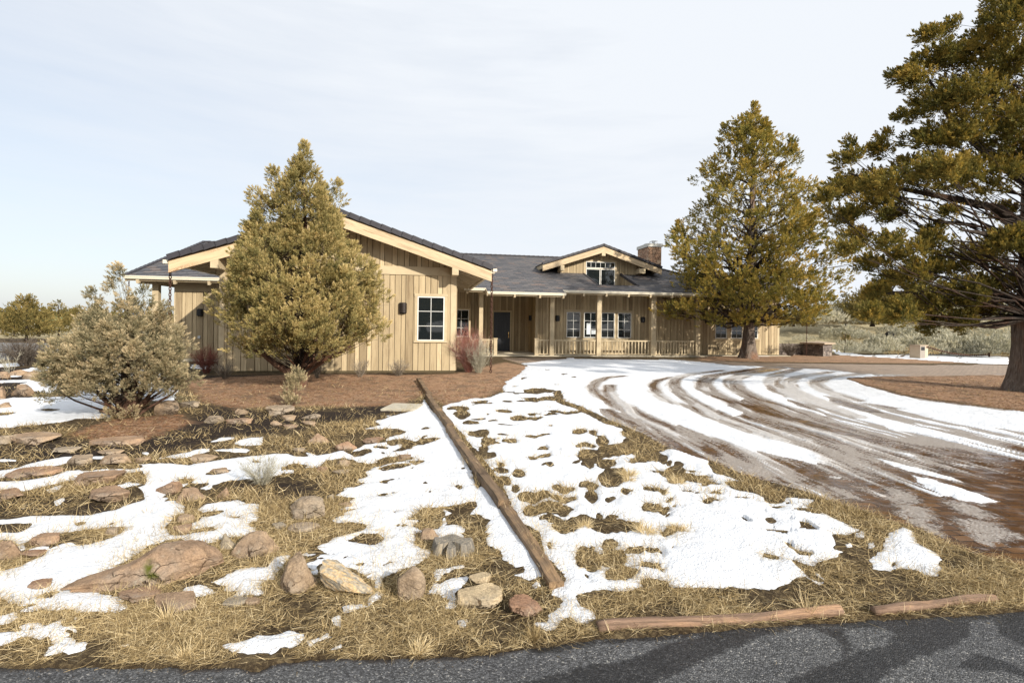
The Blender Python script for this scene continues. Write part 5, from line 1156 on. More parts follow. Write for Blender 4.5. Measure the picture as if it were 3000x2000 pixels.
juniper('juniper_shrub', 'grey-green bushy juniper with several stems beside the snowy rock garden', (sx, sy, 0), PS, 170, (.11, .22), 13, 36, .13, .050, .011, M['leaf_b'], M['bark_r'], 33, tr_shrub, cat='shrub', up=.45, shell=.5, tone0=.50, spread=.95, hollow=.6, spires=45, limb_r=.010,
        extra=[(-.08, -.1, 2.25, .26), (-.10, -.1, 2.45, .22), (-.11, -.1, 2.6, .17), (-.12, -.1, 2.75, .12), (-.12, -.1, 2.88, .08), (-.12, -.1, 2.98, .04), (-.5, -.05, 1.95, .2), (-.55, -.1, 2.1, .16), (-.58, -.1, 2.32, .10), (-.6, -.1, 2.48, .05), (.33, -.1, 2.3, .18), (.36, -.1, 2.5, .09), (.62, 0, 2.05, .16), (.7, 0, 2.2, .08), (-.85, 0, 1.9, .12), (.95, -.1, 1.75, .12), (-1.35, -.2, .35, .14), (-1.15, -.2, .42, .16), (-1.1, -.1, .6, .2), (-.95, .1, .5, .2), (1.2, .0, .62, .2), (1.05, -.2, .5, .18), (1.25, -.1, .8, .2), (.35, -.4, .12, .12), (.1, -.45, .1, .1)])
_gs = [o for o in COL.objects if o.get('label', '').startswith('grey-green bushy')][0]; _gs.scale = (.93, .93, .89); _gs.location.x += .16
# --- tall golden juniper by the wing
mx, my = at(2192, 1049)
PM = [(1.9, 3.4), (3.0, 4.7), (4.0, 4.75), (5.0, 4.7), (6.1, 4.4), (7.2, 3.75), (8.9, 3.4), (10., 2.85), (11.6, 2.1), (13., 1.15), (14., .15)]
juniper('juniper_tree', 'tall golden-green juniper with a straight trunk in front of the right wing', (mx, my, 0), PM, 520, (.36, .64), 16, 30, .24, .10, .038, M['leaf_c'], M['bark'], 44, straight(.33, .05, 13.2, 1.6, (.15, 0), 3, .12), up=.45, shell=.35, tone0=.50, flat=.6, spires=25, limb_r=.026, limb_p=.7, hollow=.5, spread=.8,
        extra=[(.1, 0, 12.6, .5), (.35, 0, 12.9, .35), (-.2, 0, 13.0, .32), (.1, 0, 13.3, .32), (.1, 0, 13.7, .22), (.1, 0, 14.0, .13), (.1, 0, 14.2, .07), (.75, 0, 12.2, .3), (-.6, 0, 12.2, .32), (.85, 0, 12.5, .16), (-2.9, -1.5, 2.6, .6), (-3.6, -1.6, 2.7, .55), (-4.1, -1.4, 2.9, .45)])
# --- big juniper at the right edge
rx, ry = at(3024, 1146)
PR = [(2.0, 3.4), (2.7, 4.9), (3.5, 4.7), (4.6, 5.5), (6.0, 6.2), (7.0, 5.6), (8.3, 4.3), (9.5, 4.1), (10.3, 3.3), (11.7, 2.4), (13.5, 1.5), (15., .2)]
def tr_right(mb, rng):
    fluted(mb, [(0, 0, -.1), (0, 0, .08), (-.0, 0, .35), (.02, 0, .8), (.02, 0, 1.4), (.0, 0, 2.0), (.05, 0, 2.4), (.10, 0, 3.2), (.05, 0, 5.5), (.0, 0, 9), (0, 0, 13)], [.74, .66, .56, .49, .44, .44, .41, .36, .30, .2, .05], 30, .09, 12, 6)
    for p, r in (([(0, 0, 4.6), (-1.2, -.1, 5.3), (-2.6, -.2, 5.55), (-4.2, -.3, 5.8), (-5.6, -.3, 6.2)], (.15, .125, .09, .05, .02)), ([(0, 0, 3.6), (-1.0, -.6, 4.2), (-2.2, -1.2, 4.3), (-3.6, -1.6, 4.4)], (.15, .12, .08, .02)), ([(0, 0, 6.0), (-1.2, .2, 7.0), (-2.2, .4, 8.2), (-2.9, .4, 9.4)], (.15, .12, .08, .02)),
                 ([(0, 0, 2.6), (-1.1, .6, 3.0), (-2.8, 1.0, 2.9), (-4.2, 1.2, 2.9)], (.13, .10, .07, .02)), ([(0, 0, 5.2), (-.6, -1.4, 6.0), (-1.2, -3.0, 6.4)], (.15, .10, .03)), ([(0, 0, 2.3), (-.3, -.05, 2.6), (-.5, -.1, 3.6)], (.12, .1, .05))):
        fluted(mb.limb, p, r, 10, .14, len(p) + int(r[0] * 100), 3)
CL = [(850, 60, 60), (800, 110, 60), (740, 130, 48), (698, 130, 42), (690, 85, 26), (735, 65, 22), (650, 180, 36), (622, 170, 22), (700, 220, 58), (770, 220, 68), (850, 180, 70), (840, 290, 66), (760, 300, 58), (690, 300, 42), (650, 262, 16), (625, 262, 12), (590, 330, 28), (590, 300, 14), (515, 345, 28), (515, 318, 14), (530, 400, 44), (490, 420, 32), (460, 430, 22), (590, 400, 42), (560, 455, 46), (500, 475, 36), (640, 385, 50), (620, 460, 38), (700, 380, 52), (760, 385, 46), (830, 390, 56), (885, 340, 60),
      (540, 520, 30), (515, 548, 20), (600, 530, 28), (570, 585, 32), (600, 620, 36), (640, 555, 30), (570, 640, 36), (650, 615, 46), (700, 605, 50), (697, 540, 34), (700, 503, 16), (760, 570, 44), (820, 565, 50), (872, 540, 50), (640, 690, 40), (700, 670, 54), (760, 645, 52), (820, 640, 50), (870, 615, 36), (760, 700, 36), (690, 715, 24), (822, 685, 30), (610, 680, 30), (560, 690, 20), (740, 470, 18), (850, 470, 26), (890, 250, 60), (895, 120, 60), (880, 10, 60)]
rg = np.random.default_rng(58); XT = []
for cx_, cy_, cr_ in CL:
    dpt = rg.normal() * 1.1; px_ = 1800 + cx_ / .7467; py_ = cy_ / .7467; Yd = ry + dpt; k = Yd / FPX
    u = (px_ - CX) / FPX; v = -(py_ - CY) / FPX
    c = np.array([(u * cr - v * sr) * Yd - rx, dpt, EYE + (u * sr + v * cr) * Yd]); R = cr_ / .7467 * k
    for q in range(max(2, int(15 * (cr_ / 50) ** 1.4))):
        o = rg.normal(size=3); o = o / np.linalg.norm(o) * R * .72 * rg.random() ** .4; XT.append((*(c + o * np.array([1, 1.3, .85])), R * rg.uniform(.22, .36) + .05))
juniper('juniper_tree', 'large old olive-green juniper with a thick furrowed trunk cut by the right edge', (rx, ry, 0), PR, 150, (.40, .74), 15, 26, .22, .080, .029, M['leaf_d'], M['bark'], 57, tr_right, up=.40, shell=.30, tone0=.46, flat=.7, spires=20, limb_r=.016, limb_p=.26, hollow=.5, spread=.8, sect=(-1.35, 1.9), extra=XT)
# --- seedling below the pale juniper
qx, qy = at(862, 1187)
juniper('juniper_seedling', 'small pale juniper seedling at the foot of the conical juniper', (qx, qy, 0), [(.04, .14), (.22, .24), (.45, .18), (.62, .09), (.74, .02)], 20, (.07, .12), 11, 18, .10, .05, .011, M['leaf_b'], M['bark_r'], 61, straight(.015, .005, .6, 1.2), cat='seedling', up=.8, tone0=.55, limb=False)

# --- junipers across the road: they shade the asphalt and stand in the window glass
_mid = [o for o in COL.objects if o.get('label', '').startswith('tall golden')][0]; _lft = [o for o in COL.objects if o.get('label', '').startswith('pale yellow')][0]
for k, (x_, y_, s_, src) in enumerate([(1.0, -17, .75, _mid), (-6, -21, .9, _mid), (-13, -17, .8, _mid), (5, -30, 1.0, _mid), (-2, -33, 1.1, _mid), (-20, -26, 1.0, _mid), (12, -34, 1.0, _mid), (-28, -18, .9, _mid), (20, -40, 1.1, _mid), (28, -34, 1.0, _mid), (3, -40, 1.1, _mid), (8, -46, 1.2, _mid), (-5, -48, 1.2, _mid), (14, -50, 1.2, _mid), (-16, -45, 1.2, _mid), (-10, -38, 1.1, _mid)]):
    r_ = dup(src, (x_, y_, 0), k * 1.3, 'juniper across the road behind the viewpoint', (s_, s_, s_)); r_['group'] = 'junipers across the road'
# --- distant trees, each its own thing
def far_tree(label, x, ybase, ytop, w_px, Yd, seed, leaf='leaf_far', tone=.5, nl=60, shape=None, name='juniper_tree', z0=.8):
    X_, _ = at(x, 1100); u = (x - CX) / FPX
    Xw = u * Yd; hzn = 947 + ROLL * (x - 1500)
    gzv = gz(Xw, Yd); H = EYE + (hzn - ytop) / FPX * Yd - gzv; R = w_px / 2 * Yd / FPX
    sh = shape or [(.12, .55), (.25, 1.0), (.45, .92), (.7, .6), (.88, .3), (1, .04)]
    return juniper(name, label, (Xw, Yd, gzv), [(max(a * H, .15), b * R) for a, b in sh], nl, (R * .16, R * .30), 12, 9, R * .16, R * .085, R * .03, M[leaf], M['limb'], seed, straight(R * .06, .03, H * .9, 1.3), 'trees beyond the yard', up=.5, shell=.4, tone0=tone, limb=False)
far_tree('bushy golden-green juniper standing alone in the pale field far left', 78, 1000, 874, 150, 37, 71, tone=.55, nl=90)
far_tree('low rounded golden juniper at the left edge of the picture', 8, 990, 915, 90, 50, 84, tone=.5, nl=60)
far_tree('round golden juniper low behind the green canopy and grey bush', 225, 990, 905, 110, 52, 85, tone=.55, nl=60)
far_tree('thin sparse conifer rising just behind the bushy golden juniper', 42, 985, 873, 60, 46, 72, tone=.32, nl=40)
far_tree('small juniper with two rounded tops behind the green canopy', 172, 990, 882, 95, 44, 73, tone=.5, nl=70)
far_tree('juniper seen between the grey bush and the left end of the house', 500, 985, 902, 70, 50, 74, tone=.45, nl=50)
far_tree('brownish juniper seen just past the right end of the house', 2420, 1010, 905, 95, 52, 75, tone=.62, nl=70, shape=[(.1, .8), (.3, 1.0), (.6, .9), (.85, .6), (1, .2)])
far_tree('grey-green open juniper beyond the sagebrush', 2478, 1000, 858, 90, 50, 76, tone=.30, nl=70)
far_tree('leaning olive juniper above the dry grass beyond the drive', 2556, 1003, 850, 170, 46, 77, tone=.42, nl=110)
far_tree('dark juniper behind the low branches of the large old juniper', 2690, 985, 850, 190, 58, 78, tone=.32, nl=100)
far_tree('low green juniper beside the house corner beyond the stone pier', 2325, 985, 935, 110, 48, 79, tone=.6, nl=60, shape=[(.1, .9), (.5, 1.0), (.8, .7), (1, .2)])
far_tree('small dark conifer in front of the sagebrush right of the pier', 2475, 1012, 968, 40, 36.5, 80, tone=.05, nl=40)
far_tree('juniper crown at the top of the grassy rise', 2830, 950, 868, 160, 74, 82, tone=.35, nl=80)
for k, (x, yb, yt, w_, Yd, tn) in enumerate([(2600, 990, 868, 110, 60, .3), (2448, 1000, 895, 80, 66, .35), (2760, 985, 880, 120, 64, .28), (2530, 990, 878, 90, 70, .4), (2390, 1000, 915, 90, 62, .5), (2890, 960, 885, 110, 80, .3), (2350, 1000, 925, 80, 70, .45)]):
    far_tree('olive-green juniper in the belt behind the sagebrush right of the house', x, yb, yt, w_, Yd, 900 + k, tone=tn, nl=60)
# --- the far wood reads as one mass
rng = np.random.default_rng(5); VV = []; TT = []; FF = []; off = 0
for k in range(170):
    Yd = rng.uniform(110, 330); u = rng.uniform(-1.05, -.55) if k < 100 else rng.uniform(.55, 1.0)
    hgt = rng.uniform(2.5, 6.0) * (1.0 if k < 100 else 1.2); R = hgt * .42; n = 170
    zz = rng.random(n) ** 1.2; a = rng.uniform(0, 2 * PI, n); r = R * (1 - zz) ** .7 * np.sqrt(rng.random(n)); 
    P = np.stack([u * Yd + np.cos(a) * r, Yd + np.sin(a) * r, zz * hgt * .93 + (1.4 if k >= 100 else 0)], 1)
    V, F, T = blades(P, unit(rng.normal(size=(n, 3)) + np.array([0, 0, .8])), .8, .5, np.clip(.3 + rng.normal(size=n) * .12, 0, 1), rng)
    VV.append(V); FF.append(F + off); TT.append(T); off += len(V)
tag(mk('woods', np.vstack(VV), np.vstack(FF), M['leaf_far'], attrs={'tone': np.concatenate(TT)}), kind='stuff')

# ------------------------------------------------------------------ bare twig shrubs
def twig_shrub(name, label, x, y, hgt, wid, nst, mat, seed, thick=.004, cat='shrub', lean=.0, group=None, dens=7, tone=(.3, .8), loc=None):
    rng = np.random.default_rng(seed)
    X_, Y_ = at(x, y) if loc is None else loc
    root = thing(name, label, cat, (X_, Y_, gz(X_, Y_)), 0, group)
    P = []; D = []; L = []; W = []; T = []
    for i in range(nst):
        a = rng.uniform(0, 2 * PI); sp = math.sqrt(rng.random()); tip = np.array([math.cos(a) * wid / 2 * sp + lean, math.sin(a) * wid / 2 * sp, hgt * rng.uniform(.7, 1.05) * (1 - .35 * sp)])
        b = np.array([math.cos(a) * wid * .07, math.sin(a) * wid * .07, -.01]); pr = b; tn = rng.uniform(*tone)
        K = 4; c1 = b * .6 + tip * .4 + np.array([0, 0, hgt * .10])
        for k in range(1, K + 1):
            t = k / K; q = (1 - t) ** 2 * b + 2 * t * (1 - t) * c1 + t * t * tip + rng.normal(size=3) * wid * .012
            P.append(pr); d = q - pr; l = np.linalg.norm(d); D.append(d / l); L.append(l * 1.04); W.append(thick * (1.25 - .8 * t)); T.append(tn)
            for j in range(dens if k > 1 else 1):
                s = pr + d * rng.random(); dd = unit(d / l * .7 + rng.normal(size=3) * .5 + np.array([0, 0, .25])); P.append(s); D.append(dd); L.append(hgt * rng.uniform(.08, .24)); W.append(thick * .55); T.append(min(1, tn + rng.uniform(-.1, .25)))
            pr = q
    V, F, T = strips(np.array(P), np.array(D), np.array(L), np.array(W), np.array(T), rng, .18)
    V2, F2, T2 = strips(np.array(P), np.array(D), np.array(L), np.array(W), T.reshape(-1, 6)[:, 0], np.random.default_rng(seed + 1), .18)
    mk('stem', np.vstack([V, V2]), np.vstack([F, F2 + len(V)]), mat, root, attrs={'tone': np.concatenate([T, T2])})
    return root
twig_shrub('twig_bush', 'silvery dry twig bush standing in the snow of the rock garden', 770, 1419, .34, .50, 70, M['greytwig'], 1, .0035, dens=6)
twig_shrub('red_twig_shrub', 'large red and grey bare twig shrub at the gable corner by the porch', 1372, 1090, 1.75, 1.35, 130, M['redtwig'], 2, .008, dens=7, tone=(.2, .75))
twig_shrub('silver_twig_shrub', 'pale bare twig shrub in front of the red one beside the rain chain', 1402, 1092, 1.35, 1.2, 80, M['greytwig'], 3, .007, dens=7, tone=(.3, .9))
twig_shrub('bare_shrub', 'thin leafless shrub against the gable wall near the lamp', 1055, 1104, .68, .62, 26, M['twig'], 4, .009, dens=5)
twig_shrub('bare_shrub', 'leafless shrub against the gable wall below the six pane window', 1166, 1101, .62, .85, 40, M['twig'], 5, .008, dens=6)
twig_shrub('bare_shrub', 'leafless shrub right of the pale juniper trunk against the wall', 930, 1106, .70, .55, 34, M['twig'], 6, .009, dens=6)
twig_shrub('bare_shrub', 'leafless greenish shrub at the left corner of the gable wall', 660, 1110, .62, .72, 46, M['twig'], 7, .008, dens=7)
twig_shrub('red_twig_shrub', 'low dark red twig shrub in the nook left of the gable', 605, 1092, .95, .95, 80, M['redtwig'], 8, .009, dens=7, tone=(.0, .35))
twig_shrub('bare_shrub', 'dark leafless shrub by the gravel lot at the far left', 78, 1072, 1.15, 1.9, 110, M['twig'], 9, .012, dens=8, tone=(.0, .45))
twig_shrub('bare_shrub', 'leafless shrub against the right wing near the last porch post', 2088, 1040, .95, 1.5, 50, M['twig'], 10, .016, dens=6)
twig_shrub('bare_shrub', 'small leafless shrub under the right wing windows by the golden juniper', 2150, 1041, .7, 1.1, 36, M['twig'], 11, .014, dens=6)
twig_shrub('bare_shrub', 'leafless shrub against the last stretch of right wing wall', 2252, 1041, .75, 1.5, 44, M['twig'], 12, .014, dens=6)
twig_shrub('bare_shrub', 'dark leafless shrub in the gap between the house and the stone pier', 2315, 1042, .95, 1.4, 70, M['twig'], 13, .014, dens=7, tone=(.0, .5))
twig_shrub('dead_bush', 'bleached dead branch sticking up from snow at the left edge', 30, 1092, .75, .9, 12, M['greytwig'], 14, .014, dens=3, tone=(.7, 1))
# ------------------------------------------------------------------ sagebrush
def sage(x, y, h, w, seed, label, Yd=None, leaf='sage', tone=.5, name='sagebrush', group='sagebrush beyond the drive', nb=None):
    rng = np.random.default_rng(seed)
    if Yd: X_, Y_ = (x - CX) / FPX * Yd, Yd
    else: X_, Y_ = at(x, y)
    n = nb or 420; a = rng.uniform(0, 2 * PI, n); s = np.sqrt(rng.random(n)); zt = h * (.25 + .7 * rng.random(n)) * np.sqrt(1 - .75 * s ** 2)
    P = np.stack([np.cos(a) * s * w / 2, np.sin(a) * s * w / 2, zt], 1); D = unit(np.stack([np.cos(a) * s * .7, np.sin(a) * s * .7, .8 + 0 * s], 1) + rng.normal(size=(n, 3)) * .25)
    V, F, T = plumes(P, D, np.clip(tone + rng.normal(size=n) * .13, 0, 1), 7, h * .16, .45, h * .15, h * .035, rng)
    o = mk(name, V, F, M[leaf], attrs={'tone': T}); o.location = (X_, Y_, gz(X_, Y_))
    return tag(o, label, 'shrub', group)
sl_ = 'grey-green sagebrush in the mixed thicket beyond the drive'
rs = random.Random(3)
for k in range(130):
    Yd = rs.uniform(34.5, 60); x = rs.uniform(2300, 2990)
    sage(x, 0, rs.choice([.45, .7, .9, 1.1, 1.45]) * rs.uniform(.85, 1.15), rs.uniform(1.0, 2.6), 100 + k, sl_, Yd, 'sage', rs.uniform(.25, .85), nb=190)
sage(2900, 0, 1.35, 2.6, 690, 'large rounded sagebrush just left of the thick trunk', 33.0, 'sage', .45, group=None, nb=700)
for k in range(34):
    Yd = rs.uniform(33.5, 39); x = rs.uniform(2440, 2960)
    sage(x, 0, rs.uniform(.8, 1.4), rs.uniform(1.2, 2.4), 700 + k, sl_, Yd, 'sage', rs.uniform(.35, .8), nb=240)
for k in range(48):
    Yd = rs.uniform(33, 50); x = rs.uniform(2430, 2980)
    sage(x, 0, rs.uniform(.35, .7), rs.uniform(.5, 1.3), 400 + k, 'clump of tall straw-coloured bunchgrass beyond the drive', Yd, 'straw', rs.uniform(.5, .8), 'bunchgrass', 'bunchgrass beyond the drive', nb=150)
for k in range(14):
    Yd = rs.uniform(44, 75); x = rs.uniform(-40, 330)
    sage(x, 0, rs.uniform(.6, 1.1), rs.uniform(1.2, 2.8), 300 + k, 'grey sagebrush clump in the pale field at the far left', Yd, 'sage', rs.uniform(.5, .85), 'sagebrush', 'sagebrush in the left field', nb=200)
# ================================================================== rocks
_bm = bmesh.new(); bmesh.ops.create_icosphere(_bm, subdivisions=5, radius=1); ICO = np.array([v.co[:] for v in _bm.verts]); ICOF = np.array([[v.index for v in f.verts] for f in _bm.faces]); _bm.free()
_bm = bmesh.new(); bmesh.ops.create_icosphere(_bm, subdivisions=4, radius=1); ICO4 = np.array([v.co[:] for v in _bm.verts]); ICO4F = np.array([[v.index for v in f.verts] for f in _bm.faces]); _bm.free()
def rock(label, x0, y0, x1, y1, tone=.3, kind='slab', seed=None, mat='rock', name='rock', dep=.75, rot=None, flat=None, moss=False, sink=.35, group='rocks scattered in the yard', tilt=0.0):
    seed = seed if seed is not None else int(x0 * 7 + y0 * 13) % 9973
    rng = np.random.default_rng(seed)
    X_, Y_ = at((x0 + x1) / 2, y1); w = (x1 - x0) * Y_ / FPX; vis = (y1 - y0) * Y_ / FPX
    big = (x1 - x0) > 90
    V = (ICO if big else ICO4).copy(); F = ICOF if big else ICO4F
    npl = 14 if kind != 'round' else 5
    for k in range(npl):
        nrm = unit(rng.normal(size=3) * np.array([1, 1, .8])); d = rng.uniform(.45, .8) if kind != 'round' else rng.uniform(.72, .9)
        s = V @ nrm; V = V - np.outer(np.maximum(s - d, 0) * .9, nrm)
    if kind == 'slab': V[:, 2] = np.minimum(V[:, 2], .30 + .10 * V[:, 0] * rng.uniform(-1, 1) + .10 * V[:, 1] * rng.uniform(-1, 1))
    o = seed * 3.7
    amp = .20 if kind != 'round' else .10
    ridge_ = 1 - np.abs(fbm(V[:, 0] * 2.4 + o, V[:, 1] * 2.4, V[:, 2] * 2.4, 4, seed + 3))
    V = V * (1 + (.16 if kind != 'round' else .05) * (ridge_ - .8)[:, None] + amp * fbm(V[:, 0] * 1.3 + o, V[:, 1] * 1.3, V[:, 2] * 1.3, 4, seed)[:, None] + .05 * fbm(V[:, 0] * 5 + o, V[:, 1] * 5, V[:, 2] * 5, 3, seed + 9)[:, None] + .018 * fbm(V[:, 0] * 16 + o, V[:, 1] * 16, V[:, 2] * 16, 2, seed + 5)[:, None])
    if kind == 'point': k = 1 - .74 * np.clip((V[:, 2] + .75) / 1.7, 0, 1) ** 1.1; V[:, 0] = V[:, 0] * k; V[:, 1] *= k
    if kind == 'boulder': k = 1 - .3 * np.clip(V[:, 2], 0, 1); V[:, 0] *= k
    if kind == 'wedge': V[:, 1] *= .6; V[:, 2] *= np.interp(V[:, 0], [-1.1, -.6, .25, .7, 1.1], [.18, .45, 1.0, .85, .5])
    if kind == 'bar': V *= np.array([1.5, .8, .72])
    if rot: c, s = math.cos(rot), math.sin(rot); V = np.stack([V[:, 0] * c - V[:, 1] * s, V[:, 0] * s + V[:, 1] * c, V[:, 2]], 1)
    if tilt:
        c, s = math.cos(tilt), math.sin(tilt); V = np.stack([V[:, 0] * c + V[:, 2] * s, V[:, 1], -V[:, 0] * s + V[:, 2] * c], 1)
    dpt = w * dep
    dpt = min(dpt, vis * 1.15 * Y_ / EYE) if kind == 'slab' else dpt
    h = max(vis - .5 * dpt * EYE / Y_, vis * .46)
    V[:, 2] -= V[:, 2].min(); V[:, 2] /= V[:, 2].max(); m = V[:, 2] > sink
    lo, hi = V[m, 0].min(), V[m, 0].max(); V[:, 0] = (V[:, 0] - (lo + hi) / 2) / (hi - lo) * w
    lo, hi = V[m, 1].min(), V[m, 1].max(); V[:, 1] = (V[:, 1] - (lo + hi) / 2) / (hi - lo) * dpt
    V[:, 2] = (V[:, 2] - sink) / (1 - sink) * h
    cx_ = X_ + (dpt / 2) * X_ / Y_ ; cy_ = Y_ + dpt / 2
    z = gz(cx_, cy_)
    ms = np.zeros(len(V))
    if moss: ms = sm(fbm(V[:, 0] * 9, V[:, 1] * 9, V[:, 2] * 9, 3, 4), .02, .12) * sm(np.hypot(V[:, 0] - w * .10, (V[:, 1] + dpt * .22) * 1.6), .07, .03)
    ruv = np.stack([V[:, 0] * math.cos(.6) - V[:, 2] * math.sin(.6), V[:, 0] * math.sin(.6) + V[:, 2] * math.cos(.6), V[:, 1]], 1) * 3
    ob = mk(name, V, F, M[mat], smooth=True, attrs={'tone': np.full(len(V), tone), 'tone2': np.full(len(V), tone), 'moss': ms}, vecs={'ruv': ruv})
    ob.data.set_sharp_from_angle(angle=math.radians(28 if kind != 'round' else 50))
    ob.location = (cx_, cy_, z)
    return tag(ob, label, 'rock', group)
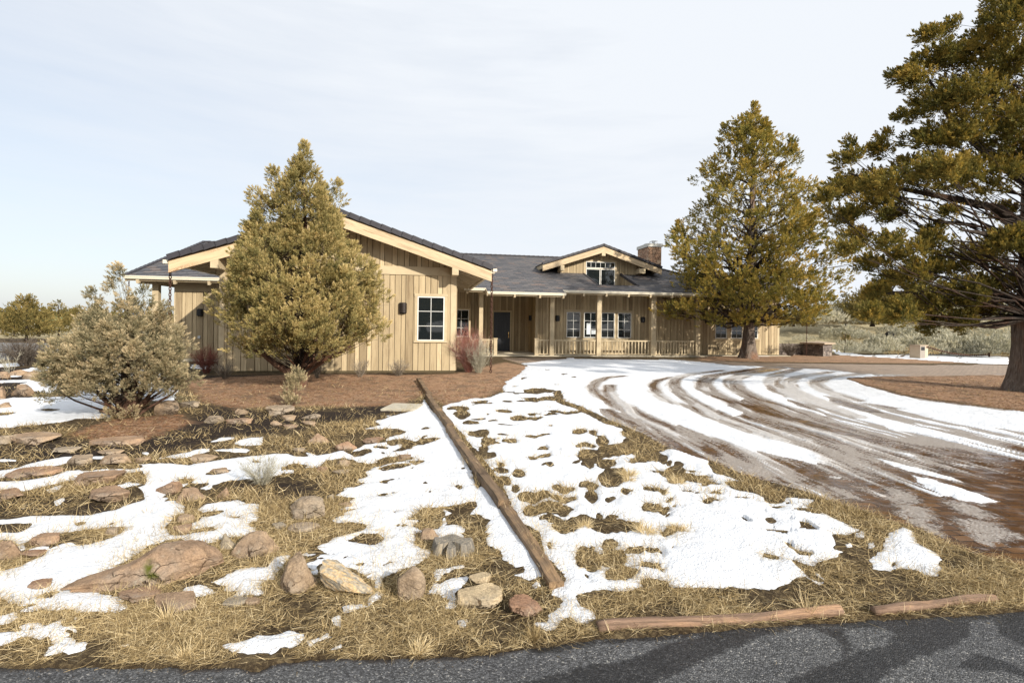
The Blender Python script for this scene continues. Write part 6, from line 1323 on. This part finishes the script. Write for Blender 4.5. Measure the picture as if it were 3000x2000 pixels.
R_ = [
 ('large low reddish boulder with a spot of green moss in the front left snow', 262, 1578, 636, 1752, .30, 'wedge', {'moss': True, 'dep': .7, 'sink': .25, 'rot': .35}),
 ('flat reddish slab poking out just below the mossy boulder', 352, 1728, 474, 1778, .22, 'slab', {}),
 ('broad pinkish rock sunk in straw near the road edge', 445, 1745, 594, 1806, .35, 'slab', {}),
 ('wide brown boulder right of the mossy one, dark cleft in its middle', 686, 1561, 808, 1640, .45, 'boulder', {}),
 ('narrow speckled upright rock leaning on the wide brown boulder', 640, 1560, 694, 1612, .80, 'point', {}),
 ('tall pointed tan rock like a small pyramid in front of the snow', 802, 1614, 918, 1750, .52, 'point', {'dep': .8, 'sink': .12}),
 ('upright rounded brown rock leaning right, near the tree stump', 1165, 1650, 1248, 1760, .55, 'round', {'dep': .7, 'sink': .2, 'tilt': .35}),
 ('pyramid-like grey-tan boulder in straw above a smooth oval stone', 846, 1453, 960, 1530, .62, 'boulder', {'sink': .25}),
 ('smooth pale oval stone just below the pyramid-like boulder', 843, 1532, 936, 1564, .60, 'round', {}),
 ('brown angular rock directly behind the grey stump', 1228, 1549, 1287, 1592, .40, 'boulder', {}),
 ('small flat yellow-tan stone, upper of the two tan ones by the road', 1373, 1682, 1438, 1722, .97, 'slab', {}),
 ('larger flat yellow-tan stone by the road, below the small tan one', 1333, 1726, 1475, 1790, .97, 'slab', {}),
 ('flat rusty red stone right of the tan stones near the road', 1488, 1752, 1590, 1808, .05, 'slab', {}),
 ('thin reddish rock poking through snow at the front left', 80, 1699, 154, 1730, .15, 'slab', {}),
 ('brown boulder cut by the left edge above the large front snow patch', -30, 1580, 60, 1648, .33, 'boulder', {}),
 ('small orange slab beside the left edge boulder', 67, 1614, 128, 1638, .12, 'slab', {}),
 ('flat pinkish rock in a straw gap in the left snow', 102, 1564, 180, 1606, .22, 'slab', {}),
 ('small tan rock at the right end of the straw gap in the left snow', 309, 1544, 346, 1570, .6, 'slab', {}),
 ('square low rock beside the narrow straw gap left of centre snow', 508, 1537, 564, 1567, .28, 'slab', {}),
 ('half-buried rock just above the square low rock', 522, 1509, 566, 1535, .5, 'slab', {}),
 ('long flat reddish rock in dry grass at the left middle', 252, 1430, 387, 1479, .25, 'slab', {}),
 ('broad reddish slab under the left snow band', 218, 1382, 353, 1432, .25, 'slab', {}),
 ('wide low red rock between two snow bands at the left', 22, 1374, 164, 1411, .18, 'slab', {}),
 ('pinkish slab at the left edge below the second snow band', -25, 1438, 84, 1473, .2, 'slab', {}),
 ('reddish-brown boulder left of the silvery twig bush', 456, 1409, 524, 1451, .2, 'boulder', {}),
 ('brown rounded rock below left of the silvery twig bush', 530, 1428, 604, 1474, .35, 'boulder', {}),
 ('upright small reddish rock under the silvery twig bush', 634, 1426, 674, 1463, .28, 'boulder', {}),
 ('thin flat rock lying in snow left of the silvery twig bush', 614, 1372, 677, 1390, .45, 'slab', {}),
 ('flat tan rock at the upper edge of the left snow band', 200, 1337, 278, 1368, .58, 'slab', {}),
 ('tan-red rock right of the flat tan one at the snow edge', 298, 1332, 388, 1368, .45, 'slab', {}),
 ('low brown rock right of centre in the dark soil', 555, 1335, 632, 1358, .5, 'slab', {}),
 ('small brown stone between dark soil and snow', 398, 1340, 441, 1357, .4, 'slab', {}),
 ('wide reddish rock lying in dark soil below the grey bush', 274, 1282, 416, 1314, .25, 'slab', {}),
 ('large flat grey-red slab at the left in dark straw', 38, 1270, 170, 1306, .4, 'slab', {}),
 ('tan slab at the left edge beside the large flat slab', -25, 1275, 36, 1307, .66, 'slab', {}),
 ('thin pale slab in dark soil below the large flat slab', 152, 1312, 222, 1330, .66, 'slab', {}),
 ('narrow flat rock at the head of the left snow band', 290, 1318, 360, 1334, .5, 'slab', {}),
 ('brown boulder behind the right stems of the grey bush', 459, 1173, 538, 1218, .5, 'boulder', {}),
 ('pale rock at the edge of the red mulch right of the grey bush', 529, 1176, 588, 1197, .62, 'slab', {}),
 ('flat tan slab in the dark soil right of the grey bush', 596, 1219, 652, 1240, .62, 'slab', {}),
 ('flat pink-red slab in dark soil in front of the conical juniper', 660, 1224, 738, 1244, .25, 'slab', {}),
 ('small peaked rock in dark soil below the red mulch', 692, 1195, 725, 1213, .5, 'boulder', {}),
 ('wide tan boulder below the juniper seedling', 775, 1189, 870, 1218, .58, 'slab', {}),
 ('blocky grey-brown rock right of the wide tan boulder', 886, 1210, 939, 1229, .62, 'boulder', {}),
 ('brown rock in the dark soil below the wide tan boulder', 822, 1216, 866, 1234, .5, 'slab', {}),
 ('small peaked brown rock left of the blocky rock cluster', 794, 1231, 828, 1248, .45, 'boulder', {}),
 ('low reddish rock at the bottom of the dark soil cluster', 830, 1244, 872, 1256, .3, 'slab', {}),
 ('flat rock right end of the dark soil cluster', 880, 1235, 924, 1250, .45, 'slab', {}),
 ('pinkish boulder in the straw strip between upper snow bands', 906, 1268, 965, 1300, .28, 'boulder', {}),
 ('peaked pink rock at the tip of the middle snow band', 983, 1293, 1046, 1321, .16, 'boulder', {}),
 ('long flat pink stone above the peaked pink rock', 1060, 1283, 1123, 1301, .18, 'slab', {}),
 ('small tan rock left of the peaked pink rock', 860, 1310, 896, 1325, .62, 'slab', {}),
 ('grey-tan rounded rock in the straw at the middle snow edge', 980, 1344, 1026, 1370, .55, 'boulder', {}),
 ('pink flat stone below the grey-tan rounded rock', 924, 1369, 962, 1386, .2, 'slab', {}),
 ('tan flat stone near the centre snow edge', 968, 1379, 1020, 1394, .62, 'slab', {}),
 ('low pinkish stone in the snow right of centre', 1160, 1333, 1206, 1350, .25, 'slab', {}),
 ('small rock at the straw edge below the centre snow', 992, 1474, 1032, 1490, .4, 'slab', {}),
 ('small grey rock on the straw right of the pyramid-like boulder', 954, 1446, 978, 1464, .72, 'boulder', {}),
 ('large brown boulder at the far left beyond the snow', 73, 1085, 124, 1112, .45, 'boulder', {}),
 ('rounded brown rock left of the far left boulder', 32, 1082, 74, 1102, .4, 'boulder', {}),
 ('reddish rock at the left edge beyond the snow', -12, 1087, 25, 1108, .35, 'boulder', {}),
 ('domed reddish boulder in dark soil left of the grey bush', 30, 1122, 98, 1162, .35, 'boulder', {}),
 ('brown rock cut by the left edge beside the domed boulder', -25, 1130, 15, 1172, .33, 'boulder', {}),
 ('brown rock on the snow at the left edge below the domed boulder', -10, 1176, 34, 1198, .42, 'boulder', {}),
 ('dark flat stone by the snow tongue near the road', 658, 1757, 724, 1786, .72, 'slab', {}),
 ('small pinkish stone beside the dark flat stone near the road', 714, 1755, 762, 1780, .4, 'slab', {}),
 ('low grey stone in the straw below the pyramid-like boulder, left side', 795, 1530, 842, 1552, .72, 'slab', {}),
]
for lab, x0, y0, x1, y1, tn, kd, kw in R_: rock(lab, x0, y0, x1, y1, tn, kd, **kw)
rock('grey and orange banded rock lying at an angle beside the pyramid rock', 932, 1642, 1098, 1756, .7, 'bar', mat='striped', seed=8, dep=.5, sink=.10, tilt=.5)
# --- grey split stump
x_, y_ = at(1318, 1640); st = thing('tree_stump', 'weathered grey cut tree stump split by dark cracks', 'stump', (x_, y_ + .12, 0))
mb = MB(); n = 40; rr = random.Random(4); ring = []
for lev, (z, sc) in enumerate(((-.03, 1.22), (.04, 1.08), (.085, 1.0), (.095, .95))):
    for j in range(n):
        a = 2 * PI * j / n; q = .145 * sc * (1 + .07 * math.sin(3 * a + 1) + .05 * math.sin(7 * a) + .02 * rr.uniform(-1, 1))
        crk = .42 if (j in (28, 27) or j in (3,) or j in (33,)) else 1.0
        mb.V.append((math.cos(a) * q * (crk if lev > 0 else 1), math.sin(a) * q * .8 * (crk if lev > 0 else 1), z + .012 * math.sin(5 * a))); mb.T.append(.5); mb.R.append((z * 3, math.cos(a) * 1.5, math.sin(a) * 1.5))
for l in range(3):
    for j in range(n): j2 = (j + 1) % n; mb.F.append((l * n + j, l * n + j2, (l + 1) * n + j2, (l + 1) * n + j)); mb.M.append(0)
c0 = len(mb.V); mb.V.append((0, 0, .088)); mb.T.append(.5); mb.R.append((0, 0, 0))
for j in range(n): mb.F.append((3 * n + j, 3 * n + (j + 1) % n, c0)); mb.M.append(0)
mb.build('stump_wood', M['stump'], st)
# --- landscape timbers
def timber(label, p, q, wd=.11, ht=.14, seed=0, z=.10, name='landscape_timber'):
    a = Vector((*at(*p, z), 0)); b = Vector((*at(*q, z), 0)); d = b - a; L = d.length; rng = random.Random(seed)
    n = max(6, int(L / .12)); mb = MB(); prof = [(-.5, 0), (-.5, .8), (-.42, 1), (.42, 1), (.5, .8), (.5, 0)]; m = len(prof)
    ang = math.atan2(d.y, d.x)
    for i in range(n + 1):
        t = i / n; wig = .006 * math.sin(t * 5 + seed) + .002 * rng.uniform(-1, 1)
        for (py, pz) in prof:
            mb.V.append((t * L, py * wd * (1 + .06 * rng.uniform(-1, 1)) + wig, -.05 + (pz * (ht - .02) + .05 + .006 * rng.uniform(-1, 1)) if pz else -.05)); mb.T.append(.5); mb.R.append((t * L + seed * 3, py * wd, pz * ht))
    for i in range(n):
        for j in range(m): j2 = (j + 1) % m; mb.F.append((i * m + j, i * m + j2, (i + 1) * m + j2, (i + 1) * m + j)); mb.M.append(0)
    mb.F.append(tuple(range(m))); mb.F.append(tuple(range(n * m + m - 1, n * m - 1, -1))); mb.M += [0, 0]
    o = mb.build(name, M['timber']); o.location = (a.x, a.y, gz(a.x, a.y)); o.rotation_euler = (0, 0, ang)
    return tag(o, label, 'timber', 'timbers edging the lawn')
timber('far end timber of the lawn edging, nearest the gable wall', (1226, 1106), (1259, 1151), .125, .12, 1)
timber('second timber of the edging from the gable wall, grey worn top', (1252, 1153), (1319, 1241), .125, .12, 2)
timber('darker timber of the edging where mulch ends and snow begins', (1315, 1243), (1405, 1367), .115, .10, 3)
timber('timber of the edging with a square cut end and streaked grain', (1405, 1368), (1476, 1462), .12, .115, 4)
timber('lowest dark wet timber of the edging, closest to the road', (1470, 1462), (1632, 1702), .105, .07, 5, .05)
def log(label, p, q, r, seed):
    a = Vector((*at(*p, .03), .012)); b = Vector((*at(*q, .03), .012)); mb = MB(); n = 30; rng = random.Random(seed); pts = []; rad = []
    for i in range(n + 1):
        t = i / n; c = a.lerp(b, t); pts.append((c.x, c.y + .01 * math.sin(t * 6 + seed), c.z + .006 * math.sin(t * 9))); rad.append(r * (1 + .08 * math.sin(t * 13 + seed) + .05 * rng.uniform(-1, 1)))
    mb.tube(pts, rad, 14); 
    L = (b - a).length
    mb.R = [((i // 14) / n * L + seed, math.cos(2 * PI * (i % 14) / 14) * r * 2, math.sin(2 * PI * (i % 14) / 14) * r * 2) for i in range(len(mb.V))]
    o = mb.build('edging_log', M['log'], None, True); return tag(o, label, 'log', 'logs along the road edge')
log('peeled brown log lying along the road edge, the longer one', (1752, 1831), (2462, 1783), .036, 1)
log('half buried wet log near the right end of the road edge', (2555, 1779), (2912, 1745), .030, 4)
# --- concrete lid in the yard
x_, y_ = at(1162, 1204); mb = MB(); mb.box(-.33, .33, 0, .75, -.02, .035); mb.box(-.30, .30, .03, .72, .035, .045, .5); o = mb.build('utility_lid', M['slab']); o.location = (x_, y_, 0); o.rotation_euler = (0, 0, -.1); tag(o, 'flat pale concrete utility lid set in the straw by the edging', 'utility lid')
# --- stone pier and low wall by the house
pu, pw = 23.55, 10.3
mb = MB(); mb.box(-.62, .62, -.6, .6, -.05, .74); pr = thing('stone_pier', 'low block pier with a flat pyramid sandstone cap beyond the house corner', 'pier', (*hw(pu, pw), 0), TH + .45); mb.build('pier_base', M['pier'], pr)
mb = MB(); b4 = [(-.76, -.74, .74), (.76, -.74, .74), (.76, .74, .74), (-.76, .74, .74)]; m4 = [(x, y, .83) for x, y, z in b4]; mb.hexa(b4, m4); mb.add(m4 + [(0, 0, .93)], [(0, 1, 4), (1, 2, 4), (2, 3, 4), (3, 0, 4)]); mb.build('pier_cap', M['stone_cap'], pr)
mb = MB(); mb.box(20.7, 22.9, 10.75, 10.95, -.05, .72); o = mb.build('garden_wall', M['pier']); o.location = (OX, OY, 0); o.rotation_euler = (0, 0, TH); tag(o, 'dark low block wall joining the house corner to the pier', 'wall')
# --- pay box post with chain barrier
x_, y_ = at(2701, 1050); bx = thing('gate_post_box', 'square tan box post with a black panel holding a chain', 'gate post', (x_, y_ + .25, gz(x_, y_)), .32)
mb = MB(); mb.box(-.34, .34, -.30, .30, -.05, .78); mb.build('post_body', M['paint_tan'], bx)
mb = MB(); mb.box(-.345, .10, -.306, -.3, .0, .76); mb.build('front_panel', M['paint_grey'], bx)
mb = MB(); mb.box(-.26, .03, -.318, -.3065, .50, .70); mb.build('dark_screen', M['black'], bx)
mb = MB(); mb.box(-.37, .37, -.33, .33, .78, .82); mb.build('post_cap', M['stone_cap'], bx)
x2, y2 = at(2898, 1046); pts = []
for i in range(17):
    t = i / 16; pts.append((x_ + .3 + (x2 - x_ - .3) * t, y_ + (y2 - y_) * t, .70 - .52 * t - .22 * math.sin(PI * t)))
chain('barrier_chain', 'heavy rusty chain strung from the box post toward the thick trunk', pts, .16, .018, .045, None, 'chain')
mb = MB(); mb.tube([(0, 0, -.05), (0, 0, .3)], .05, 8); mb.box(-.06, .06, -.06, .06, .3, .33); o = mb.build('chain_stake', M['rust']); o.location = (x2, y2, gz(x2, y2)); tag(o, 'short rusty stake holding the low end of the barrier chain', 'stake')
# --- charred stump
x_, y_ = at(2604, 1024); mb = MB(); fluted(mb, [(0, 0, -.1), (-.1, 0, .15), (.0, 0, .45), (.35, 0, .75), (.5, 0, .82)], [.32, .36, .28, .16, .03], 12, .22, 3); fluted(mb, [(0, 0, .2), (-.45, 0, .2), (-.8, 0, .02)], [.25, .16, .04], 9, .25, 6); fluted(mb, [(.1, 0, .2), (.5, .0, .3), (.55, 0, .02)], [.2, .12, .05], 9, .25, 7)
o = mb.build('charred_stump', plain('charred_wood', (.012, .011, .011), .9, .1, 0, .4, 6, .03), None, True); o.location = (x_, y_, gz(x_, y_)); tag(o, 'small black charred stump in the dry grass beyond the drive', 'stump')
# --- green roofed shelter far left
Yd = 62; Xd = (156 - CX) / FPX * Yd; sh = thing('shelter', 'tiny green-roofed shelter half hidden by trees at the far left', 'shelter', (Xd, Yd, 0))
mb = MB(); z0 = 1.45; mb.add([(-1.1, -1, z0), (1.1, -1, z0), (1.1, 1, z0), (-1.1, 1, z0), (-.5, 0, z0 + .42), (.5, 0, z0 + .42)], [(0, 1, 5, 4), (1, 2, 5), (2, 3, 4, 5), (3, 0, 4), (0, 3, 2, 1)]); mb.box(-1.1, 1.1, -1.02, -1.0, z0 - .14, z0, .5); mb.build('roof', M['green_metal'], sh)
for sx_ in (-.9, .9):
    for sy_ in (-.8, .8):
        q = MB(); q.box(sx_ - .06, sx_ + .06, sy_ - .06, sy_ + .06, -.05, z0 - .01); q.build('post', M['bark_r'], sh)
# --- far left lot: pale concrete edging and asphalt
mb = MB(); mb.box(-60, -17.6, 26.0, 26.4, -.05, .42); o = mb.build('low_wall', plain('grey_block', (.20, .21, .22), .85, .2, 0, .2, 3, .01)); tag(o, 'low grey concrete wall behind the lot at the far left', 'wall')
lot = mk('parking_lot', [(-60, 21.0, .006), (-13.2, 21.0, .006), (-15.5, 25.2, .006), (-60, 25.2, .006)], [(0, 1, 2, 3)], M['road']); tag(lot, kind='structure')

# ================================================================== dry grass
rng = np.random.default_rng(9)
def scatter(n, y0, y1, x0=-120, x1=3120):
    x = rng.uniform(x0, x1, n); y = rng.uniform(y0, y1, n); X_, Y_ = at_np(x, y); return X_, Y_
def grow(n, y0, y1, ln, wd, elev, lo=-.005, tone=(.5, .2), extra=None, lim=-.012):
    X_, Y_ = scatter(n, y0, y1)
    s = look(sAll, X_, Y_); d = look(sDr, X_, Y_); r = look(sR, X_, Y_); ml = look(mulch, X_, Y_); so = look(soil, X_, Y_)
    cl = fbm(X_ * 2.3, Y_ * 2.3, octv=3, seed=66)
    p = np.clip(.62 + cl * 1.5, .05, 1) * (1 - .9 * (ml > .45)) * (1 - .72 * (so > .45))
    k = (s < lo) & (d < -.01) & (r < -.012 + 0 * r) & (rng.random(len(X_)) < p)
    if extra is not None: k &= extra(X_, Y_)
    X_, Y_ = X_[k], Y_[k]; n = len(X_); a = rng.uniform(0, 2 * PI, n); e = np.radians(rng.uniform(elev[0], elev[1], n))
    D = np.stack([np.cos(a) * np.cos(e), np.sin(a) * np.cos(e), np.sin(e)], 1); P = np.stack([X_, Y_, look(HG, X_, Y_) + .004], 1)
    sc = np.clip(Y_ / 3.2, .8, 6)
    L = rng.uniform(ln[0], ln[1], n) * np.clip(sc, .8, 1.3); W = rng.uniform(wd[0], wd[1], n) * sc ** .8
    return strips(P, D, L, W, np.clip(rng.normal(tone[0], tone[1], n), 0, 1), rng, .25)
parts = [grow(150000, 1500, 1960, (.03, .11), (.0014, .0030), (1, 26), tone=(.41, .27)),
         grow(36000, 1480, 1960, (.05, .17), (.0014, .0026), (1, 14), tone=(.66, .2)),
         grow(22000, 1480, 1960, (.03, .09), (.0014, .0026), (40, 85), tone=(.72, .2)),
         grow(130000, 1240, 1520, (.04, .11), (.0018, .0034), (5, 60), tone=(.47, .25)),
         grow(60000, 1110, 1250, (.04, .10), (.0016, .0032), (10, 70), tone=(.50, .2)),
         grow(60000, 1150, 1960, (.05, .10), (.0012, .0024), (35, 85), lo=.055, tone=(.70, .2), extra=lambda a, b: look(sAll, a, b) > -.01),
         grow(40000, 1250, 1960, (.05, .11), (.0012, .0022), (20, 85), lo=.17, tone=(.62, .25), extra=lambda a, b: (look(sAll, a, b) > .03) & (fbm(a * 3.1, b * 3.1, octv=3, seed=93) > .18))]
off = 0; Vs = []; Fs = []; Ts = []
for V, F, T_ in parts: Vs.append(V); Fs.append(F + off); Ts.append(T_); off += len(V)
tag(mk('dry_grass', np.vstack(Vs), np.vstack(Fs), M['straw'], attrs={'tone': np.concatenate(Ts)}), kind='stuff')
# litter flakes and needles in the mulch
X_, Y_ = scatter(70000, 1092, 1300); k = (look(mulch, X_, Y_) > .45) & (look(sAll, X_, Y_) < 0) & (look(sDr, X_, Y_) < 0); X_, Y_ = X_[k], Y_[k]; n = len(X_)
a = rng.uniform(0, 2 * PI, n); D = np.stack([np.cos(a), np.sin(a), rng.uniform(.0, .3, n)], 1)
V, F, T_ = strips(np.stack([X_, Y_, look(HG, X_, Y_) + .004], 1), unit(D), rng.uniform(.03, .09, n), rng.uniform(.004, .010, n), np.clip(rng.normal(.35, .2, n), 0, 1), rng)
tag(mk('needle_litter', V, F, leafm('needle_litter', [(0, (.07, .03, .015)), (.5, (.22, .115, .06)), (1, (.42, .28, .17))], .8, 0), attrs={'tone': T_}), kind='stuff')
# grit and straw on the crumbling asphalt edge
X_, Y_ = scatter(26000, 1780, 1990); r = look(sR, X_, Y_); k = (r > -.04) & (rng.random(len(X_)) < np.exp(-np.maximum(r, 0) / .035) * .55); X_, Y_ = X_[k], Y_[k]; n = len(X_)
oc = np.array([[1, 0, 0], [0, 1, 0], [-1, 0, 0], [0, -1, 0], [0, 0, 1.0], [0, 0, -1]]); of = np.array([[0, 1, 4], [1, 2, 4], [2, 3, 4], [3, 0, 4], [1, 0, 5], [2, 1, 5], [3, 2, 5], [0, 3, 5]])
sz = rng.uniform(.0015, .006, (n, 1, 1)) * rng.uniform(.5, 1.2, (n, 1, 1)); V = np.stack([X_, Y_, look(HRD, X_, Y_) + .001], 1)[:, None, :] + oc[None] * sz * rng.uniform(.5, 1.2, (n, 6, 1))
F = (np.arange(n)[:, None, None] * 6 + of[None]).reshape(-1, 3)
tag(mk('road_grit', V.reshape(-1, 3), F, leafm('road_grit', [(0, (.02, .018, .016)), (.6, (.07, .06, .05)), (1, (.22, .18, .13))], .9, 0), attrs={'tone': np.repeat(rng.random(n), 6)}), kind='stuff')
V, F, T_ = strips(*(lambda q: (np.stack([q[0], q[1], look(HRD, q[0], q[1]) + .003], 1), unit(np.stack([np.cos(q[2]), np.sin(q[2]), 0.03 + 0 * q[2]], 1)), rng.uniform(.015, .06, len(q[0])), rng.uniform(.001, .002, len(q[0])), np.clip(rng.normal(.6, .2, len(q[0])), 0, 1)))((lambda a, b: (a, b, rng.uniform(0, 6.28, len(a))))(X_[::6], Y_[::6])), rng, .2)
tag(mk('loose_straw', V, F, M['straw'], attrs={'tone': T_}), kind='stuff')
# tufts that stand out
def tuft(label, x, y, h, w, n, seed, tone=.75, droop=.5):
    rg = np.random.default_rng(seed); X_, Y_ = at(x, y); a = rg.uniform(0, 2 * PI, n); e = np.radians(rg.uniform(8, 80, n)) ; r = np.sqrt(rg.random(n)) * w * .18
    D = np.stack([np.cos(a) * np.cos(e), np.sin(a) * np.cos(e), np.sin(e)], 1); P = np.stack([np.cos(a) * r, np.sin(a) * r, 0 * a], 1)
    V, F, T_ = strips(P, D, rg.uniform(.5, 1.1, n) * np.where(np.sin(e) > .6, h, w * .5), np.full(n, .0028 * max(1, Y_ / 3.5)), np.clip(rg.normal(tone, .15, n), 0, 1), rg, droop)
    o = mk('grass_tuft', V, F, M['straw'], attrs={'tone': T_}); o.location = (X_, Y_, gz(X_, Y_)); return tag(o, label, 'grass tuft')
tuft('wide bleached grass tuft on bare mud in the snowy lawn', 1890, 1560, .12, .26, 260, 1, .85)
tuft('bleached tuft left of the wide bleached one, lower lawn', 1712, 1542, .10, .20, 160, 2, .75)
tuft('pale spreading tuft beside a dark hole in the upper lawn snow', 1840, 1394, .12, .34, 240, 3, .8)
tuft('arching straw tuft on the brown patch right of the mud hole', 1985, 1420, .12, .26, 130, 4, .85)
tuft('short tuft under the pale spreading one in the mud hole', 1842, 1412, .10, .22, 140, 5, .7)
tuft('long flattened tuft at the right end of the lower lawn mud patch', 1985, 1553, .07, .24, 180, 6, .75)
tuft('upright straw tuft in front of the mossy boulder', 445, 1745, .11, .12, 110, 7, .75, .2)
tuft('upright pale tuft in front of the broad pinkish rock', 490, 1815, .11, .13, 120, 8, .8, .2)
tuft('upright pale tuft near the road left of centre', 538, 1925, .09, .12, 110, 9, .85, .25)
tuft('green-based tuft at the road edge below the rusty red stone', 1562, 1868, .08, .12, 200, 10, .45, .3)
tuft('straw tuft at the road edge below the banded rock', 1225, 1905, .08, .2, 150, 11, .82, .3)
tuft('tall thin straw tuft standing by the long edging log', 2368, 1800, .17, .10, 70, 12, .85, .15)
# ================================================================== camera, sky, sun
cam = bpy.data.cameras.new('camera'); co = bpy.data.objects.new('camera', cam); COL.objects.link(co)
cam.sensor_fit = 'HORIZONTAL'; cam.sensor_width = 36; cam.lens = 18.0
cam.shift_x = 0; cam.shift_y = -(1000 - CY) / 3000.0
cam.clip_start = .05; cam.clip_end = 9000
co.location = (0, 0, EYE); co.rotation_euler = (PI / 2, -ROLL, 0)
S.camera = co
SUN_AZ, SUN_EL = math.radians(40), math.radians(25)       # azimuth from -Y toward +X
sd = Vector((math.sin(SUN_AZ) * math.cos(SUN_EL), -math.cos(SUN_AZ) * math.cos(SUN_EL), math.sin(SUN_EL)))
sun = bpy.data.lights.new('sun', 'SUN'); so_ = bpy.data.objects.new('sun', sun); COL.objects.link(so_)
sun.energy = 3.9; sun.angle = math.radians(.8); sun.color = (1.0, .93, .82)
so_.rotation_euler = (-sd).to_track_quat('-Z', 'Y').to_euler()
w = bpy.data.worlds.new('World'); S.world = w; w.use_nodes = True; nt = w.node_tree; nt.nodes.clear()
out = nt.nodes.new('ShaderNodeOutputWorld'); bg = nt.nodes.new('ShaderNodeBackground'); nt.links.new(bg.outputs[0], out.inputs[0])
sky = nt.nodes.new('ShaderNodeTexSky'); sky.sky_type = 'NISHITA'; sky.sun_disc = False
sky.sun_elevation = SUN_EL; sky.sun_rotation = math.atan2(sd.x, sd.y); sky.air_density = 1.0; sky.dust_density = 1.5; sky.ozone_density = 1.0
tc = nt.nodes.new('ShaderNodeTexCoord')
def wn(scale, sc, detail=5, rough=.6, dist=0, loc=(0, 0, 0)):
    mp = nt.nodes.new('ShaderNodeMapping'); nt.links.new(tc.outputs['Generated'], mp.inputs[0]); mp.inputs['Scale'].default_value = sc; mp.inputs['Location'].default_value = loc
    n = nt.nodes.new('ShaderNodeTexNoise'); nt.links.new(mp.outputs[0], n.inputs['Vector']); n.inputs['Scale'].default_value = scale; n.inputs['Detail'].default_value = detail; n.inputs['Roughness'].default_value = rough; n.inputs['Distortion'].default_value = dist
    return n.outputs['Fac']
def mth(op, a, b=0.0, clamp=False):
    n = nt.nodes.new('ShaderNodeMath'); n.operation = op; n.use_clamp = clamp
    for i, v in enumerate((a, b)):
        if isinstance(v, (int, float)): n.inputs[i].default_value = v
        else: nt.links.new(v, n.inputs[i])
    return n.outputs[0]
sep = nt.nodes.new('ShaderNodeSeparateXYZ'); nt.links.new(tc.outputs['Generated'], sep.inputs[0])
c1 = wn(1.6, (1, 1, 5.0), 6, .55, .3); c2 = wn(5.0, (1, 1, 9.0), 6, .6, .2, (3, 1, 2))
# thin high cloud: thicker toward the right and overhead, open blue low on the left
side = mth('MULTIPLY', sep.outputs[0], .55)
up_ = mth('MULTIPLY', sep.outputs[2], .55)
cov = mth('ADD', mth('ADD', mth('MULTIPLY', c1, .95), mth('MULTIPLY', c2, .42)), mth('ADD', side, up_))
mrn = nt.nodes.new('ShaderNodeMapRange'); nt.links.new(cov, mrn.inputs[0]); mrn.inputs[1].default_value = .28; mrn.inputs[2].default_value = 1.02; mrn.inputs[3].default_value = .64; mrn.inputs[4].default_value = 1.0
mix = nt.nodes.new('ShaderNodeMixRGB'); nt.links.new(mrn.outputs[0], mix.inputs[0]); nt.links.new(sky.outputs[0], mix.inputs[1]); mix.inputs[2].default_value = (5.5, 5.75, 6.1, 1)
# veil of cloud brightened toward the sun behind the view, to add fill
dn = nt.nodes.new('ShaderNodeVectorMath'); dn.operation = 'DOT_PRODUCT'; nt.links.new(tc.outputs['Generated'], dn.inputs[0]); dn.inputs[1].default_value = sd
fill_glow = mth('ADD', 1.0, mth('MULTIPLY', mth('POWER', mth('MAXIMUM', dn.outputs['Value'], 0.0), 1.6), .55))
gm = nt.nodes.new('ShaderNodeVectorMath'); gm.operation = 'SCALE'; nt.links.new(mix.outputs[0], gm.inputs[0]); nt.links.new(fill_glow, gm.inputs['Scale'])
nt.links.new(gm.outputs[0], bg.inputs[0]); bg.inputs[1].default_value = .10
S.view_settings.view_transform = 'Standard'; S.view_settings.look = 'None'; S.view_settings.exposure = .7; S.view_settings.gamma = 1
S.cycles.max_bounces = 6; S.cycles.diffuse_bounces = 3; S.cycles.transparent_max_bounces = 4
S.cycles.use_denoising = True
